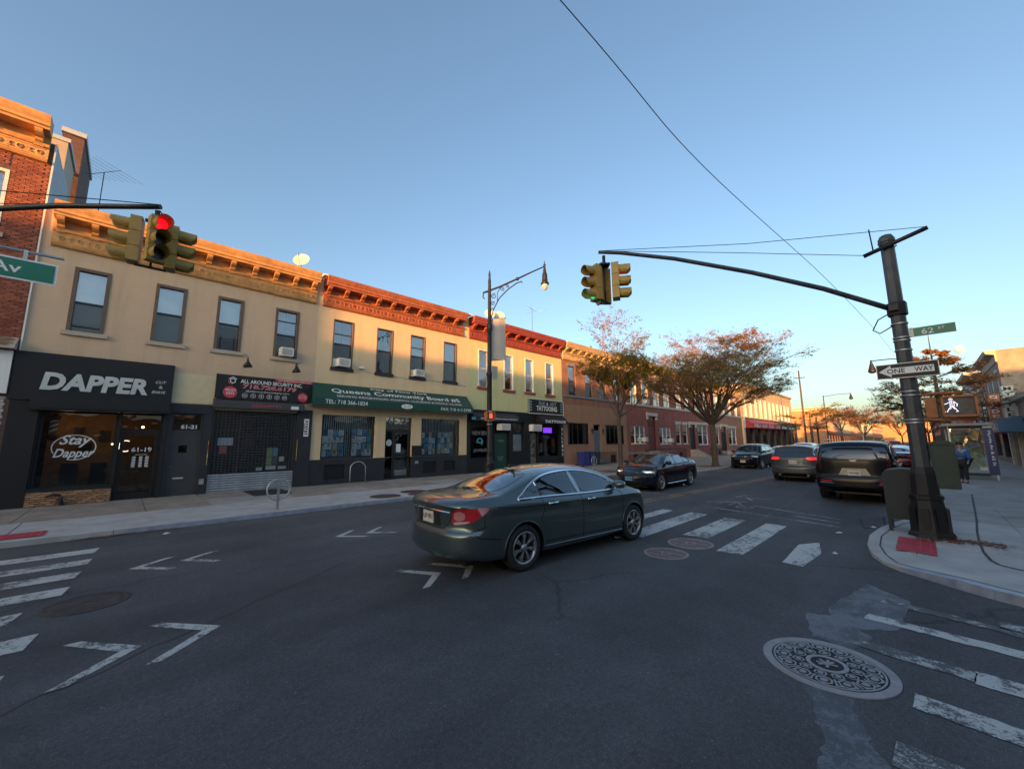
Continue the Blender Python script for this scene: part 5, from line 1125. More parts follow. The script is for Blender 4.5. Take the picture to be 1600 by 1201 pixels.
def bin_(x, y, w, h, mat, label):
    t = thing('rubbish_bin', label, 'bin', (x, y, SW)); m = M(); m.extr([(x-w/2+.04, SW+.06), (x+w/2-.04, SW+.06), (x+w/2, SW+h), (x-w/2, SW+h)], y-.3, y+.3, 'Y'); m.build('body', mat, t)
    m = M(); m.extr([(x-w/2-.03, SW+h), (x+w/2+.03, SW+h), (x+w/2, SW+h+.08), (x-w/2, SW+h+.08)], y-.34, y+.36, 'Y'); m.build('lid', mat, t); m = M(); [m.lathe([(.001, -.03), (.1, -.03), (.1, .03), (.001, .03)], (xx, y+.3, SW+.1), 10, 'X') for xx in (x-w/2+.05, x+w/2-.05)]; m.build('wheel', 'rubber', t)
MT['bin_blue'] = pm('bin_blue', (.02, .035, .20), .5, var=.1); MT['bin_grey'] = pm('bin_grey', (.05, .055, .06), .5, var=.1)
bin_(25.6, 18.4, .8, 1.0, 'bin_blue', 'blue recycling bin by the terracotta building'); bin_(26.5, 18.4, .6, 1.0, 'bin_blue', 'narrow blue bin right of the larger blue bin'); bin_(27.2, 18.45, .6, .95, 'bin_grey', 'dark grey bin behind the iron fence beside the blue bins')
def iron_fence(label, x0, x1, y, z0, h, gap=.13):
    t = thing('iron_fence', label, 'fence', ((x0+x1)/2, y, z0)); m = M(); m.box(x0, x1, y-.02, y+.02, z0+h-.06, z0+h-.02); m.box(x0, x1, y-.02, y+.02, z0+.12, z0+.16); m.build('rail', 'iron', t)
    b = M(); b.box(-.011, .011, -.011, .011, 0, h); me = bpy.data.meshes.new('baluster'); me.from_pydata(b.v, [], b.f); me.materials.append(MT['iron']); x = x0
    while x <= x1: place(me, 'baluster', t, (x, y, z0)); x += gap
iron_fence('black iron fence round the bins in front of the slate blue door', 27.0, 29.6, 17.9, SW, 1.0)
# ---------------------------------------------------------------- brick row houses
MT['brick_row'] = brick_mat('brick_row_red', (.33, .095, .065), (.27, .075, .055), (.24, .13, .10)); MT['brick_row2'] = brick_mat('brick_row_tan', (.38, .17, .10), (.33, .14, .09), (.30, .2, .15))
MT['lime'] = pm('limestone', (.50, .46, .40), .8, var=.1); MT['maroon'] = pm('maroon_door', (.13, .018, .018), .5, var=.12)
def row_house(label, x0, x1, mat, ups, lows, doors, crn='sandtrim', stoop=None, ledge=True, top=9.7, ac_list=()):
    t = thing('row_house', label, 'house', ((x0+x1)/2, YF, 0))
    ops = [(a, b, 5.62, 8.0) for a, b in ups]+[q[:4] for q in lows]+[q[:4] for q in doors]+[(x0+1.0, x0+2.0, SW, .72)]
    m = M(); wall_front(m, x0, x1, SW-.05, top, YF, ops); m.build('wall', mat, t); shell(t, x0, x1, top, YF, YF+14, mat)
    cornice(t, x0+.08, x1-.08, crn, zb=top-1.28, sp=.9, orn=False)
    for a, b in ups: window(t, a, b, 5.62, 8.0, fm='whiteframe', casing=(.07, 'whiteframe'), sill=None, blind=.6, detail=True); boxo('lintel', t, a-.1, b+.1, YF-.04, YF-.001, 8.0, 8.28, 'lime')
    boxo('sill_band', t, x0+.02, x1-.02, YF-.11, YF-.001, 5.42, 5.6, 'lime')
    for q in lows:
        a, b, c, d = q[:4]; n = q[4]
        for k in range(n): window(t, a+(b-a)*k/n, a+(b-a)*(k+1)/n-.03, c, d, fm='whiteframe', sill='lime', sillw=.03, sillh=.1, blind=(.4, .9, .5)[k % 3])
        if q[5]: boxo('lintel', t, a-.1, b+.1, YF-.05, YF-.001, d, d+.3, 'lime')
    for a, b, c, d, mt, tall in doors:
        m = M(); m.box(a+.05, b-.05, YF+.12, YF+.17, c, min(d, c+2.5)); frame(m, a, b, c, d, YF+.05, YF+.12, .06); dd = m.build('door', mt, t)
        if d > c+2.6: sheet('transom', dd, a+.06, b-.06, c+2.55, d-.06, YF+.14, 'glass')
        boxo('door_hood', t, a-.3, b+.3, YF-.18, YF-.001, d, d+.32, 'lime'); boxo('door_bracket', t, a-.28, a-.05, YF-.14, YF-.001, d-.35, d, 'lime'); boxo('door_bracket', t, b+.05, b+.28, YF-.14, YF-.001, d-.35, d, 'lime')
        n = 5 if c > .9 else 4
        for k in range(n): boxo('step', t, a-.15, b+.15, YF-.3*(n-k), YF-.3*(n-k-1)-.002 if k < n-1 else YF-.002, SW, SW+(c-SW)*(k+1)/n, 'brick_row2' if 0 else 'brownstone')
    if ledge: boxo('water_table', t, x0+.01, x1-.01, YF-.06, YF-.001, .76, .96, 'slate_trim') if not doors or doors[0][2] > .96 else None
    sheet('basement_window', t, x0+1.0, x0+2.0, SW, .72, YF+.1, 'seam')
    return t
row_house('red brick row house with maroon door nearest the terracotta building', 33.6, 43.8, 'brick_row', [(34.5, 35.7), (36.8, 38.1), (39.2, 40.5), (41.6, 42.9)], [(34.3, 37.1, 1.75, 3.42, 3, 0), (40.2, 43.0, 1.68, 3.38, 3, 0)], [(37.75, 39.4, 1.0, 4.5, 'maroon', 1)])
row_house('red brick row house with dark door and brownstone stoop, middle of the row', 43.8, 56.2, 'brick_row', [(44.8, 46.0), (47.2, 48.4), (50.2, 51.4), (52.8, 54.0)], [(44.3, 45.6, 1.65, 3.85, 1, 1), (46.15, 47.5, 1.65, 3.85, 1, 1), (50.6, 53.9, 1.5, 3.95, 2, 1)], [(48.1, 49.7, .95, 3.9, 'black', 1)])
row_house('tan red brick row house beside the red awning shop', 56.2, 68.2, 'brick_row2', [(57, 58.2), (59.6, 60.8), (62.4, 63.6), (65.2, 66.4)], [(56.8, 58.0, 1.5, 3.8, 1, 1), (61.8, 65.2, 1.4, 3.75, 2, 1)], [(58.7, 60.8, .6, 3.9, 'black', 1)])
iron_fence('black iron fence in front of the maroon door house', 34.0, 43.2, 17.6, SW, 1.1, .2); iron_fence('black iron fence in front of the middle row house with the stoop', 50.0, 56.0, 17.6, SW, 1.0, .2)
boxo_ = thing('low_wall', 'low whitewashed wall in front of the tan red row house', 'wall', (62, 17.4, SW)); boxo('masonry', boxo_, 61.2, 67.8, 17.3, 17.55, SW, 1.1, 'lime')
ac(36.75, YF, 1.95, .5, .4, label='white air conditioner in the triple window left of the maroon door'); ac(42.6, YF, 1.85, .5, .4, label='white air conditioner in the triple window right of the maroon door'); ac(37.45, YF, 5.75, .5, .4, label='white air conditioner in the second upper window of the maroon door house'); ac(47.8, YF, 5.75, .5, .4, label='white air conditioner in an upper window of the middle row house')
# ---------------------------------------------------------------- commercial building with the red awning
MT['stucco_gold'] = pm('stucco_warm_buff', (.52, .41, .27), .85, var=.1, scale=.6, dirt=.2); MT['buff_brick'] = brick_mat('buff_brick', (.46, .33, .20), (.42, .29, .18), (.36, .28, .2), bump=.4)
B5 = thing('commercial_building', 'buff three storey building with tall pale windows above the red awning shops', 'building', (88, YF, 0))
ups = [(72+i*3.1, 73.5+i*3.1, 5.9, 9.3) for i in range(11)]
m = M(); wall_front(m, 70.5, 107.2, 4.9, 11.2, YF+.6, ups); m.build('wall', 'stucco_gold', B5); shell(B5, 70.5, 107.2, 11.2, YF+.6, YF+20, 'stucco_gold', floor=4.9)
for a in ups: window(B5, *a, y=YF+.6, fm='whiteframe', casing=(.12, 'whiteframe'), sill='lime', blind=None, detail=False)
m = M(); m.extr([(YF+.6, 11.0), (YF+.35, 11.1), (YF+.25, 11.4), (YF+.6, 11.45)][::-1], 70.5, 107.2, 'X'); m.build('cornice', 'sandtrim', B5)
m = M(); wall_front(m, 68.2, 107.2, SW-.05, 5.6, YF-.02, [(70+i*4.6, 73.8+i*4.6, .5, 3.9) for i in range(8)], .3); m.build('shopfront', 'darkgrey', B5)
m = M(); m.face([(68.2, YF-.02, 5.6), (107.2, YF-.02, 5.6), (107.2, YF+.6, 5.6), (68.2, YF+.6, 5.6)]); m.build('ledge', 'lime', B5)
for i in range(8): sheet('pane', B5, 70+i*4.6, 73.8+i*4.6, .5, 3.9, YF+.2, 'glass_shop')
boxo('side_pier', B5, 68.2, 68.9, YF-.25, YF-.03, SW, 5.4, 'cream')
MT['awn_red'] = pm('awning_red', (.34, .02, .035), .55, var=.08)
def shop_awning(label, x0, x1, mat, words, zt=5.35, zb=3.9, out=1.3, lm='white', y=YF-.02, s=1, panels=False):
    t = thing('awning', label, 'awning', ((x0+x1)/2, y-s*.5, zb)); m = M(); o_ = y-s*out
    P = [(y-s*.01, zt), (o_, zb+.75), (o_, zb), (y-s*.01, zb)]; m.extr(P if s == -1 else P[::-1], x0, x1, 'X'); m.build('fabric', mat, t)
    m = M(); w = (x1-x0)/len(words)
    for k, tx in enumerate(words):
        a = x0+w*k+w*.12
        if s == 1: text(m, tx, (a, o_-.01, zb+.15), UX, UZ, w*.76, .45, offset=.02)
        else: text(m, tx, (a+w*.76, o_+.01, zb+.15), -UX, UZ, w*.76, .45, offset=.02)
    m.build('lettering', lm, t)
    return t
shop_awning('long red shop awning with white lettering on the buff building', 69.3, 86.5, 'awn_red', ['DELI', 'GROCERY', 'PIZZA', 'COFFEE'])
shop_awning('black shop awning right of the long red one', 86.8, 97.5, 'black', ['BARBER', 'SALON'])
sheet('white_side_panel', B5, 68.3, 69.25, 3.9, 5.5, YF-.27, 'white')
# ---------------------------------------------------------------- sunlit corner building beyond the next side street, and the row beyond it
MT['brick_lit'] = brick_mat('brick_orange', (.46, .215, .10), (.40, .18, .09), (.36, .24, .16), bump=.3)
def far_block(label, x0, x1, y0, top, mat, n, floors, trim='sandtrim', s=1, depth=26, shop='darkgrey', gable=False, wz=1.9, name='far_building', trimh=.5, lintel=True):
    t = thing(name, label, 'building', ((x0+x1)/2, y0, 0)); ops = []
    fh = (top-4.4)/floors
    for f in range(floors):
        for i in range(n): w = (x1-x0)/n; ops.append((x0+w*(i+.3), x0+w*(i+.7), 4.7+f*fh, min(4.7+f*fh+wz, top-.9)))
    m = M(); wall_front(m, x0, x1, 4.2, top, y0, ops, .25, s=s); m.build('wall', mat, t)
    m = M(); so_ = []; k = max(2, int((x1-x0)/5)); w = (x1-x0)/k
    so_ = [(x0+w*(i+.08), x0+w*(i+.92), .5, 3.3) for i in range(k)]
    wall_front(m, x0, x1, SW-.05, 4.2, y0, so_, .3, s=s); m.build('shopfront', shop, t)
    for q in so_: sheet('shop_pane', t, *q[:4], y0+s*.15, 'glass_shop', s)
    shell(t, x0, x1, top, y0, y0+s*depth, mat, inner=True)
    for q in ops:
        w_ = sheet('window', t, *q[:4], y0+s*.12, 'glass', s); m = M(); frame(m, *q[:4], min(y0+s*.06, y0+s*.11), max(y0+s*.06, y0+s*.11), .09); m.box(q[0]+.09, q[1]-.09, min(y0+s*.065, y0+s*.105), max(y0+s*.065, y0+s*.105), (q[2]+q[3])/2-.04, (q[2]+q[3])/2+.04); m.build('window_frame', 'whiteframe', w_)
        if lintel: boxo('lintel', w_, q[0]-.12, q[1]+.12, min(y0, y0-s*.06), max(y0, y0-s*.06), q[3], q[3]+.28, 'lime')
    P = [(y0, top-.9), (y0-s*.08, top-.86), (y0-s*.1, top-.35), (y0-s*.5, top-.25), (y0-s*.6, top), (y0, top+.03)]
    m = M(); m.extr(P if s == -1 else P[::-1], x0-.02, x1+.02, 'X'); m.build('cornice', trim, t)
    if gable:
        m = M(); m.extr([(x0+.5, top), (x0+3, top), (x0+2.6, top+1.0), (x0+1.75, top+1.5), (x0+.9, top+1.0)], min(y0, y0+s*.3), max(y0, y0+s*.3), 'Y'); m.build('gable', mat, t)
    return t
t = far_block('sunlit orange brick corner building across the next side street', 150, 178, YF, 11.8, 'brick_lit', 12, 2, wz=2.4)
m = M(); m.box(149.9, 150, YF, YF+26, 10.9, 11.3); m.box(149.85, 150, YF, YF+26, 11.6, 11.85); m.build('side_string_course', 'lime', t)
for i in range(5): boxo('side_window', t, 149.95, 149.99, YF+2+i*4.6, YF+3.2+i*4.6, 5.0, 7.0, 'blackframe')
far_block('buff building with rounded gables, second past the next side street', 178, 205, YF, 11.2, 'stucco_gold', 14, 2, gable=True, wz=2.6)
far_block('orange brick building far down the far side of the street', 205, 250, YF, 9.6, 'brick_lit', 14, 1, wz=2.4)
far_block('pale yellow building far down the far side of the street', 250, 300, YF-.5, 11.0, 'cream', 12, 2)
far_block('last brick building on the far side of the street', 300, 380, YF-1, 10, 'brick_row2', 16, 2)
# ---------------------------------------------------------------- near side of the street, to the right
YN = -4.6
far_block('grey brick corner building with sunlit cornice and side wall at the right edge', 46, 56, YN, 8.5, 'concrete_brown', 3, 1, s=-1, trim='brownstone', depth=18, wz=2.2)
far_block('dark grey building with small sunlit parapet, second along the right side', 56, 66, YN, 8.0, 'brick_row2', 3, 1, s=-1, trim='slate_trim', depth=18)
far_block('beige narrow building with balcony brackets, third along the right side', 66, 78, YN, 9.2, 'lime', 4, 1, s=-1, trim='brownstone', depth=18)
far_block('brown brick building farther along the right side', 78, 104, YN, 8.2, 'brick_row2', 8, 1, s=-1, depth=18)
far_block('buff building far along the right side', 104, 150, YN, 9.5, 'buff_brick', 12, 2, s=-1, depth=18)
far_block('last red brick building along the right side', 165, 300, YN, 9.5, 'brick_row', 24, 2, s=-1, depth=18)
# one-storey shops between the corner and the grey building
sh = thing('shop_row', 'low one storey shop row with stone piers at the right edge', 'building', (32, YN, 0))
m = M(); wall_front(m, 14, 46, SW-.05, 4.6, YN, [(15+i*3.9, 18.2+i*3.9, SW-.05, 3.2) for i in range(8)], .4, s=-1); m.build('wall', 'brownstone', sh)
m = M(); [m.box(13.9+i*3.9+.45, 13.9+i*3.9+.85, YN, YN+.16, SW, 3.3) for i in range(9)]; m.build('pier', 'lime', sh)
for i in range(8): sheet('shop_pane', sh, 15+i*3.9, 18.2+i*3.9, .2, 3.2, YN-.2, 'glass_shop', -1); sheet('shop_interior', sh, 15+i*3.9, 18.2+i*3.9, .2, 3.2, YN-1.6, 'room', -1)
shell(sh, 14, 46, 4.6, YN, YN-16, 'brick_row2', inner=False)
m = M(); m.extr([(YN, 4.2), (YN+.3, 4.3), (YN+.35, 4.55), (YN, 4.62)], 14, 46, 'X'); m.build('cornice', 'lime', sh)
def blade(label, x, y0, y1, z0, z1, mat, word, lm='white', vertical=True, th=.14):
    t = thing('blade_sign', label, 'sign', (x, (y0+y1)/2, z0)); m = M(); m.box(x, x+th, y0, y1, z0, z1); m.build('sign_panel', mat, t); m = M()
    if word:
        n = len(word); w = (y1-y0)
        for k, ch in enumerate(word):
            hh = (z1-z0)/n; text(m, ch, (x-.012, y1-w*.2, z1-hh*(k+.85)), -Vector((0, 1, 0)), UZ, w*.6, hh*.68, offset=.02)
        m.build('lettering', lm, t)
    m = M(); m.tube([(x+th/2, y0, z1-.2), (x+th/2, YN, z1-.2)], .03, 6); m.tube([(x+th/2, y0, z0+.2), (x+th/2, YN, z0+.2)], .03, 6); m.build('bracket_bar', 'iron', t); return t
MT['sign_orange'] = pm('sign_orange', (.46, .13, .05), .5, var=.06); MT['sign_blue'] = pm('sign_deep_blue', (.02, .10, .20), .5, var=.05); MT['sign_pale'] = pm('sign_pale_blue', (.46, .55, .58), .5, var=.05); MT['sign_red'] = pm('sign_red', (.5, .05, .05), .5, var=.05); MT['navy_blue'] = pm('navy_blue', (.012, .03, .12), .35, var=.05)
blade('tall orange vertical blade sign with pale letters on the right side shops', 44, -4.20, -3.62, 3.0, 5.05, 'sign_orange', 'GARDEN', 'white')
blade('narrow dark vertical blade sign left of the orange one', 45.5, -3.66, -3.42, 2.95, 4.9, 'charcoal', 'CHINESE', 'white')
blade('pale blue vertical blade sign with dark letters at the right edge', 41, -4.55, -4.02, 3.3, 5.35, 'sign_pale', 'MYRTLE', 'black')
blade('small red blade sign far along the right side', 62, -3.9, -3.3, 2.7, 4.1, 'sign_red', 'HOT', 'white'); blade('pale purple blade sign behind the red one', 52, -3.75, -3.35, 2.7, 4.0, 'sign_pale', 'TEA', 'navy_blue')
shop_awning('dark teal awning below the orange blade sign on the right side', 38.5, 44.5, 'sign_blue', ['OPTICAL'], zt=3.35, zb=2.35, out=1.0, y=YN+.2, s=-1)
shop_awning('pink and white awning low on the right side', 46.5, 51, 'sign_red', ['CAFE'], zt=3.2, zb=2.3, out=.9, y=YN+.02, s=-1)
# ---------------------------------------------------------------- buildings behind the viewpoint (across the side street and along it)
def back_block(label, x0, x1, top, mat, n):
    far_block(label, x0, x1, YN, top, mat, n, 2, s=-1, depth=22, lintel=False, wz=1.7)
back_block('plain brick building behind the viewpoint, corner of the side street', -22, -9.0, 10.3, 'brick_row', 6)
back_block('buff building behind the viewpoint, second from the side street', -42, -22, 10.4, 'buff_brick', 8)
back_block('brick building behind the viewpoint, third from the side street', -60, -42, 10.7, 'brick_row2', 8)
back_block('buff building behind the viewpoint below the added shade wall', -84, -60, 10.7, 'buff_brick', 10)
m = M(); m.box(-84, -63.5, YN-1.2, YN-.02, 10.75, 13.2); tag(m.build('shade_wall', 'buff_brick'), 'unseen wall added on the roof edge behind the viewpoint to shade the tan facade', 'parapet')  # unseen wall added to raise the shadow line on the tan building
back_block('long brick building behind the viewpoint, last of its row', -150, -84, 10.7, 'brick_row', 16)
far_block('corner brick building outside the frame on the near right corner', 8.2, 14, YN, 8.4, 'brick_row2', 2, 1, s=-1, depth=15, lintel=False, wz=1.9)
for x0, x1, y0, y1, mt, lb in ((-22, -9, -92, -27.5, 'brick_row2', 'long brick row along the left of the side street behind the viewpoint'), (8.2, 21, -92, -21, 'buff_brick', 'long buff row along the right of the side street behind the viewpoint'), (-22, 21, -110, -96, 'brick_row', 'brick block closing the side street behind the viewpoint')):
    t = thing('building_block', lb, 'building', ((x0+x1)/2, (y0+y1)/2, 0)); boxo('wall', t, x0, x1, y0, y1, 0, 9.2, mt); boxo('parapet', t, x0-.1, x1+.1, y0-.1, y1+.1, 9.2, 9.6, 'brownstone')
t = thing('building_block', 'added block covering the dull horizon at the far end of the street', 'building', (410, 0, 0)); boxo('wall', t, 400, 420, -70, 70, 0, 13, 'brick_lit'); boxo('parapet', t, 399.8, 420, -70.2, 70.2, 13, 13.6, 'sandtrim')  # added in warm brick to cover the dull sky at the horizon
# far-left continuation of the far side
far_block('plain brick building left of the frame on the far side', -40, -11.5, YF, 11.9, 'brick_row', 10, 2, depth=16, lintel=False)
# ================================================================ STREET FURNITURE
def bez(p0, p1, p2, n=14):
    p0, p1, p2 = Vector(p0), Vector(p1), Vector(p2); return [p0*(1-t)**2+p1*2*t*(1-t)+p2*t*t for t in [i/n for i in range(n+1)]]
# ---- traffic signal heads
def signal_face(m_h, m_v, m_l, c, d, lit, n=3, pitch=.262):
    """one face: housings in m_h, visors in m_v, lenses in m_l dict; c = top centre of back plane, d = facing unit vector"""
    d = Vector(d).normalized(); u = Vector((-d.y, d.x, 0)); z = Vector((0, 0, 1))
    def P(a, b, h): return Vector(c)+u*a+d*b+z*h
    for k in range(n):
        h0 = -k*pitch; w = .125
        vs = [P(a, b, h) for b in (0, .15) for h in (h0-pitch+.008, h0) for a in (-w, w)]
        m_h.add(vs, [(0, 1, 3, 2), (4, 6, 7, 5), (0, 4, 5, 1), (2, 3, 7, 6), (0, 2, 6, 4), (1, 5, 7, 3)])
        cc = (0, .15, h0-pitch/2); R0 = .108; seg = 18
        ring0, ring1 = [], []
        vv = []; 
        for i in range(seg+1):
            a = -pi*.32+(pi*1.64)*i/seg          # open at the bottom
            vv.append((cos(a), sin(a), .27 if 1 else 0))
        for (r, flip) in ((R0, 0), (R0-.008, 1)):
            vs = []
            for i in range(seg+1):
                a = -pi*.28+(pi*1.56)*i/seg; ln = .24-.10*max(0, -sin(a))
                vs += [P(r*cos(a), .15, cc[2]+r*sin(a)), P(r*cos(a), .15+ln, cc[2]+r*sin(a)-.012)]
            m_v.add(vs, [((2*i, 2*i+2, 2*i+3, 2*i+1) if not flip else (2*i, 2*i+1, 2*i+3, 2*i+2)) for i in range(seg)], 0, True)
        ml = m_l[k]
        ml.face([P(.096*cos(i*pi/10), .156, cc[2]+.096*sin(i*pi/10)) for i in range(20)])
MT['lens_red'] = pm('lens_red_lit', (.6, .01, .02), .3, var=0, emit=(1, .004, .012), estr=.55); MT['lens_green'] = pm('lens_green_lit', (.01, .5, .2), .3, var=0, emit=(.01, .55, .20), estr=.5)
MT['lens_off'] = pm('lens_off', (.012, .012, .013), .25, var=0); MT['lens_red_off'] = pm('lens_red_off', (.06, .006, .008), .25, var=0)
def signal(label, top, faces, lits, group=None):
    """faces: list of (offset xy, direction); hung from top"""
    t = thing('traffic_light', label, 'traffic light', top); T = Vector(top)
    for (off, d, lit) in faces:
        c = T+Vector((off[0], off[1], -.22)); mh, mv, ml = M(), M(), [M(), M(), M()]
        signal_face(mh, mv, ml, c, d, lit); h = mh.build('signal_head', 'sig_yellow', t); mv.build('visor', 'sig_yellow', h)
        for k in range(3): ml[k].build('lens', ('lens_red' if lit == 0 else 'lens_red_off', 'lens_off', 'lens_green' if lit == 2 else 'lens_off')[k], h)
    m = M(); m.tube([T, T-Vector((0, 0, .25))], .035, 8); m.tube([T-Vector((0, 0, .2)), T-Vector((0, 0, .24))], .12, 8)
    m.box(T.x-.14, T.x+.14, T.y-.03, T.y+.03, T.z-.24, T.z-.2); m.box(T.x-.03, T.x+.03, T.y-.14, T.y+.14, T.z-.24, T.z-.2); m.tube([T-Vector((0, 0, .25)), T-Vector((0, 0, 1.04))], .018, 6)
    m.tube([T+Vector((.02, 0, .02)), T+Vector((.10, .04, -.06)), T+Vector((.09, .04, -.16)), T+Vector((.03, .01, -.2))], .01, 5)
    m.box(T.x-.2, T.x+.2, T.y-.02, T.y+.02, T.z-1.05, T.z-1.02); m.build('hanger', 'iron', t); return t
yaw = lambda a: (cos(R(a)), sin(R(a)), 0)
# right cluster (over the main street) : one face left, one face right, one seen from behind
signal('three-way yellow traffic light on the long mast arm, green lit on its left face', (7.05, 4.36, 5.93), [((-.04, .12), yaw(160), 2), ((.08, -.13), yaw(-62), 0), ((.13, .07), yaw(50), 1)], None)
# left cluster: front face shows red toward the viewer
signal('three-way yellow traffic light at the upper left with its red lamp lit', (.02, 8.76, 5.95), [((.02, -.16), yaw(-76), 0), ((-.15, .02), yaw(172), 1), ((.17, .03), yaw(-8), 1)], None)
# ---- near signal pole with mast arm, guy wires, signs and control box
PX, PY = 11.16, .05
sp = thing('signal_pole', 'tall dark octagonal signal pole with long curved mast arm on the near corner', 'signal pole', (PX, PY, SW))
m = M(); m.lathe([(.135, SW), (.135, 1.0), (.125, 3.2), (.112, 6.0), (.112, 6.02), (.135, 6.02), (.14, 6.14), (.10, 6.22), (.001, 6.26)], (PX, PY, 0), 8, sm=False, phase=.2); m.build('shaft', 'pole_paint', sp)
m = M(); m.lathe([(.33, SW), (.325, SW+.05), (.29, SW+.10), (.235, .70), (.225, .80), (.245, .82), (.245, .88), (.20, .91), (.185, 1.30), (.15, 1.42), (.001, 1.42)], (PX, PY, 0), 8, sm=False, phase=.2)
for k in range(8):
    a = 2*pi*k/8+.2+pi/8; q = Vector((PX+.262*cos(a), PY+.262*sin(a), .5)); m.box(q.x-.012, q.x+.012, q.y-.06, q.y+.06, .28, .66, rot=Matrix.Rotation(a, 3, 'Z'))
m.build('cast_base', 'iron', sp)
m = M(); arm = [Vector((PX-.1, PY+.1, 4.62)), Vector((10.2, 1.07, 5.08)), Vector((9.2, 2.12, 5.48)), Vector((8.1, 3.27, 5.83)), Vector((7.3, 4.1, 5.99)), Vector((6.98, 4.44, 6.02))]
P = []
for i in range(len(arm)-1):
    for t_ in (0, .33, .66): P.append(arm[i].lerp(arm[i+1], t_))
P.append(arm[-1]); m.tube(P, [.055-.02*i/(len(P)-1) for i in range(len(P))], 10); m.build('mast_arm', 'pole_paint', sp)
m = M(); m.lathe([(.15, 4.46), (.16, 4.48), (.16, 4.72), (.15, 4.74)], (PX, PY, 0), 8, sm=False, phase=.2); m.box(PX-.25, PX-.12, PY-.02, PY+.12, 4.54, 4.66)
for z in (5.95, 6.05): m.lathe([(.145, z), (.145, z+.03)], (PX, PY, 0), 8, sm=False, phase=.2)
m.build('arm_collar', 'iron', sp)
m = M(); m.tube([(PX-.16, PY+.38, 5.84), (PX-.16, PY-.60, 6.10)], .045, 8); m.build('crossbar', 'iron', sp); m = M(); m.tube([(PX-.16, PY+.22, 5.92), (PX-.16, PY+.24, 6.4)], .012, 6); m.build('antenna_rod', 'iron', sp)
m = M(); a = (6.98, 4.44, 6.05); m.tube([a, (9.0, 2.4, 5.96), (PX-.16, PY+.38, 5.86)], .007, 5); m.tube([a, (9.0, 2.1, 6.05), (PX-.16, PY-.60, 6.12)], .007, 5); m.build('guy_wire', 'iron', sp)
m = M(); m.tube([(PX-.14, PY+.10, 4.52), (PX-.2, PY+.30, 4.40), (PX-.18, PY+.40, 4.2), (PX-.16, PY+.30, 4.12), (PX-.13, PY+.08, 4.25)], .013, 6); m.build('cable_loop', 'iron', sp)
m = M()
for z in (4.27, 3.98, 3.92, 3.72, 2.88, 2.80, 2.32, 2.26): m.lathe([(.134, z), (.136, z+.004), (.136, z+.022), (.134, z+.026)], (PX, PY, 0), 16)
m.build('steel_band', 'silver', sp)
def plate_yz(name, root, x, y0, y1, z0, z1, mat, th=.012, tilt=0.):
    m = M(); vs = [(xx, y, z) for xx in (x, x+th) for (y, z) in ((y0, z0), (y1, z0+tilt), (y1, z1+tilt), (y0, z1))]
    m.add(vs, [(0, 1, 2, 3), (7, 6, 5, 4), (0, 4, 5, 1), (1, 5, 6, 2), (2, 6, 7, 3), (3, 7, 4, 0)]); return m.build(name, mat, root)
NY = Vector((0, -1, 0))
ow = thing('one_way_sign', 'black and white ONE WAY arrow sign strapped to the near signal pole', 'sign', (PX-.17, PY, 3.3))
x = PX-.17; plate_yz('sign_plate', ow, x, .49, -.40, 3.16, 3.46, 'black')
m = M(); xs_ = x-.003
m.face([(xs_, .455, 3.31), (xs_, .27, 3.19), (xs_, .27, 3.245), (xs_, -.33, 3.245), (xs_, -.33, 3.375), (xs_, .27, 3.375), (xs_, .27, 3.43)][::-1]); m.build('arrow', 'white', ow)
m = M(); text(m, 'ONE', (x-.006, .33, 3.265), NY, UZ, .26, .09, offset=.015); text(m, 'WAY', (x-.006, -.06, 3.265), NY, UZ, .26, .09, offset=.015); m.build('lettering', 'black', ow)
m = M(); e = .012
for (a0, a1, b0, b1) in ((.49, -.40, 3.16, 3.16+e), (.49, -.40, 3.46-e, 3.46), (.49, .49-e, 3.16, 3.46), (-.40+e, -.40, 3.16, 3.46)): m.face([(x-.002, a0, b0), (x-.002, a1, b0), (x-.002, a1, b1), (x-.002, a0, b1)])
m.build('border', 'silver', ow)
st = thing('street_name_sign', 'small green 62 St sign on the near signal pole', 'sign', (PX-.02, PY-.4, 4.0)); plate_yz('sign_plate', st, PX-.02, -.08, -.70, 3.98, 4.16, 'sign_green'); plate_yz('end_bracket', st, PX-.03, -.07, -.13, 3.975, 4.17, 'plate', .02)
m = M(); text(m, '62', (PX-.025, -.24, 4.01), NY, UZ, .17, .11, offset=.012); text(m, 'ST', (PX-.025, -.47, 4.07), NY, UZ, .09, .05, offset=.01); m.build('lettering', 'white', st)
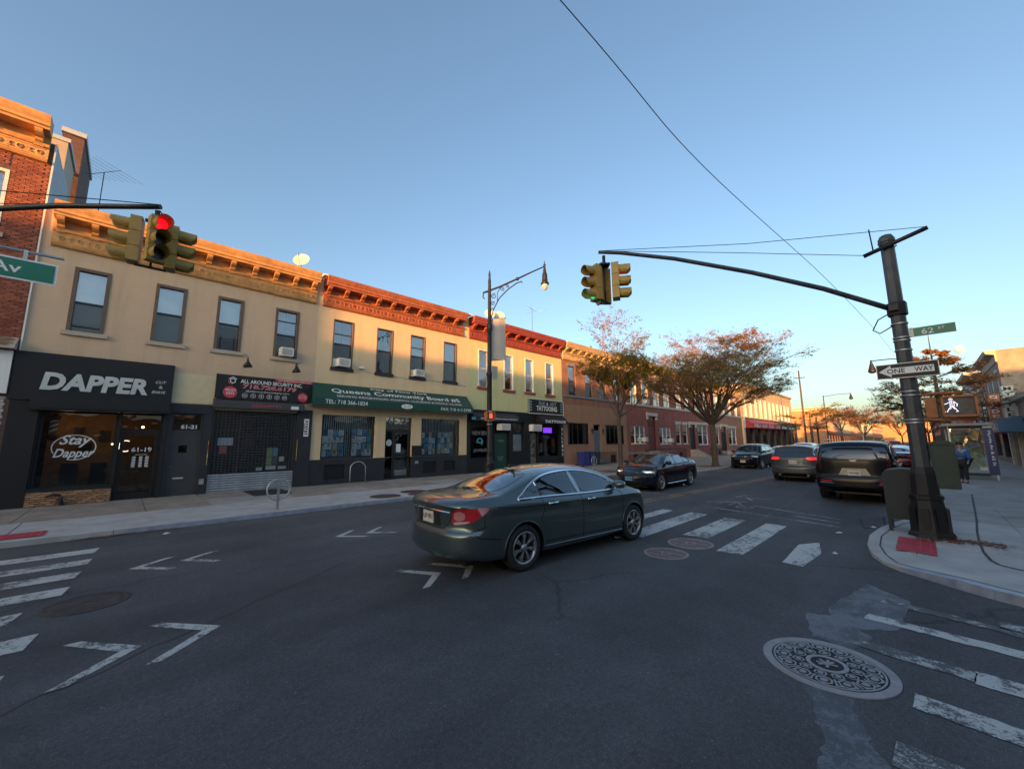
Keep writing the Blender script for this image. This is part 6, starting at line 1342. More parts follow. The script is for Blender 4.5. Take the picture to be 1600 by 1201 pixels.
# pedestrian signals on the pole
def ped(label, c, d, w=.50, h=.43, dep=.22, face=None, brackets=True):
    t = thing('pedestrian_signal', label, 'pedestrian signal', c); d = Vector(d).normalized(); u = Vector((-d.y, d.x, 0)); C = Vector(c)
    def P(a, b, z): return C+u*a+d*b+UZ*z
    m = M(); vs = [P(a, b, z) for b in (0, dep) for z in (0, h) for a in (-w/2, w/2)]; m.add(vs, [(0, 1, 3, 2), (0, 4, 5, 1), (2, 3, 7, 6), (0, 2, 6, 4), (1, 5, 7, 3), (4, 6, 7, 5)])
    e = .035
    for (a0, a1, z0, z1) in ((-w/2, w/2, 0, e), (-w/2, w/2, h-e, h), (-w/2, -w/2+e, 0, h), (w/2-e, w/2, 0, h)):
        vs = [P(a, b, z) for b in (dep, dep+.05) for z in (z0, z1) for a in (a0, a1)]; m.add(vs, [(0, 2, 3, 1), (4, 5, 7, 6), (0, 1, 5, 4), (2, 6, 7, 3), (0, 4, 6, 2), (1, 3, 7, 5)])
    m.build('housing', 'sig_orange', t)
    m = M(); m.face([P(-w/2+e, dep+.004, e), P(w/2-e, dep+.004, e), P(w/2-e, dep+.004, h-e), P(-w/2+e, dep+.004, h-e)]); sc = m.build('screen', 'ped_screen', t)
    m = M()
    if face == 'walk':
        pts = []
        def seg(a, b, n, w_=0):
            for i in range(n+1): pts.append((a[0]+(b[0]-a[0])*i/n, a[1]+(b[1]-a[1])*i/n))
        s_ = -1
        seg((0, .29), (-.005, .21), 5); seg((.022, .285), (.025, .21), 5); seg((-.022, .285), (-.03, .21), 5); seg((.03, .28), (.065, .235), 4); seg((.065, .235), (.055, .20), 3); seg((-.03, .28), (-.07, .25), 3); seg((-.07, .25), (-.095, .245), 2)
        seg((-.02, .2), (-.05, .15), 4); seg((-.05, .15), (-.075, .10), 4); seg((.01, .2), (.035, .15), 4); seg((.035, .15), (.06, .10), 4); seg((0, .2), (-.03, .15), 3); seg((.0, .19), (.02, .15), 3); seg((-.075, .1), (-.10, .1), 1); seg((.06, .1), (.04, .095), 1)
        for k in range(8): pts.append((-.012+.022*cos(k*pi/4), .325+.022*sin(k*pi/4)))
        pts.append((-.012, .325))
        for (a, b) in pts:
            q = P(a-.085, dep+.008, b+.0); r = .0075; m.face([q+u*(r*cos(k*pi/3))+UZ*(r*sin(k*pi/3)) for k in range(6)])
        m.build('walking_figure', 'ped_white', sc)
    elif face == 'hand':
        for k in range(4): 
            a = -.06+k*.035; m.face([P(a, dep+.008, .18), P(a+.026, dep+.008, .18), P(a+.026, dep+.008, .33-.02*abs(k-1.5)), P(a, dep+.008, .33-.02*abs(k-1.5))])
        m.face([P(-.06, dep+.008, .1), P(.075, dep+.008, .1), P(.075, dep+.008, .2), P(-.06, dep+.008, .2)]); m.build('hand_figure', 'ped_hand', sc)
    return t
MT['ped_screen'] = pm('ped_screen', (.09, .085, .08), .35, var=.3, scale=5); MT['ped_white'] = pm('ped_walk_lit', (.9, .9, 1), .4, var=0, emit=(.88, .82, 1), estr=.42); MT['ped_hand'] = pm('ped_hand_lit', (1, .2, .05), .4, var=0, emit=(1, .08, .03), estr=.5)
ped('orange framed pedestrian signal showing a lit walking figure beside the near pole', (PX+.05, -.56, 2.36), (-1, -.08, 0), w=.46, h=.40, dep=.09, face='walk')
ped('orange pedestrian signal seen side on between the near pole and the walking figure', (PX+.06, -.205, 2.36), (1, -.12, 0), w=.155, h=.40, dep=.09)
m = M(); m.tube([(PX, -.05, 2.80), (PX+.02, -.35, 2.83), (PX+.05, -.62, 2.80)], .025, 8); m.tube([(PX, -.05, 2.33), (PX+.02, -.35, 2.31), (PX+.05, -.82, 2.34)], .025, 8); m.build('signal_bracket', 'sig_orange', sp)
cb = thing('control_box', 'dark green traffic control cabinet mounted on the near signal pole', 'cabinet', (PX, -.36, 1.02))
m = M(); m.box(PX-.03, PX+.30, -.43, -.09, 1.02, 1.84); m.build('cabinet', 'pole_green', cb); m = M(); m.extr([(-.45, 1.842), (-.07, 1.842), (-.17, 1.92), (-.35, 1.92)], PX-.05, PX+.32, 'X'); m.build('cabinet_roof', 'pole_green', cb)
m = M(); m.box(PX-.042, PX-.03, -.41, -.12, 1.07, 1.80); m.box(PX-.06, PX-.042, -.39, -.37, 1.45, 1.58); m.build('cabinet_door', 'pole_green', cb); m = M(); m.box(PX+.02, PX+.2, -.14, -.05, 1.1, 1.16); m.box(PX+.02, PX+.2, -.14, -.05, 1.7, 1.76); m.build('mount_bracket', 'iron', cb)
# relay mailbox
mb = thing('relay_mailbox', 'olive green relay mailbox on the near corner left of the signal pole', 'mailbox', (11.6, .40, SW)); 
rotm = Matrix.Rotation(R(-6), 3, 'Z'); m = M(); cxm, cym = 11.62, .34; hw, hd_ = .31, .27
prof = [(-hw, .36), (hw, .36), (hw, 1.24)]+[(hw*cos(a*pi/14), 1.24+.12*sin(a*pi/14)) for a in range(1, 14)]+[(-hw, 1.24)]
m.extr([(cym+a, b) for a, b in prof], cxm-hd_, cxm+hd_, 'X', sm=False); m.build('body', 'mail_green', mb)
m = M(); m.box(cxm-hd_-.008, cxm-hd_, cym-hw+.05, cym+hw-.05, .44, 1.16); m.box(cxm-hd_-.02, cxm-hd_-.008, cym+.16, cym+.22, .8, .86); m.build('door', 'mail_green', mb)
for sx in (-1, 1):
    for sy in (-1, 1): boxo('leg', mb, cxm+sx*(hd_-.03)-.03, cxm+sx*(hd_-.03)+.03, cym+sy*(hw-.03)-.03, cym+sy*(hw-.03)+.03, SW, .36, 'mail_green')
# ---- far-left signal pole, mast arm and big street sign
LX, LY = -5.6, 13.4
lp = thing('signal_pole', 'dark signal pole at the left whose mast arm carries the red-lit traffic light', 'signal pole', (LX, LY, SW))
m = M(); m.lathe([(.30, SW), (.26, .9), (.15, 1.3), (.125, 3.2), (.112, 6.1), (.14, 6.14), (.001, 6.26)], (LX, LY, 0), 8, sm=False); m.build('shaft', 'pole_paint', lp)
arm = [Vector((LX, LY, 4.7)), Vector((-4.2, 12.2, 5.32)), Vector((-2.6, 10.9, 5.78)), Vector((-1.2, 9.75, 5.97)), Vector((0.05, 8.72, 6.02))]; P = []
for i in range(len(arm)-1):
    for t_ in (0, .33, .66): P.append(arm[i].lerp(arm[i+1], t_))
P.append(arm[-1]); m = M(); m.tube(P, [.062-.02*i/(len(P)-1) for i in range(len(P))], 10); m.build('mast_arm', 'iron', lp)
m = M(); m.tube([(0.05, 8.72, 6.06), (LX-.3, LY-.3, 6.25)], .008, 5); m.tube([(0.05, 8.72, 6.05), (LX+.3, LY+.3, 6.1)], .008, 5); m.build('guy_wire', 'iron', lp)
m = M(); m.tube([(LX, LY-.2, 6.12), (-1.38, 13.0, 6.10)], .032, 8); m.build('sign_arm', 'silver', lp)
sg = thing('street_name_sign', 'large green street sign ending in Av at the left edge', 'sign', (-2.8, 12.97, 5.4))
m = M(); m.box(-4.5, -1.44, 12.97, 12.985, 5.44, 5.92); m.build('border', 'white', sg); m = M(); m.box(-4.46, -1.48, 12.962, 12.968, 5.48, 5.88); m.build('sign_plate', 'sign_green', sg)
m = M(); text(m, 'Myrtle', (-4.2, 12.958, 5.56), UX, UZ, 1.4, .24, offset=.01); text(m, 'Av', (-2.36, 12.958, 5.58), UX, UZ, .42, .22, offset=.015); m.build('lettering', 'white', sg)
m = M(); 
for x in (-4.0, -1.92): m.box(x-.03, x+.03, 12.96, 13.02, 5.92, 6.12)
m.build('hanger', 'silver', sg)
# ---- bishop's crook style street lamp with banner and pedestrian signal
BX, BY = 11.45, 13.2
bl = thing('street_lamp', 'ornate black street lamp with scrolled bracket and bell lantern in front of the yellow-green building', 'street lamp', (BX, BY, SW))
m = M(); m.lathe([(.30, SW), (.30, .3), (.24, .36), (.22, 1.0), (.25, 1.06), (.16, 1.15), (.13, 1.5), (.15, 1.55), (.115, 1.62), (.105, 4.9), (.14, 4.95), (.14, 5.05), (.10, 5.1), (.092, 7.0), (.13, 7.05), (.13, 7.3), (.085, 7.35), (.07, 9.4), (.06, 9.45), (.045, 9.6), (.06, 9.68), (.001, 9.95)], (BX, BY, 0), 16); m.build('post', 'iron', bl)
ax = Vector((13.35-11.45, 11.45-13.2, 0)); al = ax.length; ax.normalize()
def LP_(d, z): return Vector((BX, BY, z))+ax*d
m = M(); m.tube([LP_(-.15, 8.86), LP_(0, 8.92), LP_(.5, 9.12), LP_(1.3, 9.50), LP_(2.0, 9.85), LP_(al, 10.12)], [.045, .05, .045, .045, .035, .03], 8)
m.tube([LP_(.06, 7.5), LP_(.18, 8.0), LP_(.45, 8.55), LP_(.85, 8.98), LP_(1.25, 9.28), LP_(1.5, 9.38), LP_(1.52, 9.30)], .026, 6)
m.tube([LP_(-.02, 8.9), LP_(-.28, 8.82), LP_(-.30, 8.6), LP_(-.22, 8.52)], [.05, .045, .03, .02], 6)
def curl(d, z, r, a0, n=12, turns=1.5, sg=1):
    return [LP_(d+r*(1-i/n*.75)*cos(a0+sg*i/n*turns*2*pi), z+r*(1-i/n*.75)*sin(a0+sg*i/n*turns*2*pi)) for i in range(n+1)]
m.tube(curl(.20, 8.65, .14, 1.0), .018, 5); m.tube(curl(.16, 8.3, .11, .6), .016, 5); m.tube(curl(.13, 8.0, .08, .6), .014, 5); m.tube(curl(.58, 9.0, .11, -1.2), .016, 5); m.tube(curl(.82, 9.14, .09, -1.2), .015, 5); m.tube([LP_(.36, 8.4), LP_(.36, 8.8), LP_(.5, 9.08)], .016, 5)
m.lathe([(.07, -.06), (.07, .06)], LP_(1.3, 9.5), 8); m.build('bracket_arm', 'iron', bl)
m = M(); q = LP_(al, 0); m.lathe([(.001, 10.42), (.015, 10.36), (.02, 10.25), (.06, 10.22), (.05, 10.12), (.05, 10.0), (.07, 9.96), (.075, 9.82), (.11, 9.76), (.13, 9.5), (.14, 9.36), (.19, 9.30), (.19, 9.22), (.14, 9.20)], (q.x, q.y, 0), 16); m.build('lantern', 'iron', bl)
MT['lamp_glass'] = pm('lamp_bowl_glass', (.42, .43, .40), .15, var=.1, spec=.8, coat=1.); m = M(); m.lathe([(.15, 9.22), (.145, 9.12), (.11, 9.02), (.05, 8.95), (.001, 8.94)], (q.x, q.y, 0), 16); m.build('lamp_bowl', 'lamp_glass', bl)
bnn = thing('banner', 'tall pale grey banner hanging from the street lamp post', 'banner', (BX+.45, BY, 5.5))
MT['banner_grey'] = pm('banner_grey', (.36, .35, .34), .8, var=.08, scale=2)
bd = Vector((1, -.38, 0)).normalized(); m = M(); n = 8
def BP(a, z): w = .02*sin(a*9+z); return Vector((BX+.1, BY, z))+bd*a+Vector((.38, 1, 0)).normalized()*w
for i in range(n):
    for j in range(6):
        a0, a1 = .72*i/n, .72*(i+1)/n; z0, z1 = 5.62+1.95*j/6, 5.62+1.95*(j+1)/6; t = lambda a: .13*a/.72
        m.face([BP(a0, z0+t(a0)), BP(a1, z0+t(a1)), BP(a1, z1+t(a1)), BP(a0, z1+t(a0))], sm=True)
m.build('fabric', 'banner_grey', bnn); m = M(); 
for z in (5.6, 7.58): m.tube([Vector((BX, BY, z)), Vector((BX+.1, BY, z))+bd*.74+Vector((0, 0, .13))], .014, 6)
m.build('banner_rod', 'iron', bnn)
m = M(); m.box(BX+.02, BX+.34, BY-.16, BY-.14, 4.75, 5.35); tag(m.build('parking_sign', 'banner_grey'), 'small grey parking sign seen from behind on the street lamp post', 'sign')
ped('orange pedestrian signal with lit red hand on the street lamp post', (BX-.32, BY-.3, 2.88), (-.25, -1, 0), w=.40, h=.38, face='hand')
m = M(); m.tube([(BX, BY, 3.32), (BX-.32, BY-.2, 3.30)], .022, 6); m.tube([(BX, BY, 2.85), (BX-.32, BY-.2, 2.85)], .022, 6); m.build('signal_bracket', 'sig_orange', bl)
m = M()
for k in range(5): m.lathe([(.112, 0), (.125, .01), (.125, .05), (.112, .06)], (BX, BY, 2.72+k*.14), 14)
m.build('steel_band', 'silver', bl)
# ---- bicycle racks
def rack(label, x, y, ring_=False, h=.86, rot=0.):
    t = thing('bicycle_rack', label, 'bicycle rack', (x, y, SW)); m = M()
    if ring_:
        m.box(x-.028, x+.028, y-.028, y+.028, SW, SW+.92); m.tube([(x+.29*cos(k*pi/16), y, SW+.55+.29*sin(k*pi/16)) for k in range(33)], .026, 8, cap=False); m.box(x-.07, x+.07, y-.07, y+.07, SW, SW+.015)
        o = m.build('ring_and_post', 'silver', t)
    else:
        w = .36; P = [(x-w, y, SW), (x-w, y, SW+h-w*.9)]+[(x-w*cos(k*pi/12), y, SW+h-w*.9+w*.9*sin(k*pi/12)) for k in range(13)]+[(x+w, y, SW)]; m.tube(P, .026, 8); m.build('hoop', 'silver', t)
rack('silver ring and post bicycle rack near the kerb in front of the lock shop', 3.28, 12.98, True); rack('steel hoop bicycle rack by the cream building plinth', 7.9, 18.45, False, 1.0); rack('silver ring bicycle rack near the blue bins', 22.9, 15.6, True)
# ---- bus shelter with advertising panel and timetable blade
bs = thing('bus_shelter', 'glass bus shelter with flat roof and dark blue timetable pillar on the right', 'bus shelter', (28.5, -1.3, SW))
MT['shelter_roof'] = pm('shelter_roof_grey', (.20, .21, .21), .4, .4, var=.1); m = M(); m.box(27.6, 31.5, -2.3, -.75, 2.55, 2.66); m.build('roof', 'shelter_roof', bs)
m = M()
for (x, y) in ((27.8, -.95), (27.8, -2.2), (31.3, -.95), (31.3, -2.2), (29.5, -2.2)): m.box(x-.03, x+.03, y-.03, y+.03, SW, 2.55)
m.build('post', 'silver', bs)
m = M(); m.face([(27.8, -.98, .4), (27.8, -1.98, .4), (27.8, -1.98, 2.5), (27.8, -.98, 2.5)]); m.face([(27.85, -2.2, .4), (31.3, -2.2, .4), (31.3, -2.2, 2.5), (27.85, -2.2, 2.5)]); m.build('glass_panel', 'glass', bs)
m = M(); m.box(27.76, 27.84, -2.0, -.95, 2.42, 2.55); m.box(27.76, 27.84, -2.0, -.95, .30, .42); m.build('panel_rail', 'pole_green', bs)
ad_ = M(); ad_.box(31.1, 31.2, -2.1, -1.0, .45, 2.4); MT['ad_poster'] = pm('poster_green_beige', (.24, .30, .12), .5, var=.8, scale=1.8); ad_.build('advert_panel', 'ad_poster', bs)
m = M(); m.box(27.74, 27.82, -2.28, -1.98, .35, 2.5); blu = m.build('timetable_pillar', 'navy_blue', bs); m = M(); text(m, 'Myrtle Av & 62 St', (27.73, -2.09, 2.3), -UZ, NY, 1.55, .12, offset=.01); m.build('lettering', 'white', blu); boxo('route_plate', bs, 27.73, 27.83, -2.27, -1.99, 2.44, 2.5, 'white'); boxo('kiosk_box', bs, 27.7, 27.86, -1.95, -1.72, .55, .68, 'plate')
# ---- overhead cable
CW = [Vector(p) for p in ((-20, 4.9, 11.4), (-8, 4.2, 10.1), (4.34, 3.28, 9.0), (9.5, 2.97, 8.58), (19, 1.99, 8.34), (30, 1.2, 8.26), (42, .63, 8.36), (52, .1, 8.7))]; P = []
for i in range(1, len(CW)-2):
    for j in range(10):
        t = j/10; p0, p1, p2, p3 = CW[i-1:i+3]; P.append(.5*((2*p1)+(p2-p0)*t+(2*p0-5*p1+4*p2-p3)*t*t+(3*p1-p0-3*p2+p3)*t**3))
m = M(); tag(m.tube(P, .009, 5).build('overhead_cable', 'iron'), 'thin overhead cable crossing the sky from the top to the right', 'cable')
# ---- moon
m = M(); c = Vector((.99, -.0617, .1494))*3200; m.lathe([(.001, -21)]+[(21*cos(k*pi/16-pi/2), 21*sin(k*pi/16-pi/2)) for k in range(1, 16)]+[(.001, 21)], c, 28); MT['moon'] = pm('moon_surface', (.8, .78, .7), .9, var=.1, scale=.05, emit=(1, .90, .70), estr=.12); mo = m.build('moon', 'moon'); tag(mo, 'pale full moon low in the sky right of the near pole', 'moon')
# ---- roof things
def dish(label, x, y, z, r=.34, yaw_=-2.2):
    t = thing('satellite_dish', label, 'satellite dish', (x, y, z)); m = M(); d = Vector((cos(yaw_), sin(yaw_), .45)).normalized(); u = d.cross(UZ).normalized(); v = u.cross(d); C = Vector((x, y, z+.55)); n = 20; prev = None
    for k in range(5):
        rr_ = r*k/4; ring_ = [C+u*(rr_*cos(2*pi*i/n))+v*(rr_*1.05*sin(2*pi*i/n))+d*(.22*(rr_/r)**2*r) for i in range(n)]
        if prev and k > 1:
            for i in range(n): m.face([prev[i], prev[(i+1) % n], ring_[(i+1) % n], ring_[i]], sm=True)
        elif k == 1: m.face(ring_, sm=True)
        prev = ring_
    m.build('dish', 'plate', t); m = M(); m.tube([C-v*r*.9, C+d*.42-v*.1], .014, 5); m.lathe([(.04, -.04), (.05, .04), (.001, .05)], C+d*.43-v*.08, 8); m.tube([(x, y, z-.3), (x, y, z+.5), C], .02, 6); m.build('feed_arm', 'silver', t)
dish('cream satellite dish on the tan building roof edge', 5.15, YF+.35, 9.95, .36); dish('satellite dish left of the lamp post on the yellow-green roof', 17.1, YF+.6, 10.1, .36); dish('satellite dish right of the lamp post on the yellow-green roof', 17.95, YF+.6, 10.12, .40)
def aerial(label, x, y, z0, h, arms, ang=.3):
    t = thing('tv_aerial', label, 'aerial', (x, y, z0)); m = M(); m.tube([(x, y, z0), (x, y, z0+h)], .018, 5); m.build('mast', 'rust', t); m = M(); d = Vector((cos(ang), sin(ang), 0)); n = Vector((-sin(ang), cos(ang), 0)); C = Vector((x, y, z0+h))
    m.tube([C-d*.9, C+d*.9], .014, 5)
    for k in range(arms): q = C+d*(-.85+1.7*k/(arms-1)); l = .35+.65*k/(arms-1); m.tube([q-n*l, q+n*l], .007, 4)
    m.build('elements', 'silver', t)
aerial('tv aerial behind the chimneys above the tan building', -1.9, YF+6.0, 11.0, 3.5, 8, -.9); aerial('thin tv aerial on the yellow-green building roof', 24.0, YF+3, 9.6, 3.7, 3, .3)
# ================================================================ TREES
def tree(name, label, base, h_fork, r0, limbs, spread, top, leaf_mats, n_leaf, seed, levels=4, lsize=.10, flat=.5, curve=.35, lean=(0, 0), leafz=None, name_kids=True, twig_r=.004, child=3, dens=1., cone=False, zmaxh=99.):
    r = random.Random(seed); t = thing(name, label, 'tree', base); bx, by, bz = base
    T, TW = M(), M(); tips = []
    top_h = top-base[2]
    fork = Vector((bx+lean[0], by+lean[1], bz+h_fork)); 
    T.lathe([(r0*1.6, bz-.02), (r0*1.25, bz+.1), (r0*1.05, bz+.35)], (bx, by, 0), 10); T.tube([(bx, by, bz+.3), (bx+lean[0]*.3+.03, by+lean[1]*.3, bz+h_fork*.4), (bx+lean[0]*.7-.02, by+lean[1]*.7, bz+h_fork*.75), fork], [r0*1.05, r0*.95, r0*.9, r0*.92], 10, cap=False)
    def grow(p, d, ln, rad, lev):
        pts = [p.copy()]; q = p.copy(); dd = d.copy(); n = 4
        for i in range(n):
            dd = (dd+Vector((r.uniform(-1, 1), r.uniform(-1, 1), r.uniform(-.5, .8)))*.16+Vector((0, 0, curve*.12 if lev < 2 else -.02))).normalized(); q = q+dd*ln/n; q.z = q.z if q.z < zmaxh else zmaxh-(q.z-zmaxh)*.3; pts.append(q.copy())
        rs = [rad*(1-.45*i/n) for i in range(n+1)]
        (T if lev < 2 else TW).tube(pts, rs, 7 if lev < 2 else 4 if lev < 3 else 3, cap=False)
        if lev >= levels: tips.append(pts); return
        if lev >= levels-1: tips.append(pts)
        k = child+(1 if lev < 1 else 0)
        for i in range(k):
            f = r.uniform(.35, 1.0) if i else 1.0; j = min(n-1, int(f*n)); s_ = pts[j].lerp(pts[j+1], f*n-j) if j < n else pts[-1]
            ax_ = Vector((r.uniform(-1, 1), r.uniform(-1, 1), r.uniform(-.25, .55)))
            nd = (dd*1.0+ax_*r.uniform(.55, .95)); nd.z *= (flat if nd.z > 0 else .4); nd.normalize()
            grow(s_, nd, ln*r.uniform(.52, .74), rad*.50*(1-.3*f)+.0018, lev+1)
    for i, (az, el, ln) in enumerate(limbs):
        d = Vector((cos(az)*cos(el), sin(az)*cos(el), sin(el))); st_ = fork if not cone else Vector((bx+lean[0]*(h_fork and 1), by+lean[1], bz+h_fork+(top_h-h_fork)*i/len(limbs)*.85)); grow(st_, d, ln, r0*(.48 if not cone else .28), 0)
    if cone: T.tube([fork, (bx+lean[0], by+lean[1], bz+top_h*.7), (bx+lean[0], by+lean[1], bz+top_h)], [r0*.9, r0*.5, .02], 8, cap=False)
    tr = T.build('trunk', 'bark', t); TW.build('twigs', 'twig', t)['kind'] = 'stuff'
    crown = [M() for _ in leaf_mats]; cs = crown
    zs = [p[-1].z for p in tips]; zmin, zmax = min(zs), max(zs)
    per = max(1, int(n_leaf/len(tips)))
    for p in tips:
        w = dens if leafz is None else leafz(p[-1], (p[-1].z-zmin)/(zmax-zmin+1e-6), r)
        k = int(per*w+r.random()); 
        for _ in range(k):
            f = r.uniform(.2, 1)*(len(p)-1); j = min(int(f), len(p)-2); q = p[j].lerp(p[j+1], f-j)+Vector((r.gauss(0, .07), r.gauss(0, .07), r.gauss(-.03, .06)))
            a = r.uniform(0, 6.3); u = Vector((cos(a), sin(a), r.uniform(-.5, .5))); v = Vector((-sin(a), cos(a), r.uniform(-.7, .3))); s_ = lsize*r.uniform(.6, 1.3)
            mi = 0 if len(cs) == 1 else (min(len(cs)-1, int((q.z-zmin)/(zmax-zmin+.01)*len(cs)+r.uniform(-.4, .4))) if r.random() < .85 else r.randrange(len(cs))); mi = max(0, mi)  # leaf colours stack by height, so the sunlit tint sits uppermost
            cs[mi].face([q-u*s_, q-v*s_*.45, q+u*s_, q+v*s_*.45])
    for c_, mt in zip(cs, leaf_mats):
        if c_.f: c_.build('crown', mt, t)
    return t
L3 = lambda n, el, ln, ph=0., j=.25, sd=1: [(ph+2*pi*i/n+random.Random(sd+i).uniform(-j, j), el+random.Random(sd*3+i).uniform(-.18, .18), ln*random.Random(sd*7+i).uniform(.85, 1.15)) for i in range(n)]
tree('street_tree', 'wide vase shaped honey locust with bare orange tinged crown in front of the row houses', (30.6, 10.5, SW), 3.0, .205, L3(9, .62, 3.3, .4, sd=3)+L3(5, 1.05, 3.2, .9, sd=5), 4.6, 9.6, ['leaf_olive', 'leaf_gold', 'leaf_sunlit'], 54000, 12, levels=5, lsize=.078, flat=.55, curve=.5, child=4, zmaxh=9.7, leafz=lambda p, f, r: (2.0 if (sin(p.x*1.7+p.y*1.1)+sin(p.z*2.3+p.y*.9) > .35) else .30))
tree('street_tree', 'slender street tree with yellow green leaves in front of the terracotta building', (21.9, 12.98, SW), 3.3, .135, [(0, 1.45, 3.4), (2.2, 1.05, 2.0), (4.4, .8, 1.9), (5.6, .5, 2.0), (3.3, 1.3, 2.8), (.6, .6, 1.8), (5.2, 1.2, 2.8)], 2, 9.6, ['leaf_gold', 'leaf_gold', 'leaf_olive', 'leaf_sunlit'], 17000, 5, levels=5, lsize=.08, flat=.85, curve=.6, child=3, zmaxh=10.2, leafz=lambda p, f, r: (2.6 if (p.x > 22.0 and p.z < 7.9) else 1.0 if p.z < 7.2 else .28))
tree('street_tree', 'tiered tree with sunlit orange upper branches behind the ONE WAY sign', (40, -1.15, SW), 3.0, .16, [(i*2.35, .12+.05*(i % 3), 2.3-i*.118) for i in range(17)], 3, 9.2, ['leaf_dark', 'leaf_sunlit', 'leaf_sunlit'], 13000, 9, levels=3, lsize=.10, flat=.5, curve=0, child=4, cone=True)
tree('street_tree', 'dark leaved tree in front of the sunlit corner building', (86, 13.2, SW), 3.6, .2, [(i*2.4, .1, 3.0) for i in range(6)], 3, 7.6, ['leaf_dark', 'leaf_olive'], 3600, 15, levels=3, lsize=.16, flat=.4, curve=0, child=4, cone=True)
tree('street_tree', 'orange tinged round tree far down the street, left of the pole', (150, 11.0, SW), 3.0, .22, L3(8, .8, 4.2, sd=8), 5, 9.6, ['leaf_rust', 'leaf_rust'], 5200, 21, levels=3, lsize=.22, flat=.8, curve=.4, child=4)
tree('street_tree', 'reddish tree above the far traffic light', (128, 13.6, SW), 4.0, .2, L3(6, .9, 3.4, sd=5), 4, 10.5, ['leaf_rust'], 2600, 23, levels=3, lsize=.2, flat=.7, curve=.4, child=4)
tree('street_tree', 'dull orange tree at the far end of the street', (215, 5.0, SW), 3.0, .25, L3(8, .7, 5.5, sd=6), 6, 12, ['leaf_rust', 'leaf_sunlit'], 4600, 25, levels=3, lsize=.3, flat=.8, curve=.4, child=4)
tree('street_tree', 'tree between the far cars and the right side shops', (120, -1.2, SW), 3.0, .2, L3(7, .8, 3.6, sd=9), 4, 9, ['leaf_rust', 'leaf_dark'], 3400, 27, levels=3, lsize=.2, flat=.8, curve=.4, child=4)
tree('street_tree', 'small tree farther along the right pavement', (75, -1.2, SW), 2.6, .14, L3(6, .8, 2.4, sd=4), 3, 6.4, ['leaf_dark', 'leaf_rust'], 2600, 29, levels=3, lsize=.14, flat=.8, curve=.4, child=4)
for (x, y) in ((30.6, 10.95), (21.9, 13.5)):
    m = M(); m.box(x-.75, x+.75, y-.75, y+.75, SW, SW+.012); o = m.build('tree_pit', 'soil', fp)
# ---- utility pole and far signals
up_ = thing('utility_pole', 'thin wooden utility pole in front of the buff and orange buildings', 'utility pole', (80, 13.1, SW)); m = M(); m.tube([(80, 13.1, SW), (80, 13.1, 13.5)], [.16, .11], 8); m.build('pole', 'bark', up_); m = M(); m.box(79.9, 80.1, 12.3, 13.9, 12.2, 12.32); m.build('crossarm', 'bark', up_)
fs = thing('signal_pole', 'far signal pole whose arm reaches over the street', 'signal pole', (92, 13.2, SW)); m = M(); m.lathe([(.3, SW), (.15, 1.2), (.12, 6.2)], (92, 13.2, 0), 8); m.tube([(92, 13.2, 4.6), (91, 11, 5.3), (89.5, 8, 5.9), (88.2, 5.9, 6.0)], [.08, .07, .06, .05], 6); m.tube([(88.2, 5.9, 6.05), (92, 13.2, 6.3)], .02, 4); m.build('shaft_and_arm', 'iron', fs)
def far_signal(label, x, y, z):
    t = thing('traffic_light', label, 'traffic light', (x, y, z)); mh, mv, ml = M(), M(), [M(), M(), M()]; signal_face(mh, mv, ml, (x, y, z), (-1, 0, 0), 2); h = mh.build('signal_head', 'sig_yellow', t); mv.build('visor', 'sig_yellow', h)
    for k in range(3): ml[k].build('lens', ('lens_red_off', 'lens_off', 'lens_green_far')[k], h)
MT['lens_green_far'] = pm('lens_green_far', (.01, .5, .2), .3, var=0, emit=(.02, 1, .42), estr=1.4)
far_signal('far green-lit traffic light on the arm over the street', 88, 5.8, 5.0); far_signal('far green-lit traffic light right of the other one', 88, 2.15, 4.85)
fs2 = thing('signal_pole', 'far signal pole on the right hidden behind the near pole', 'signal pole', (90, -.4, SW)); m = M(); m.lathe([(.3, SW), (.15, 1.2), (.12, 6.0)], (90, -.4, 0), 8); m.tube([(90, -.4, 4.4), (89, 1, 4.95), (88, 2.2, 5.1)], [.07, .06, .05], 6); m.build('shaft_and_arm', 'iron', fs2)
def simple_lamp(label, x, y, h, dx, dy):
    t = thing('street_lamp', label, 'street lamp', (x, y, SW)); m = M(); m.lathe([(.2, SW), (.12, 1.4), (.08, h)], (x, y, 0), 8); m.tube([(x, y, h-.3), (x+dx*.5, y+dy*.5, h), (x+dx, y+dy, h)], .05, 5); m.lathe([(.05, .1), (.1, -.2), (.3, -.9), (.34, -1.05), (.2, -1.2), (.001, -1.25)], (x+dx, y+dy, h), 8); m.build('post_and_lantern', 'iron', t)
simple_lamp('far street lamp with bell lantern reaching over the street', 104, 13.3, 11.2, 0, -4.4); simple_lamp('street lamp behind the near pole with bell lantern left of the ONE WAY sign', 52, -.3, 9.6, 0, 2.9)
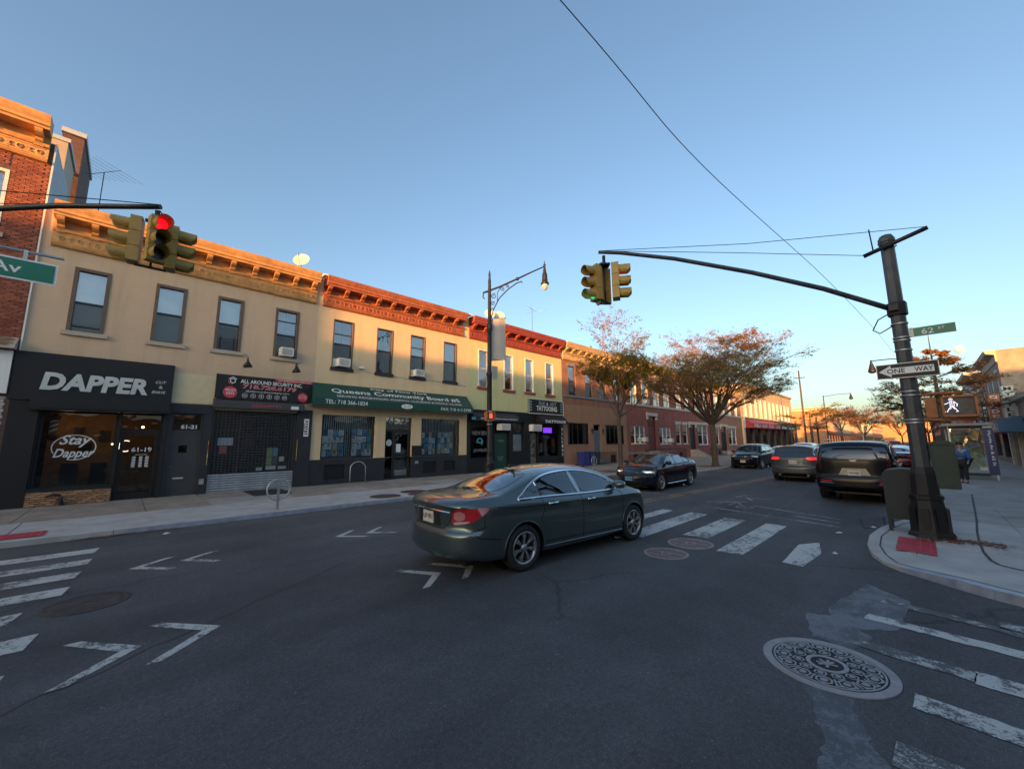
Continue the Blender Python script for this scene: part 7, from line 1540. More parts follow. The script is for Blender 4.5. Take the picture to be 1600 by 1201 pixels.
# people near the bus shelter
def person(label, x, y, h, facing, top_mat, leg_mat, stride=.12):
    t = thing('person', label, 'person', (x, y, SW), facing); k = h/1.75
    V = {'pelvis': (0, 0, .95), 'chest': (.01, 0, 1.25), 'neck': (.01, 0, 1.47), 'head': (.02, 0, 1.60), 'top': (.01, 0, 1.72), 'lh': (0, .10, .90), 'lk': (stride, .11, .50), 'la': (stride*.6, .11, .09), 'lt': (stride*.6+.17, .12, .04),
         'rh': (0, -.10, .90), 'rk': (-stride*.3, -.11, .50), 'ra': (-stride*1.6, -.11, .10), 'rt': (-stride*1.6+.16, -.12, .04), 'ls': (0, .19, 1.40), 'le': (-.03, .24, 1.12), 'lw': (.08, .24, .88), 'lf': (.12, .23, .80), 'rs': (0, -.19, 1.40), 're': (-.03, -.24, 1.12), 'rw': (.10, -.22, .90), 'rf': (.14, -.21, .83)}
    Rr = {'pelvis': .13, 'chest': .125, 'neck': .06, 'head': .10, 'top': .07, 'lh': .10, 'lk': .065, 'la': .045, 'lt': .04, 'rh': .10, 'rk': .065, 'ra': .045, 'rt': .04, 'ls': .08, 'le': .05, 'lw': .036, 'lf': .03, 'rs': .08, 're': .05, 'rw': .036, 'rf': .03}
    E = [('pelvis', 'chest'), ('chest', 'neck'), ('neck', 'head'), ('head', 'top'), ('pelvis', 'lh'), ('lh', 'lk'), ('lk', 'la'), ('la', 'lt'), ('pelvis', 'rh'), ('rh', 'rk'), ('rk', 'ra'), ('ra', 'rt'), ('chest', 'ls'), ('ls', 'le'), ('le', 'lw'), ('lw', 'lf'), ('chest', 'rs'), ('rs', 're'), ('re', 'rw'), ('rw', 'rf')]
    ks = list(V)
    def skin(names, edges, grow, mat, nm):
        idx = {n: i for i, n in enumerate(names)}; me = bpy.data.meshes.new(nm); me.from_pydata([Vector(V[n])*k for n in names], [(idx[a], idx[b]) for a, b in edges], []); o = bpy.data.objects.new(nm, me); COL.objects.link(o)
        md = o.modifiers.new('s', 'SKIN'); o.modifiers.new('d', 'SUBSURF').levels = 1; o.modifiers['d'].render_levels = 1
        if not me.skin_vertices: 
            bpy.context.view_layer.objects.active = o
        for n in names: sv = me.skin_vertices[0].data[idx[n]]; sv.radius = ((Rr[n]*grow+(.055 if grow > 1 and n in ('pelvis', 'chest') else 0))*k,)*2; sv.use_root = (n == names[0])
        dg = bpy.context.evaluated_depsgraph_get(); m2 = bpy.data.meshes.new_from_object(o.evaluated_get(dg)); bpy.data.objects.remove(o); m2.materials.clear(); m2.materials.append(MT[mat]); m2.polygons.foreach_set('use_smooth', [True]*len(m2.polygons)); q = bpy.data.objects.new(nm, m2); COL.objects.link(q); q.parent = t; return q
    skin(ks, E, 1.0, 'skin', 'body')
    tn = ['chest', 'pelvis', 'ls', 'le', 'lw', 'rs', 're', 'rw']; skin(tn, [('chest', 'pelvis'), ('chest', 'ls'), ('ls', 'le'), ('le', 'lw'), ('chest', 'rs'), ('rs', 're'), ('re', 'rw')], 1.36, top_mat, 'jacket')
    ln_ = ['pelvis', 'lh', 'lk', 'la', 'rh', 'rk', 'ra']; skin(ln_, [('pelvis', 'lh'), ('lh', 'lk'), ('lk', 'la'), ('pelvis', 'rh'), ('rh', 'rk'), ('rk', 'ra')], 1.28, leg_mat, 'trousers')
    m = M(); m.lathe([(.001, -.02), (.105*k, 0), (.115*k, .05), (.09*k, .11), (.001, .135)], (-.01, 0, 1.61*k), 12); m.build('hair', 'hair', t, local=True)
    m = M()
    for s_ in (1, -1): m.box(.085*k, .235*k, -.04, .04, 0, .06) if 0 else m.lathe([(.001, 0), (.06, .0), (.055, .05), (.001, .07)], ((stride*.6+.08 if s_ > 0 else -stride*1.6+.08)*k, s_*.115*k, .0), 10)
    m.build('shoes', 'black', t, local=True); return t
MT['skin'] = pm('skin', (.42, .25, .18), .6, var=.05); MT['hair'] = pm('hair_dark', (.02, .015, .012), .7, var=.1); MT['jacket_blue'] = pm('jacket_blue', (.03, .14, .36), .8, var=.1); MT['jeans_dark'] = pm('trousers_dark', (.02, .022, .03), .8, var=.1)
person('person in a bright blue top and dark trousers standing by the bus shelter', 25.6, -1.11, 1.72, 2.6, 'jacket_blue', 'jeans_dark', .06)
# small rooftop and window extras visible above the far parapets
# ================================================================ VEHICLES
def interp(tab, x):
    if x <= tab[0][0]: return tab[0][1]
    if x >= tab[-1][0]: return tab[-1][1]
    for i in range(len(tab)-1):
        if tab[i][0] <= x <= tab[i+1][0]:
            x0, y0 = tab[i]; x1, y1 = tab[i+1]; t = (x-x0)/(x1-x0)
            # monotone-ish cubic
            def sl(j):
                if j <= 0 or j >= len(tab)-1: return None
                a = (tab[j][1]-tab[j-1][1])/(tab[j][0]-tab[j-1][0]); b = (tab[j+1][1]-tab[j][1])/(tab[j+1][0]-tab[j][0])
                return 0 if a*b <= 0 else 2*a*b/(a+b)
            s = (y1-y0)/(x1-x0); m0 = sl(i); m1 = sl(i+1); m0 = s if m0 is None else m0; m1 = s if m1 is None else m1; h = x1-x0
            return (2*t**3-3*t*t+1)*y0+(t**3-2*t*t+t)*h*m0+(-2*t**3+3*t*t)*y1+(t**3-t*t)*h*m1
def smooth2(a, b, x): t = max(0, min(1, (x-a)/(b-a))); return t*t*(3-2*t)
class Body:
    def __init__(s, sp):
        s.sp = sp; L0, L1 = sp['x0'], sp['x1']; ns = sp.get('ns', 96); s.rows = []
        xs = [];
        for i in range(ns+1):
            t = i/ns; t = .5-.5*cos(pi*t)*(.55)-(.5-.275)*(1-2*t)*1.0 if False else t; xs.append(L0+(L1-L0)*t)
        xs = sorted(set(xs+[L0+.03, L0+.07, L0+.12, L1-.03, L1-.07, L1-.12]))
        def section(x):
            w = interp(sp['w'], x); zt = interp(sp['top'], x); zb = min(interp(sp['belt'], x), zt-.015); bot = interp(sp['bot'], x)
            wb = w-sp.get('belt_in', .055)
            cr = interp(sp['crown'], x); z4 = max(zb+.008, zt-cr); k = sp['tumble']; y4 = wb-.012-k*(z4-zb); y4 = max(y4, .15)
            pts = [(0, bot), (w*.55, bot), (w*.86, bot+.005), (w-.035, bot+.05), (w-.012, bot+.14), (w, .46*(zb-bot)+bot), (w+sp.get('haunch', .0), .60*(zb-bot)+bot), (w-.004, .78*(zb-bot)+bot), (w-.02, zb-.055), (wb, zb)]
            gl = [(wb-.012, zb+.012)]
            nn = 5
            for i in range(1, nn): t = i/nn; gl.append((wb-.012-(wb-.012-y4)*t+.012*sin(pi*t)*(1 if z4-zb > .15 else 0), zb+.012+(z4-zb-.012)*t))
            gl.append((y4, z4))
            tp = []
            for i in range(1, 9): t = i/8; tp.append((y4*(1-t), z4+(zt-z4)*(1-(1-t)**2.6)))
            return pts, gl, tp
        def cr1(P, m_):
            out = []
            for i in range(len(P)-1):
                p0 = P[max(i-1, 0)]; p1 = P[i]; p2 = P[i+1]; p3 = P[min(i+2, len(P)-1)]
                for j in range(m_):
                    t = j/m_; out.append(tuple(.5*((2*p1[q])+(-p0[q]+p2[q])*t+(2*p0[q]-5*p1[q]+4*p2[q]-p3[q])*t*t+(-p0[q]+3*p1[q]-3*p2[q]+p3[q])*t**3) for q in (0, 1)))
            out.append(P[-1]); return out
        V = []; F_ = []
        secs = []
        for x in xs:
            a, b, c = section(x); half = cr1(a, 3)+b+c
            secs.append(half)
        n = len(secs[0]); s.n = n
        def defo(x, y, z, w):
            fr = smooth2(sp['x1']-.75, sp['x1'], x); rr = smooth2(sp['x0']+.6, sp['x0'], x) if True else 0
            q = (abs(y)/max(w, .3))
            return x-fr*(sp.get('bowf', .2)*q**2.4+interp(sp['ef'], z))+rr*(sp.get('bowr', .14)*q**3+interp(sp['er'], z))
        W_ = [interp(sp['w'], x) for x in xs]
        s.full = 2*n-1
        for x, sec, w in zip(xs, secs, W_):
            row = [(defo(x, -y, z, w), -y, z) for (y, z) in sec[:-1]]+[(defo(x, 0, sec[-1][1], w), 0, sec[-1][1])]+[(defo(x, y, z, w), y, z) for (y, z) in sec[:-1][::-1]]
            V += row
        R_ = len(xs); m_ = s.full
        for i in range(R_-1):
            for j in range(m_-1): F_.append((i*m_+j, (i+1)*m_+j, (i+1)*m_+j+1, i*m_+j+1))
            F_.append((i*m_+m_-1, (i+1)*m_+m_-1, (i+1)*m_, i*m_)) if False else None
        # end caps as grids across the car
        for end, flip in ((0, True), (R_-1, False)):
            x = xs[end]; sec = secs[end]; w = W_[end]; cols = 18; base = len(V); idx = []
            for i, (y, z) in enumerate(sec):
                row = []
                for c in range(cols+1):
                    yy = -y+2*y*c/cols
                    if c == 0: row.append(end*m_+i)
                    elif c == cols: row.append(end*m_+(m_-1-i))
                    else: V.append((defo(x, yy, z, w), yy, z)); row.append(len(V)-1)
                idx.append(row)
            for i in range(n-1):
                for c in range(cols):
                    q = (idx[i][c], idx[i][c+1], idx[i+1][c+1], idx[i+1][c]); q = tuple(dict.fromkeys(q))
                    if len(q) > 2: F_.append(q if not flip else q[::-1])
        s.V = V; s.F = F_
        s.bvh = BVHTree.FromPolygons([Vector(v) for v in V], F_)
    def hit(s, o, d, maxd=8):
        l, nrm, i, dist = s.bvh.ray_cast(Vector(o), Vector(d).normalized(), maxd); return l, nrm
def chaikin(P, it=2, closed=True):
    P = [Vector(p) for p in P]
    for _ in range(it):
        out = []; n = len(P)
        for i in range(n if closed else n-1): a, b = P[i], P[(i+1) % n]; out += [a.lerp(b, .25), a.lerp(b, .75)]
        if not closed: out = [P[0]]+out+[P[-1]]
        P = out
    return P
class Proj:
    """projects flat outlines onto a car body along one direction"""
    def __init__(s, body, kind):
        s.b = body; s.k = kind
    def cast(s, p, off):
        k = s.k
        if k in ('L', 'R'): sg = 1 if k == 'L' else -1; o = (p[0], 3*sg, p[1]); d = (0, -sg, 0)
        elif k == 'T': o = (p[0], p[1], 4); d = (0, 0, -1)
        elif k == 'B': o = (-6, p[0], p[1]); d = (1, 0, 0)
        elif k == 'F': o = (6, p[0], p[1]); d = (-1, 0, 0)
        elif k in ('BR', 'BL', 'FR', 'FL'):
            dx = 1 if k[0] == 'B' else -1; dy = 1 if k[1] == 'R' else -1; dirn = Vector((dx, dy, 0)).normalized(); u = Vector((-dirn.y, dirn.x, 0)); c = Vector((s.b.sp['x0'] if k[0] == 'B' else s.b.sp['x1'], -dy*.85, 0)); o = c-dirn*4+u*p[0]+Vector((0, 0, p[1])); d = dirn
        d = Vector(d); l, nrm = s.b.hit(o, d, 9)
        if l is None: return None
        if nrm.dot(d) > 0: nrm = -nrm
        return l+nrm*off*.6-d*off*.6
    def patch(s, m, poly, off=.006, mi=0, cell=.07, smooth=2, mirror=False):
        P = chaikin(poly, smooth) if smooth else [Vector(p) for p in poly]
        dense = []
        for i in range(len(P)):
            a, b = P[i], P[(i+1) % len(P)]; k = max(1, int((b-a).length/(cell*.6)))
            dense += [a.lerp(b, j/k) for j in range(k)]
        x0, x1 = min(p.x for p in dense), max(p.x for p in dense); y0, y1 = min(p.y for p in dense), max(p.y for p in dense)
        pts = [Vector((p.x, p.y)) for p in dense]; nb = len(pts); gx = max(1, int((x1-x0)/cell)); gy = max(1, int((y1-y0)/cell))
        def inside(q):
            c = False
            for i in range(nb):
                a, b = pts[i], pts[(i+1) % nb]
                if (a.y > q.y) != (b.y > q.y) and q.x < (b.x-a.x)*(q.y-a.y)/(b.y-a.y)+a.x: c = not c
            return c
        inner = []
        for i in range(1, gx):
            for j in range(1, gy):
                q = Vector((x0+(x1-x0)*i/gx, y0+(y1-y0)*j/gy))
                if inside(q) and min((q-p).length for p in pts[:nb]) > cell*.3: inner.append(q)
        vs, es, fs, *_ = delaunay_2d_cdt(pts+inner, [(i, (i+1) % nb) for i in range(nb)], [], 1, 1e-5)
        W = [s.cast(v, off) for v in vs]; F_ = [tuple(f) for f in fs if all(W[i] is not None for i in f)]
        W = [w if w is not None else Vector((0, 0, 0)) for w in W]
        if s.k in ('R', 'B', 'T'): pass
        m.add(W, F_, mi, True)
    def ribbon(s, m, line, w=.008, off=.004, mi=0, closed=False, smooth=0, raise_=0.):
        P = [Vector(p) for p in line]
        if smooth: P = chaikin(P, smooth, closed)
        D = []
        n = len(P)
        for i in range(n if closed else n-1):
            a, b = P[i], P[(i+1) % n]; k = max(1, int((b-a).length/.05)); D += [a.lerp(b, j/k) for j in range(k)]
        if not closed: D.append(P[-1])
        L = []
        for i, p in enumerate(D):
            a = D[i-1] if (i or closed) else p; b = D[(i+1) % len(D)] if (i < len(D)-1 or closed) else p; t = (b-a)
            if t.length < 1e-9: t = Vector((1, 0))
            t.normalize(); nn = Vector((-t.y, t.x))*w/2; L.append((s.cast(p+nn, off), s.cast(p-nn, off), s.cast(p, off+raise_) if raise_ else None))
        rng = range(len(L) if closed else len(L)-1)
        for i in rng:
            a, b = L[i], L[(i+1) % len(L)]
            if None in (a[0], a[1], b[0], b[1]) or (a[0]-b[0]).length > .2: continue
            if raise_ and a[2] is not None and b[2] is not None: m.face([a[0], b[0], b[2], a[2]], mi, True); m.face([a[2], b[2], b[1], a[1]], mi, True)
            else: m.face([a[0], b[0], b[1], a[1]], mi, True)
def wheel_meshes(r, w, rim_r, style, dark=False):
    ty = M(); prof = [(rim_r, -w/2+.02), (rim_r+.01, -w/2), (r-.03, -w/2-.004), (r-.008, -w/2+.02), (r, -w/2+.05), (r, w/2-.05), (r-.008, w/2-.02), (r-.03, w/2+.004), (rim_r+.01, w/2), (rim_r, w/2-.02)]
    ty.lathe(prof, n=40, axis='Y')
    for g_ in (-.045, -.015, .015, .045): ty.lathe([(r+.0012, g_-.004), (r+.0012, g_+.004)], n=40, axis='Y')
    ri = M(); ri.lathe([(rim_r+.006, -w/2+.004), (rim_r+.004, -w/2-.002), (rim_r-.018, -w/2+.004), (rim_r-.03, -w/2+.03), (rim_r-.035, w/2-.03)], n=40, axis='Y')
    bk = M(); bk.lathe([(rim_r-.034, w/2-.06), (.001, w/2-.06)], n=30, axis='Y'); bk.lathe([(.13, -w/2+.09), (.13, -w/2+.11), (.001, -w/2+.09)], n=24, axis='Y')
    yo = -w/2+.012; R1 = rim_r-.022
    if style == 'paddle':
        n = 7
        for k in range(n):
            a = 2*pi*k/n+.2
            def q(rad, da, y): return (rad*cos(a+da), y, rad*sin(a+da))
            o = [(.045, -.34), (.10, -.20), (.16, -.27), (R1, -.20), (R1, .17), (.16, .05), (.10, .11), (.045, .34)]
            top = [q(rr_, da, yo+(.012 if rr_ < .06 else 0)) for rr_, da in o]; bot = [q(rr_, da, yo+.045) for rr_, da in o]
            nn = len(o); c = q(.12, -.03, yo-.006)
            for i in range(nn): ri.face([top[i], top[(i+1) % nn], c]); ri.face([bot[i], bot[(i+1) % nn], top[(i+1) % nn], top[i]])
    else:
        n = 5
        for k in range(n):
            for sgn in (-1, 1) if style == 'twin' else (0,):
                a = 2*pi*k/n+.3
                def q(rad, da, y): return (rad*cos(a+da), y, rad*sin(a+da))
                o = [(.04, sgn*.25-.2), (R1, sgn*.17-.05), (R1, sgn*.17+.05), (.04, sgn*.25+.2)] if style == 'twin' else [(.04, -.4), (R1, -.13), (R1, .13), (.04, .4)]
                top = [q(rr_, da, yo+(.01 if rr_ < .06 else 0)) for rr_, da in o]; bot = [q(rr_, da, yo+.04) for rr_, da in o]
                ri.face(top)
                for i in range(4): ri.face([bot[i], bot[(i+1) % 4], top[(i+1) % 4], top[i]])
    ri.lathe([(.001, yo-.008), (.03, yo-.006), (.055, yo+.004), (.06, yo+.03)], n=16, axis='Y')
    return ty, ri, bk
def make_car(name, label, sp, paint, loc, heading, detail=True, cat='car'):
    root = thing(name, label, cat, loc, heading); B = Body(sp)
    wr_, wx = sp['wheel_r'], sp['wheels']; ar = wr_+sp.get('arch', .055); wz = wr_
    V = [Vector(v) for v in B.V]; keep = []
    def dist(v, cx): return math.hypot(v.x-cx, v.z-wz)
    side = [abs(v.y) > sp['half']*.60 and v.z < wz+ar+.05 for v in V]
    inside = [None]*len(V)
    for i, v in enumerate(V):
        if side[i]:
            for cx in wx:
                if dist(v, cx) < ar: inside[i] = cx
    F_ = []
    for f in B.F:
        if all(inside[i] is not None for i in f): continue
        F_.append(f)
    def pin(P, x, y):
        c = False
        for i in range(len(P)):
            a, b = P[i], P[(i+1) % len(P)]
            if (a[1] > y) != (b[1] > y) and x < (b[0]-a[0])*(y-a[1])/(b[1]-a[1])+a[0]: c = not c
        return c
    if sp.get('cut_side'):
        ins = [any(pin(P, v.x, v.z) for P in sp['cut_side']) and abs(v.y) > .40 for v in V]; inx = [any(pin(P, v.x, v.y) for P in sp['cut_top']) and v.z > 1.0 for v in V]
        F_ = [f for f in F_ if not (all(ins[i] for i in f) or all(inx[i] for i in f))]
    used = set(i for f in F_ for i in f)
    for i in used:
        if inside[i] is not None:
            cx = inside[i]; d = dist(V[i], cx); k = ar/max(d, .02); V[i] = Vector((cx+(V[i].x-cx)*k, V[i].y, wz+(V[i].z-wz)*k))
    m = M(); m.add(V, F_, 0, True); body = m.build('body', paint, root, local=True)
    m = M()
    for cx in wx:
        for sg in (1, -1):
            # wheel-arch lip and dark liner
            pr = []; N = 26
            for i in range(N+1):
                a = R(-22)+R(224)*i/N; x, z = cx+ar*cos(a), wz+ar*sin(a)
                h, _ = B.hit((x+.012*cos(a), 3*sg, max(z+.012*sin(a), interp(sp['bot'], x)+.03)), (0, -sg, 0)); y = h.y if h is not None else sg*sp['half']
                pr.append((x, y, z))
            for i in range(N):
                a, b = pr[i], pr[i+1]
                m.face([(a[0], a[1]+sg*.002, a[2]), (b[0], b[1]+sg*.002, b[2]), (b[0], sg*.45, b[2]), (a[0], sg*.45, a[2])], 0, True)
            m.face([(cx+ar*cos(2*pi*i/20), sg*.50, wz+ar*sin(2*pi*i/20)) for i in range(20)])
    m.box(sp['x0']+.35, sp['x1']-.4, -.55, .55, interp(sp['bot'], 0)-.03, interp(sp['bot'], 0)+.02); m.build('wheel_well_liner', 'car_black_trim', root, local=True)
    # lips in body colour
    if detail:
        m = M()
        for cx in wx:
            for sg in (1, -1):
                P = []
                for i in range(29):
                    a = R(-14)+R(208)*i/28; x, z = cx+(ar+.006)*cos(a), wz+(ar+.006)*sin(a); h, _ = B.hit((x+.02*cos(a), 3*sg, max(z+.02*sin(a), interp(sp['bot'], x)+.03)), (0, -sg, 0))
                    if h is not None: P.append((x, h.y-sg*.002, z))
                m.tube(P, .009, 6)
        m.build('wheel_arch_lip', paint, root, local=True)
    # wheels
    ty, ri, bk = wheel_meshes(wr_, sp.get('ww', .225), wr_*sp.get('rimk', .70), sp.get('rim', 'five')); mt = sp.get('rimmat', 'alloy')
    meshes = {}
    for cx in wx:
        for sg in (-1, 1):
            w_ = None
            if not meshes:
                o = ty.build('tyre', 'rubber', None, local=True); meshes['t'] = o.data; o2 = ri.build('rim', mt, None, local=True); meshes['r'] = o2.data; o3 = bk.build('brake_disc', 'seam', None, local=True); meshes['b'] = o3.data
                for q in (o, o2, o3): bpy.data.objects.remove(q)
            w_ = bpy.data.objects.new('wheel', meshes['t']); COL.objects.link(w_); w_.parent = root; w_.location = (cx, sg*(sp['half']-.125), wz); w_.rotation_euler = (0, .4*cx, 0 if sg < 0 else pi)
            for nm, key in (('rim', 'r'), ('brake_disc', 'b')):
                c = bpy.data.objects.new(nm, meshes[key]); COL.objects.link(c); c.parent = w_
    return root, B
def mirror_poly(P): return P
def car_common(root, B, d, paint):
    """side windows, trims, seams from dict d; polygons are (x, z)"""
    for k in ('R', 'L'):
        pj = Proj(B, k)
        for nm, polys, mt, off in (('side_window', d.get('glass', []), d.get('glass_mat', 'car_glass'), .004), ('pillar_cover', d.get('pillars', []), d.get('pillar_mat', 'car_black_trim'), .007), ('fuel_door', d.get('fuel', []), paint, .003)):
            for P in polys:
                m = M(); pj.patch(m, P, off, smooth=1 if nm != 'side_window' else 2, cell=.08); m.build(nm, mt, root, local=True)
        if d.get('trim'):
            m = M(); pj.ribbon(m, d['trim'], d.get('trimw', .022), .005, closed=True, smooth=2, raise_=.010); m.build('window_trim', d.get('trim_mat', 'chrome'), root, local=True)
        m = M()
        for ln in d.get('seams', []): pj.ribbon(m, ln, .012, .0025)
        if m.f: m.build('panel_gap', 'seam', root, local=True)
        for ln, mt, w in d.get('strips', []):
            m = M(); pj.ribbon(m, ln, w, .005, raise_=.008); m.build('side_trim', mt, root, local=True)
        for (x, z) in d.get('handles', []):
            m = M(); h = pj.cast((x, z), 0)
            if h is None: continue
            sg = 1 if k == 'L' else -1; m.tube([h+Vector((-.105, 0, 0)), h+Vector((-.08, sg*.03, .003)), h+Vector((.08, sg*.034, .004)), h+Vector((.10, 0, .006))], [.014, .016, .016, .012], 8); m.build('door_handle', d.get('handle_mat', 'chrome'), root, local=True)
            m = M(); pj.patch(m, [(x-.07, z-.028), (x+.07, z-.028), (x+.07, z+.028), (x-.07, z+.028)], .002, smooth=2); m.build('handle_recess', 'seam', root, local=True)
        mx, mz = d['mirror']; sg = 1 if k == 'L' else -1; h = pj.cast((mx, mz), 0)
        if h is not None:
            m = M(); c = h+Vector((.02, sg*.13, .05)); pr = [(.001, -.125), (.045, -.115), (.068, -.06), (.072, .03), (.055, .10), (.001, .118)]
            vs = []; n = 14
            for r_, hh in pr:
                for i in range(n): a = 2*pi*i/n; vs.append(c+Vector((r_*1.1*cos(a), sg*hh, r_*sin(a)*1.05)))
            m.add(vs, [(i*n+j, i*n+(j+1) % n, (i+1)*n+(j+1) % n, (i+1)*n+j) for i in range(len(pr)-1) for j in range(n)], 0, True)
            m.tube([h+Vector((0, -sg*.02, 0)), c-Vector((0, sg*.08, .03))], .026, 6); m.build('side_mirror', d.get('mirror_mat', paint), root, local=True)
    m = M()
    for P in d.get('rear_glass', []): Proj(B, 'T' if d.get('rg_top', True) else 'B').patch(m, P, .004, cell=.09)
    if m.f: m.build('rear_window', d.get('glass_mat', 'car_glass'), root, local=True)
    m = M()
    for P in d.get('windshield', []): Proj(B, 'T').patch(m, P, .004, cell=.09)
    if m.f: m.build('windshield', d.get('glass_mat', 'car_glass'), root, local=True)
def plate(root, B, k, z, txt, lm='black', mat='plate', w=.31, h=.155, y=0., tilt=0.):
    d = -1 if k == 'B' else 1; hp, _ = B.hit((6*d, y, z), (-d, 0, 0)); x = hp.x+d*.018
    m = M(); m.box(min(x, x-d*.02), max(x, x-d*.02), y-w/2, y+w/2, z-h/2, z+h/2); o = m.build('licence_plate', mat, root, local=True)
    m = M(); u = Vector((0, d, 0)); text(m, txt, (x+d*.004, y-d*w*.43, z-h*.25), u, UZ, w*.86, h*.5, offset=.012); m.build('plate_lettering', lm, o, local=True)
    return x
# ---- green sedan in the foreground
MT['paint_green'] = pm('paint_dark_green', (.080, .115, .115), .28, .65, var=.03, scale=2, coat=1.)
MT['paint_black'] = pm('paint_black', (.006, .0065, .009), .22, 0, var=0, spec=.25, coat=.12)
MT['paint_black_blue'] = pm('paint_black_blue', (.006, .008, .014), .2, .1, var=0, spec=.4, coat=.45)
MT['paint_grey'] = pm('paint_dark_grey', (.055, .056, .060), .35, .3, var=.03, coat=.3)
MT['paint_silver'] = pm('paint_silver', (.38, .38, .37), .28, .7, var=.03, coat=1.)
MT['paint_red'] = pm('paint_dark_red', (.10, .01, .012), .25, .4, var=.03, coat=1.)
SED = dict(x0=-2.56, x1=2.37, half=.925, wheel_r=.33, wheels=(-1.40, 1.40), arch=.045, tumble=.56, ns=110, rim='paddle', rimk=.69, ww=.215,
    w=[(-2.56, .80), (-2.5, .845), (-2.35, .885), (-2.0, .912), (-1.4, .925), (0, .925), (1.0, .92), (1.6, .91), (2.0, .875), (2.25, .79), (2.37, .70)],
    top=[(-2.56, 1.01), (-2.50, 1.06), (-2.35, 1.095), (-2.05, 1.12), (-1.80, 1.14), (-1.55, 1.215), (-1.2, 1.335), (-.9, 1.41), (-.55, 1.455), (-.1, 1.475), (.3, 1.462), (.62, 1.415), (.95, 1.27), (1.25, 1.125), (1.42, 1.055), (1.6, 1.02), (1.95, .94), (2.2, .835), (2.37, .70)],
    belt=[(-2.56, .93), (-2.2, .995), (-1.6, 1.01), (-.8, .985), (.2, .955), (1.0, .935), (1.5, .93), (2.0, .85), (2.25, .75), (2.37, .64)],
    bot=[(-2.56, .30), (-2.3, .26), (-1.9, .22), (0, .18), (1.9, .20), (2.37, .24)],
    crown=[(-2.56, .03), (-1.9, .05), (-1.6, .08), (-.9, .10), (0, .09), (.6, .10), (1.2, .10), (1.5, .085), (2.0, .09), (2.37, .08)],
    ef=[(.2, .10), (.35, .0), (.55, .0), (.62, .03), (.7, .06), (.8, .14)], er=[(.2, .16), (.30, .05), (.40, .0), (.60, .0), (.635, .01), (.66, .055), (.72, .065), (.90, .055), (.99, .0), (1.05, .03)], bowf=.34, bowr=.20)
SG = [[(-1.45, 1.035), (-1.36, 1.09), (-1.10, 1.215), (-1.04, 1.04)], [(-.985, 1.035), (-1.045, 1.25), (-.80, 1.32), (-.5, 1.352), (-.235, 1.358), (-.16, 1.015), (-.6, 1.02)], [(-.06, 1.01), (-.125, 1.356), (.15, 1.345), (.50, 1.27), (.78, 1.155), (.96, 1.03), (.9, 1.0), (.4, 1.0)]]
SRG = [(-1.80, -.50), (-1.83, 0), (-1.80, .50), (-1.62, .55), (-1.3, .53), (-1.02, .46), (-.97, 0), (-1.02, -.46), (-1.3, -.53), (-1.62, -.55)]; SWS = [(1.30, -.60), (1.36, 0), (1.30, .60), (.8, .52), (.62, .44), (.58, 0), (.62, -.44), (.8, -.52)]
SED['cut_side'] = SG; SED['cut_top'] = [SRG, SWS]; MT['car_glass_clear'] = glass_mat('car_glass_clear', (.50, .60, .60), .06, .01, 0)
car, CB = make_car('sedan', 'dark green four-door sedan crossing the foreground, seen from behind and its right side', SED, 'paint_green', (6.09, 5.25, 0), R(-4.3)); car.scale = (1.045, 1.045, 1.045)
FR = [(-1.52, 1.02), (-1.40, 1.085), (-1.12, 1.235), (-.78, 1.335), (-.3, 1.378), (.15, 1.365), (.52, 1.285), (.80, 1.165), (1.02, 1.02), (.9, .985), (0, .988), (-.9, 1.018), (-1.42, 1.018)]
car_common(car, CB, dict(glass_mat='car_glass_clear',
    glass=[[(-1.47, 1.03), (-1.36, 1.095), (-1.10, 1.225), (-1.08, 1.225), (-1.02, 1.04), (-1.2, 1.03)], [(-.985, 1.035), (-1.045, 1.25), (-.80, 1.32), (-.5, 1.352), (-.235, 1.358), (-.16, 1.015), (-.6, 1.02)], [(-.06, 1.01), (-.125, 1.356), (.15, 1.345), (.50, 1.27), (.78, 1.155), (.96, 1.03), (.9, 1.0), (.4, 1.0)]],
    pillars=[[(-.15, .99), (-.235, 1.372), (-.13, 1.374), (-.055, .99)]], pillar_mat='alloy', trim=FR, trimw=.03, strips=[([(-1.0, 1.03), (-1.065, 1.24)], 'chrome', .02), ([(-1.0, .30), (1.0, .27)], 'paint_green', .02)],
    seams=[[(-.10, .985), (-.085, .7), (-.10, .30)], [(1.05, .96), (1.06, .75), (1.0, .33)], [(-1.02, 1.01), (-1.0, .85), (-1.08, .68), (-1.02, .62)], [(-1.9, .955), (-1.5, .915), (-.5, .895), (.6, .872), (1.5, .86)], [(-.98, .36), (.98, .33)], [(-2.12, .93), (-2.13, .72)], [(-2.1, .72), (-2.3, .66), (-2.2, .58), (-1.83, .52)], [(1.85, .55), (2.0, .64)]],
    handles=[(-.80, .915), (.15, .895)], handle_mat='chrome', mirror=(.90, 1.03), fuel=[[(-1.68, .77), (-1.52, .77), (-1.52, .90), (-1.68, .90)]] if False else [],
    rear_glass=[[(-1.83, -.50), (-1.86, 0), (-1.83, .50), (-1.62, .59), (-1.3, .57), (-1.02, .50), (-.93, .30), (-.91, 0), (-.93, -.30), (-1.02, -.50), (-1.3, -.57), (-1.62, -.59)]],
    windshield=[[(1.34, -.62), (1.40, 0), (1.34, .62), (1.1, .64), (.8, .56), (.60, .48), (.56, 0), (.60, -.48), (.8, -.56), (1.1, -.64)]]), 'paint_green')
MT['cabin'] = pm('cabin_trim', (.045, .045, .043), .8, var=.1); MT['seat_cloth'] = pm('seat_cloth', (.085, .08, .072), .9, var=.15, scale=9)
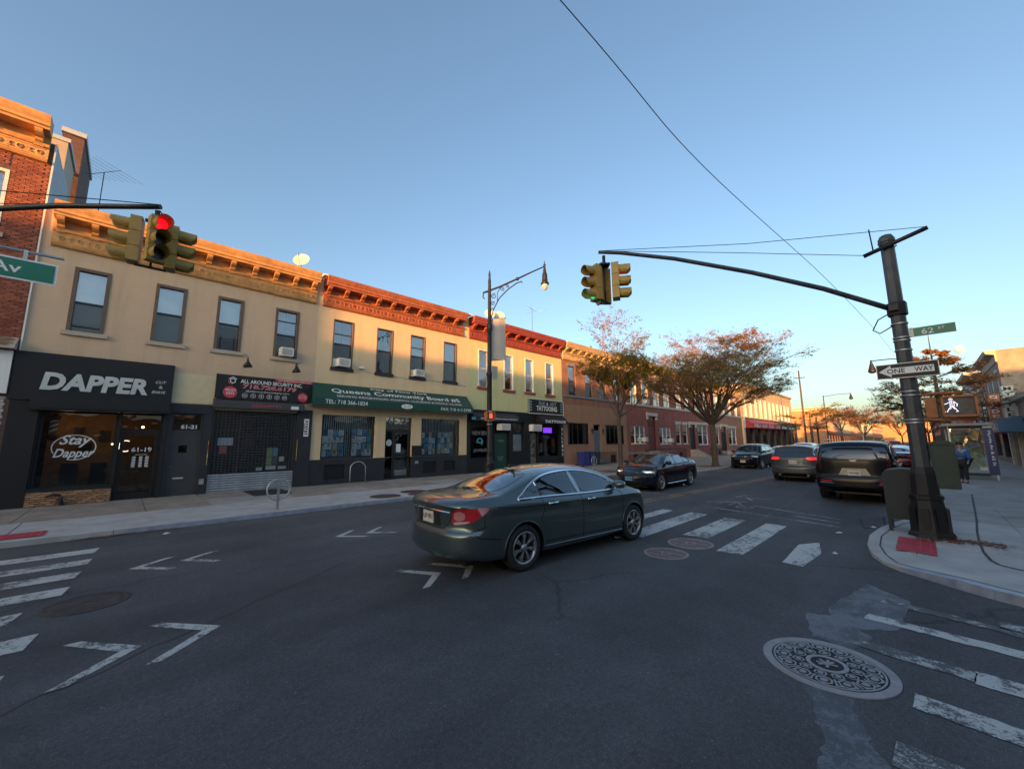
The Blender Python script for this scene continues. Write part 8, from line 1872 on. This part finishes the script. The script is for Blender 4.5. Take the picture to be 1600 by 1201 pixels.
def seat(x, y, w, h=.62):
    m = M(); m.extr([(x, .52), (x+.52, .55), (x+.54, .66), (x+.02, .68)], y-w/2, y+w/2, 'Y'); m.extr([(x-.02, .60), (x+.10, .60), (x-.10, .62+h), (x-.20, .62+h)], y-w/2+.02, y+w/2-.02, 'Y'); m.build('seat', 'seat_cloth', car, local=True)
    m = M(); m.extr([(x-.20, .66+h), (x-.11, .66+h), (x-.13, .80+h), (x-.19, .80+h)], y-.13, y+.13, 'Y'); m.build('headrest', 'seat_cloth', car, local=True)
seat(.15, .36, .5); seat(.15, -.36, .5); seat(-.85, 0, 1.3, .50)
m = M(); m.extr([(.95, .60), (1.32, .60), (1.32, 1.03), (1.05, 1.04), (.92, .92)], -.74, .74, 'Y'); m.box(-1.85, -1.12, -.70, .70, 1.04, 1.06); m.box(-1.2, 1.3, -.78, .78, .42, .46); m.build('dashboard_and_shelf', 'cabin', car, local=True)
m = M(); m.tube([(.72+.06*sin(k*pi/12), .36+.18*cos(k*pi/12), .96+.17*sin(k*pi/12)) for k in range(25)], .014, 6); m.tube([(.72, .36, .96), (.95, .36, .90)], .03, 6); m.build('steering_wheel', 'cabin', car, local=True)
for k, (f_) in (('BR', -1), ('BL', 1)):
    pj = Proj(CB, k)
    P = [(-.12, .960), (.12, .970), (.42, .972), (.33, .88), (.18, .785), (.0, .742), (-.12, .728)]
    P = [(a*f_, z) for a, z in P]
    m = M(); pj.patch(m, P, .009, smooth=1, cell=.06); o = m.build('tail_light', 'redlens', car, local=True)
    m = M(); pj.patch(m, [(a*f_, z) for a, z in [(-.09, .93), (.07, .938), (.08, .81), (-.09, .80)]], .013, smooth=2, cell=.06); m.build('inner_lens', 'pinklens', o, local=True)
    m = M(); pj.patch(m, [(a*f_, z) for a, z in [(-.095, .785), (.16, .805), (.11, .775), (.0, .756), (-.09, .745)]], .014, smooth=1, cell=.05); m.build('clear_lens', 'clearlens', o, local=True)
pj = Proj(CB, 'B'); m = M(); pj.ribbon(m, [(-.53, .905), (-.3, .915), (0, .918), (.3, .915), (.53, .905)], .026, .006, raise_=.016); m.build('trunk_chrome', 'chrome', car, local=True)
m = M(); pj.patch(m, [(-.30, .89), (.30, .89), (.33, .70), (-.33, .70)], .002, smooth=0); m.build('plate_recess', 'car_black_trim', car, local=True)
m = M()
for ln in ([(-.60, .99), (-.56, .90), (-.50, .78), (-.40, .68), (.40, .68), (.50, .78), (.56, .90), (.60, .99)], ): pj.ribbon(m, ln, .010, .002)
Proj(CB, 'T').ribbon(m, [(-2.42, -.62), (-2.1, -.66), (-1.9, -.62)], .008, .002); Proj(CB, 'T').ribbon(m, [(-2.42, .62), (-2.1, .66), (-1.9, .62)], .008, .002); Proj(CB, 'T').ribbon(m, [(1.45, -.66), (1.9, -.62), (2.2, -.5)], .008, .002); Proj(CB, 'T').ribbon(m, [(1.45, .66), (1.9, .62), (2.2, .5)], .008, .002)
m.build('panel_gap', 'seam', car, local=True)
x = plate(car, CB, 'B', .80, 'LJP-9E1', w=.30, h=.16)
h, _ = CB.hit((-6, 0, .975), (1, 0, 0)); m = M(); xx = h.x-.008
for k in range(16):
    a, b = 2*pi*k/16, 2*pi*(k+1)/16; q = lambda r_, t: (xx, r_*.85*cos(t)*(1+.12*sin(t)), .965+r_*.95*sin(t))
    m.face([q(.060, a), q(.050, a), q(.050, b), q(.060, b)])
for sg in (-1, 1): m.face([(xx, sg*.022, .925), (xx, sg*.036, .925), (xx, sg*.042, 1.005), (xx, sg*.030, 1.005)])
m.face([(xx, -.03, .957), (xx, .03, .957), (xx, .03, .971), (xx, -.03, .971)]); m.build('badge', 'chrome', car, local=True)
for y in (-.62,): 
    m = M(); m.tube([(-2.1, y, .27), (-2.38, y, .262)], .038, 14, cap=False); m.tube([(-2.36, y, .262), (-2.2, y, .27)], .034, 14); m.build('exhaust_tip', 'alloy_dark', car, local=True)
m = M(); m.extr([(-.98, 1.43), (-.74, 1.455), (-.80, 1.475), (-.95, 1.50)], -.012, .012, 'Y'); m.build('roof_fin', 'paint_green', car, local=True)
for k, f_ in (('FR', 1), ('FL', -1)):
    m = M(); pj = Proj(CB, k); pj.patch(m, [(a*f_, z) for a, z in [(-.06, .84), (.15, .80), (.38, .74), (.40, .66), (.2, .64), (-.02, .68), (-.08, .76)]], .008, smooth=1, cell=.06); m.build('headlight', 'clearlens', car, local=True)
m = M(); [m.box(-1.42+k*.0, -1.40, -.2, .2, 1.19, 1.21) for k in (0,)]; m.build('rear_shelf_lamp', 'redlens', car, local=True)
# ---- black sedan facing the viewer
S2 = dict(SED); S2.pop('cut_side'); S2.update(x0=-2.5, x1=2.39, wheel_r=.34, wheels=(-1.41, 1.41), rim='twin', rimmat='alloy', ns=80,
    top=[(-2.5, 1.0), (-2.42, 1.06), (-2.25, 1.09), (-1.9, 1.16), (-1.4, 1.30), (-.9, 1.40), (-.4, 1.445), (.05, 1.45), (.4, 1.40), (.8, 1.24), (1.15, 1.08), (1.35, 1.02), (1.6, .985), (2.0, .91), (2.25, .80), (2.39, .68)])
c2, B2_ = make_car('sedan', 'black four-door sedan facing the viewer across the crosswalk', S2, 'paint_black_blue', (16.85, 8.25, 0), R(180.0))
def front_detail(root, B, k_lit, grille, plate_txt, pm_='plate', lights=None, fog=True, plate_z=.52, chrome_grille=False, pcol='black'):
    for k, f_ in (('FR', 1), ('FL', -1)):
        m = M(); Proj(B, k).patch(m, [(a*f_, z) for a, z in lights], .008, smooth=1, cell=.06); o = m.build('headlight', 'clearlens', root, local=True)
        m = M(); cx = sum(a for a, _ in lights)/len(lights); cz = sum(z for _, z in lights)/len(lights); Proj(B, k).ribbon(m, [((cx-.15)*f_, cz-.01), ((cx+.12)*f_, cz+.005)], .014, .013); m.build('running_lamp', k_lit, o, local=True)
    pj = Proj(B, 'F'); m = M(); pj.patch(m, grille, .004, smooth=1); m.build('grille', 'car_black_trim', root, local=True)
    m = M(); z0 = min(z for _, z in grille); z1 = max(z for _, z in grille)
    for t in (.3, .6, .95): w = .55; pj.ribbon(m, [(-w, z0+(z1-z0)*t), (w, z0+(z1-z0)*t)], .016, .008, raise_=.01)
    m.build('grille_bar', 'chrome' if chrome_grille else 'alloy_dark', root, local=True)
    m = M(); pj.patch(m, [(-.55, .26), (.55, .26), (.62, .38), (-.62, .38)], .004, smooth=1); m.build('lower_intake', 'car_black_trim', root, local=True); plate(root, B, 'F', plate_z, plate_txt, pcol, pm_)
MT['plate_blue'] = pm('plate_blue', (.12, .30, .42), .5, var=.04)
GL2 = [[(-1.50, 1.10), (-1.25, 1.19), (-.95, 1.27), (-.9, 1.05), (-1.2, 1.04)], [(-.86, 1.05), (-.90, 1.28), (-.5, 1.345), (-.16, 1.35), (-.10, 1.02), (-.5, 1.035)], [(-.02, 1.02), (-.07, 1.35), (.12, 1.335), (.42, 1.25), (.7, 1.13), (.86, 1.03), (.6, 1.0)]]
FR2 = [(-1.62, 1.06), (-1.3, 1.205), (-.9, 1.305), (-.4, 1.368), (.1, 1.362), (.45, 1.27), (.75, 1.14), (.95, 1.0), (0, .99), (-1.2, 1.02)]
WS2 = [[(1.26, -.62), (1.32, 0), (1.26, .62), (1.0, .64), (.7, .56), (.42, .50), (.38, 0), (.42, -.50), (.7, -.56), (1.0, -.64)]]
RG2 = [[(-2.0, -.48), (-2.03, 0), (-2.0, .48), (-1.6, .57), (-1.1, .52), (-.95, .3), (-.93, 0), (-.95, -.3), (-1.1, -.52), (-1.6, -.57)]]
car_common(c2, B2_, dict(glass=GL2, trim=FR2, trim_mat='chrome', trimw=.018, seams=[[(-.06, .99), (-.05, .30)], [(1.0, .96), (1.02, .7), (.95, .33)], [(-.95, 1.03), (-.93, .86), (-1.02, .64)]], handles=[(-.78, .93), (.15, .91)], handle_mat='paint_black_blue', mirror=(.80, 1.03), windshield=WS2, rear_glass=RG2, strips=[([(-.9, .27), (.9, .26)], 'chrome', .02)]), 'paint_black_blue')
front_detail(c2, B2_, 'headlit', [(-.62, .74), (.62, .74), (.56, .52), (-.56, .52)], 'KXN 482', 'plate_blue', lights=[(-.10, .80), (.15, .80), (.38, .77), (.36, .71), (.1, .69), (-.10, .73)], plate_z=.50)
MT['dark_lens'] = pm('dark_lens', (.05, .006, .006), .2, var=0)
# ---- SUVs
SUV = dict(x0=-2.45, x1=2.35, half=.955, wheel_r=.37, wheels=(-1.38, 1.40), arch=.05, tumble=.36, ns=80, rim='twin', rimk=.68, ww=.24,
    w=[(-2.45, .85), (-2.38, .89), (-2.2, .925), (-1.4, .955), (0, .955), (1.0, .95), (1.7, .93), (2.05, .88), (2.25, .79), (2.35, .70)],
    top=[(-2.45, 1.42), (-2.38, 1.54), (-2.25, 1.63), (-2.0, 1.675), (-1.2, 1.71), (-.4, 1.72), (.2, 1.69), (.5, 1.62), (.85, 1.40), (1.15, 1.2), (1.32, 1.13), (1.6, 1.09), (2.0, 1.0), (2.22, .88), (2.35, .74)],
    belt=[(-2.45, 1.10), (-1.8, 1.10), (-.8, 1.06), (.3, 1.03), (1.1, 1.01), (1.5, 1.0), (2.0, .92), (2.2, .82), (2.35, .68)],
    bot=[(-2.45, .40), (-2.2, .33), (-1.9, .27), (0, .24), (1.9, .26), (2.35, .32)],
    crown=[(-2.45, .12), (-2.2, .10), (-1.0, .07), (.3, .08), (1.0, .10), (1.4, .09), (2.0, .10), (2.35, .08)],
    ef=[(.3, .08), (.45, .0), (.7, .0), (.85, .05), (1.0, .1)], er=[(.3, .10), (.45, .0), (.70, .0), (.76, .06), (1.1, .08), (1.25, .16), (1.5, .36), (1.62, .48)], bowf=.3, bowr=.16)
GLS = [[(-2.02, 1.17), (-1.98, 1.42), (-1.55, 1.48), (-1.42, 1.14)], [(-1.34, 1.14), (-1.42, 1.50), (-.9, 1.55), (-.42, 1.56), (-.36, 1.10)], [(-.26, 1.10), (-.32, 1.56), (.1, 1.54), (.38, 1.46), (.72, 1.24), (.86, 1.10)]]
FRS = [(-2.10, 1.13), (-2.04, 1.45), (-1.5, 1.53), (-.8, 1.59), (0, 1.58), (.42, 1.49), (.78, 1.26), (.96, 1.08), (0, 1.06), (-1.4, 1.10)]
WSS = [[(1.22, -.66), (1.28, 0), (1.22, .66), (1.0, .68), (.75, .64), (.52, .60), (.47, 0), (.52, -.60), (.75, -.64), (1.0, -.68)]]
c3, B3_ = make_car('suv', 'black crossover with chrome grille facing the viewer near the honey locust tree', SUV, 'paint_black', (33.1, 8.75, 0), R(180))
car_common(c3, B3_, dict(glass=GLS, trim=FRS, trimw=.02, seams=[[(-.31, 1.06), (-.30, .34)], [(.98, 1.02), (.98, .4)]], handles=[(-1.1, 1.0), (.0, .98)], mirror=(.85, 1.12), windshield=WSS), 'paint_black')
front_detail(c3, B3_, 'clearlens', [(-.60, .86), (.60, .86), (.52, .64), (-.52, .64)], 'GPM 7714', lights=[(-.08, .93), (.12, .93), (.32, .90), (.34, .82), (.1, .80), (-.08, .83)], plate_z=.54, chrome_grille=True)
S4 = dict(SUV); S4.update(w=[(a, b+.02) for a, b in SUV['w']], half=.975)
c4, B4_ = make_car('suv', 'dark grey SUV with glowing red tail lights driving away beside the centre line', S4, 'paint_grey', (25.0, 4.35, 0), R(.5))
def rear_suv(root, B, paint, lit='redlit', low=False, txt='HKD 5530', z1=1.50, glass=None, lamps=None):
    pj = Proj(B, 'B'); m = M(); pj.patch(m, glass, .004, cell=.1, smooth=1); m.build('rear_window', 'car_glass', root, local=True)
    m = M(); pj.ribbon(m, [(-.80, .76), (.80, .76)], .010, .002); pj.ribbon(m, [(-.78, .80), (-.78, 1.3)], .010, .002); pj.ribbon(m, [(.78, .80), (.78, 1.3)], .010, .002); m.build('panel_gap', 'seam', root, local=True)
    for k, f_ in (('BR', -1), ('BL', 1)):
        m = M(); Proj(B, k).patch(m, [(a*f_, z) for a, z in lamps], .010, smooth=1, cell=.07); m.build('tail_light', lit, root, local=True)
    plate(root, B, 'B', .93, txt)
car_common(c4, B4_, dict(glass=GLS, trim=FRS, trimw=.018, seams=[[(-.31, 1.06), (-.30, .34)], [(.98, 1.02), (.98, .4)]], handles=[(-1.1, 1.0), (.0, .98)], mirror=(.85, 1.12), windshield=WSS), 'paint_grey')
rear_suv(c4, B4_, 'paint_grey', glass=[(-.62, 1.20), (.62, 1.20), (.60, 1.42), (.52, 1.54), (-.52, 1.54), (-.60, 1.42)], lamps=[(-.16, 1.14), (.0, 1.16), (.24, 1.15), (.26, 1.06), (.0, 1.03), (-.14, 1.06)])
Proj(B4_, 'B'); m = M(); Proj(B4_, 'B').ribbon(m, [(-.55, 1.06), (.55, 1.06)], .02, .006, raise_=.01); m.build('chrome_strip', 'chrome', c4, local=True)
m = M(); m.tube([(-2.3, .55, .34), (-2.42, .55, .34)], .05, 10); m.tube([(-2.3, -.55, .34), (-2.42, -.55, .34)], .05, 10); m.build('exhaust_tip', 'alloy_dark', c4, local=True)
S5 = dict(SUV); S5.update(x0=-2.65, x1=2.6, half=1.02, wheel_r=.41, wheels=(-1.50, 1.52), tumble=.20, ns=70,
    w=[(-2.65, .93), (-2.58, .97), (-2.4, 1.0), (-1.4, 1.02), (1.7, 1.01), (2.3, .95), (2.6, .82)],
    top=[(-2.65, 1.66), (-2.58, 1.80), (-2.42, 1.87), (-2.1, 1.895), (0, 1.92), (.5, 1.88), (.8, 1.78), (1.2, 1.45), (1.4, 1.28), (1.7, 1.24), (2.2, 1.18), (2.45, 1.05), (2.6, .85)],
    belt=[(-2.65, 1.24), (0, 1.2), (1.3, 1.15), (2.0, 1.1), (2.45, .98), (2.6, .78)], bot=[(-2.65, .44), (-2.3, .36), (0, .30), (2.2, .32), (2.6, .4)], crown=[(-2.65, .12), (-2.2, .08), (0, .07), (1.0, .1), (1.5, .06), (2.6, .06)],
    ef=[(.3, .05), (.5, .0), (1.2, .05)], er=[(.4, .08), (.5, .0), (.78, .0), (.84, .05), (1.3, .06), (1.6, .13), (1.85, .22)], bowr=.09)
c5, B5_ = make_car('suv', 'large black SUV with dark tinted rear window stopped beside the near kerb', S5, 'paint_black', (18.9, 1.58, 0), R(0.5))
GL5 = [[(-2.3, 1.32), (-2.28, 1.66), (-1.6, 1.70), (-1.55, 1.30)], [(-1.45, 1.3), (-1.48, 1.7), (-.5, 1.74), (-.45, 1.27)], [(-.35, 1.27), (-.38, 1.74), (.35, 1.72), (.62, 1.62), (1.0, 1.25)]]
car_common(c5, B5_, dict(glass=GL5, trim=[(-2.38, 1.28), (-2.35, 1.70), (-1.5, 1.76), (0, 1.79), (.5, 1.72), (.75, 1.60), (1.12, 1.22), (0, 1.23)], trim_mat='chrome', trimw=.02, seams=[[(-.4, 1.2), (-.4, .4)]], handles=[(-1.2, 1.15), (0, 1.13)], mirror=(1.0, 1.28), windshield=WSS), 'paint_black')
rear_suv(c5, B5_, 'paint_black', lit='dark_lens', txt='T691428C', glass=[(-.84, 1.36), (.84, 1.36), (.80, 1.60), (.74, 1.74), (-.74, 1.74), (-.80, 1.60)], lamps=[(.02, 1.50), (.08, 1.50), (.10, .98), (.03, .95)])
m = M(); Proj(B5_, 'B').ribbon(m, [(-.86, 1.315), (.86, 1.315)], .022, .006, raise_=.016); m.build('chrome_strip', 'chrome', c5, local=True)
MT['plate_surround'] = pm('plate_surround_sheen', (.32, .30, .24), .45, .3, var=.2, scale=8); m = M(); Proj(B5_, 'B').patch(m, [(-.28, 1.07), (.28, 1.07), (.38, .86), (-.38, .86)], .004, smooth=0); m.build('plate_surround', 'plate_surround', c5, local=True)  # pale reflection around the plate is put into this colour
m = M(); h, _ = B5_.hit((-6, 0, 1.31), (1, 0, 0)); m.face([(h.x-.03, a, b) for a, b in ((-.10, 1.33), (-.05, 1.345), (.05, 1.345), (.10, 1.33), (.07, 1.29), (0, 1.265), (-.07, 1.29))]); m.build('badge', 'chrome', c5, local=True)
for y in (-.70, .70):
    m = M(); Proj(B5_, 'B').ribbon(m, [(y-.14, .66), (y+.14, .66)], .06, .006); m.build('bumper_reflector', 'redlens', c5, local=True); m = M(); Proj(B5_, 'B').ribbon(m, [(y-.18, .60), (y+.18, .60)], .022, .006, raise_=.012); m.build('bumper_chrome', 'chrome', c5, local=True)
m = M(); [m.tube([(-2.2, y, 1.93), (-1.0, y, 1.97), (.4, y, 1.93)], .016, 6) for y in (-.70, .70)]; m.build('roof_rail', 'chrome', c5, local=True)
# ---- distant cars share simpler copies of these bodies
def far_car(label, sp, paint, x, y, hd, lit='headlit', front=True):
    s_ = dict(sp); s_['ns'] = 34; c, B = make_car('car', label, s_, paint, (x, y, 0), R(hd), detail=False)
    su = sp is SUV or sp is S5
    car_common(c, B, dict(glass=GLS if su else GL2, seams=[], mirror=(.85, 1.12) if su else (.80, 1.03), windshield=WSS if su else WS2, rear_glass=[] if su else RG2), paint)
    if su: m = M(); Proj(B, 'B').patch(m, [(-.6, 1.2), (.6, 1.2), (.52, 1.5), (-.52, 1.5)], .004, cell=.2, smooth=1); m.build('rear_window', 'car_glass', c, local=True)
    for k in ('FR', 'FL'): m = M(); f_ = 1 if k == 'FR' else -1; Proj(B, k).patch(m, [(a*f_, z) for a, z in [(-.28, .88), (.28, .84), (.28, .72), (-.28, .74)]], .01, smooth=1, cell=.1); m.build('headlight', lit, c, local=True)
    for k in ('BR', 'BL'): m = M(); f_ = 1 if k == 'BR' else -1; Proj(B, k).patch(m, [(a*f_, z) for a, z in [(-.2, 1.0), (.2, 1.0), (.2, .85), (-.2, .85)]], .01, smooth=1, cell=.1); m.build('tail_light', 'redlens', c, local=True)
    return c
far_car('pale silver car just behind the black crossover, mostly hidden', SED, 'paint_silver', 41.5, 8.6, 180, 'clearlens')
far_car('silver minivan with lit headlights coming down the street behind the large black SUV', SUV, 'paint_silver', 45, 4.1 if 0 else 7.6, 180)
far_car('oncoming gold grey car with bright headlight seen past the large black SUV', SUV, 'paint_silver', 62, 4.9 if 0 else 5.2, 184)
far_car('dark red car parked by the near kerb behind the large black SUV', SED, 'paint_red', 38.2, 1.25, 0, 'clearlens')
far_car('white car parked by the near kerb ahead of the dark red one', SED, 'paint_silver', 46, 1.3, 0, 'clearlens')
far_car('dark oncoming car behind the gold grey one', SED, 'paint_black', 78, 6.4, 180)
far_car('dark parked car by the far kerb before the red awning', SED, 'paint_black', 60, 8.9, 180, 'clearlens')
far_car('grey parked car by the far kerb past the dark one', SED, 'paint_grey', 68, 8.9, 180, 'clearlens')
far_car('far car driving away near the green lights', SUV, 'paint_grey', 95, 3.2, 0, 'clearlens')
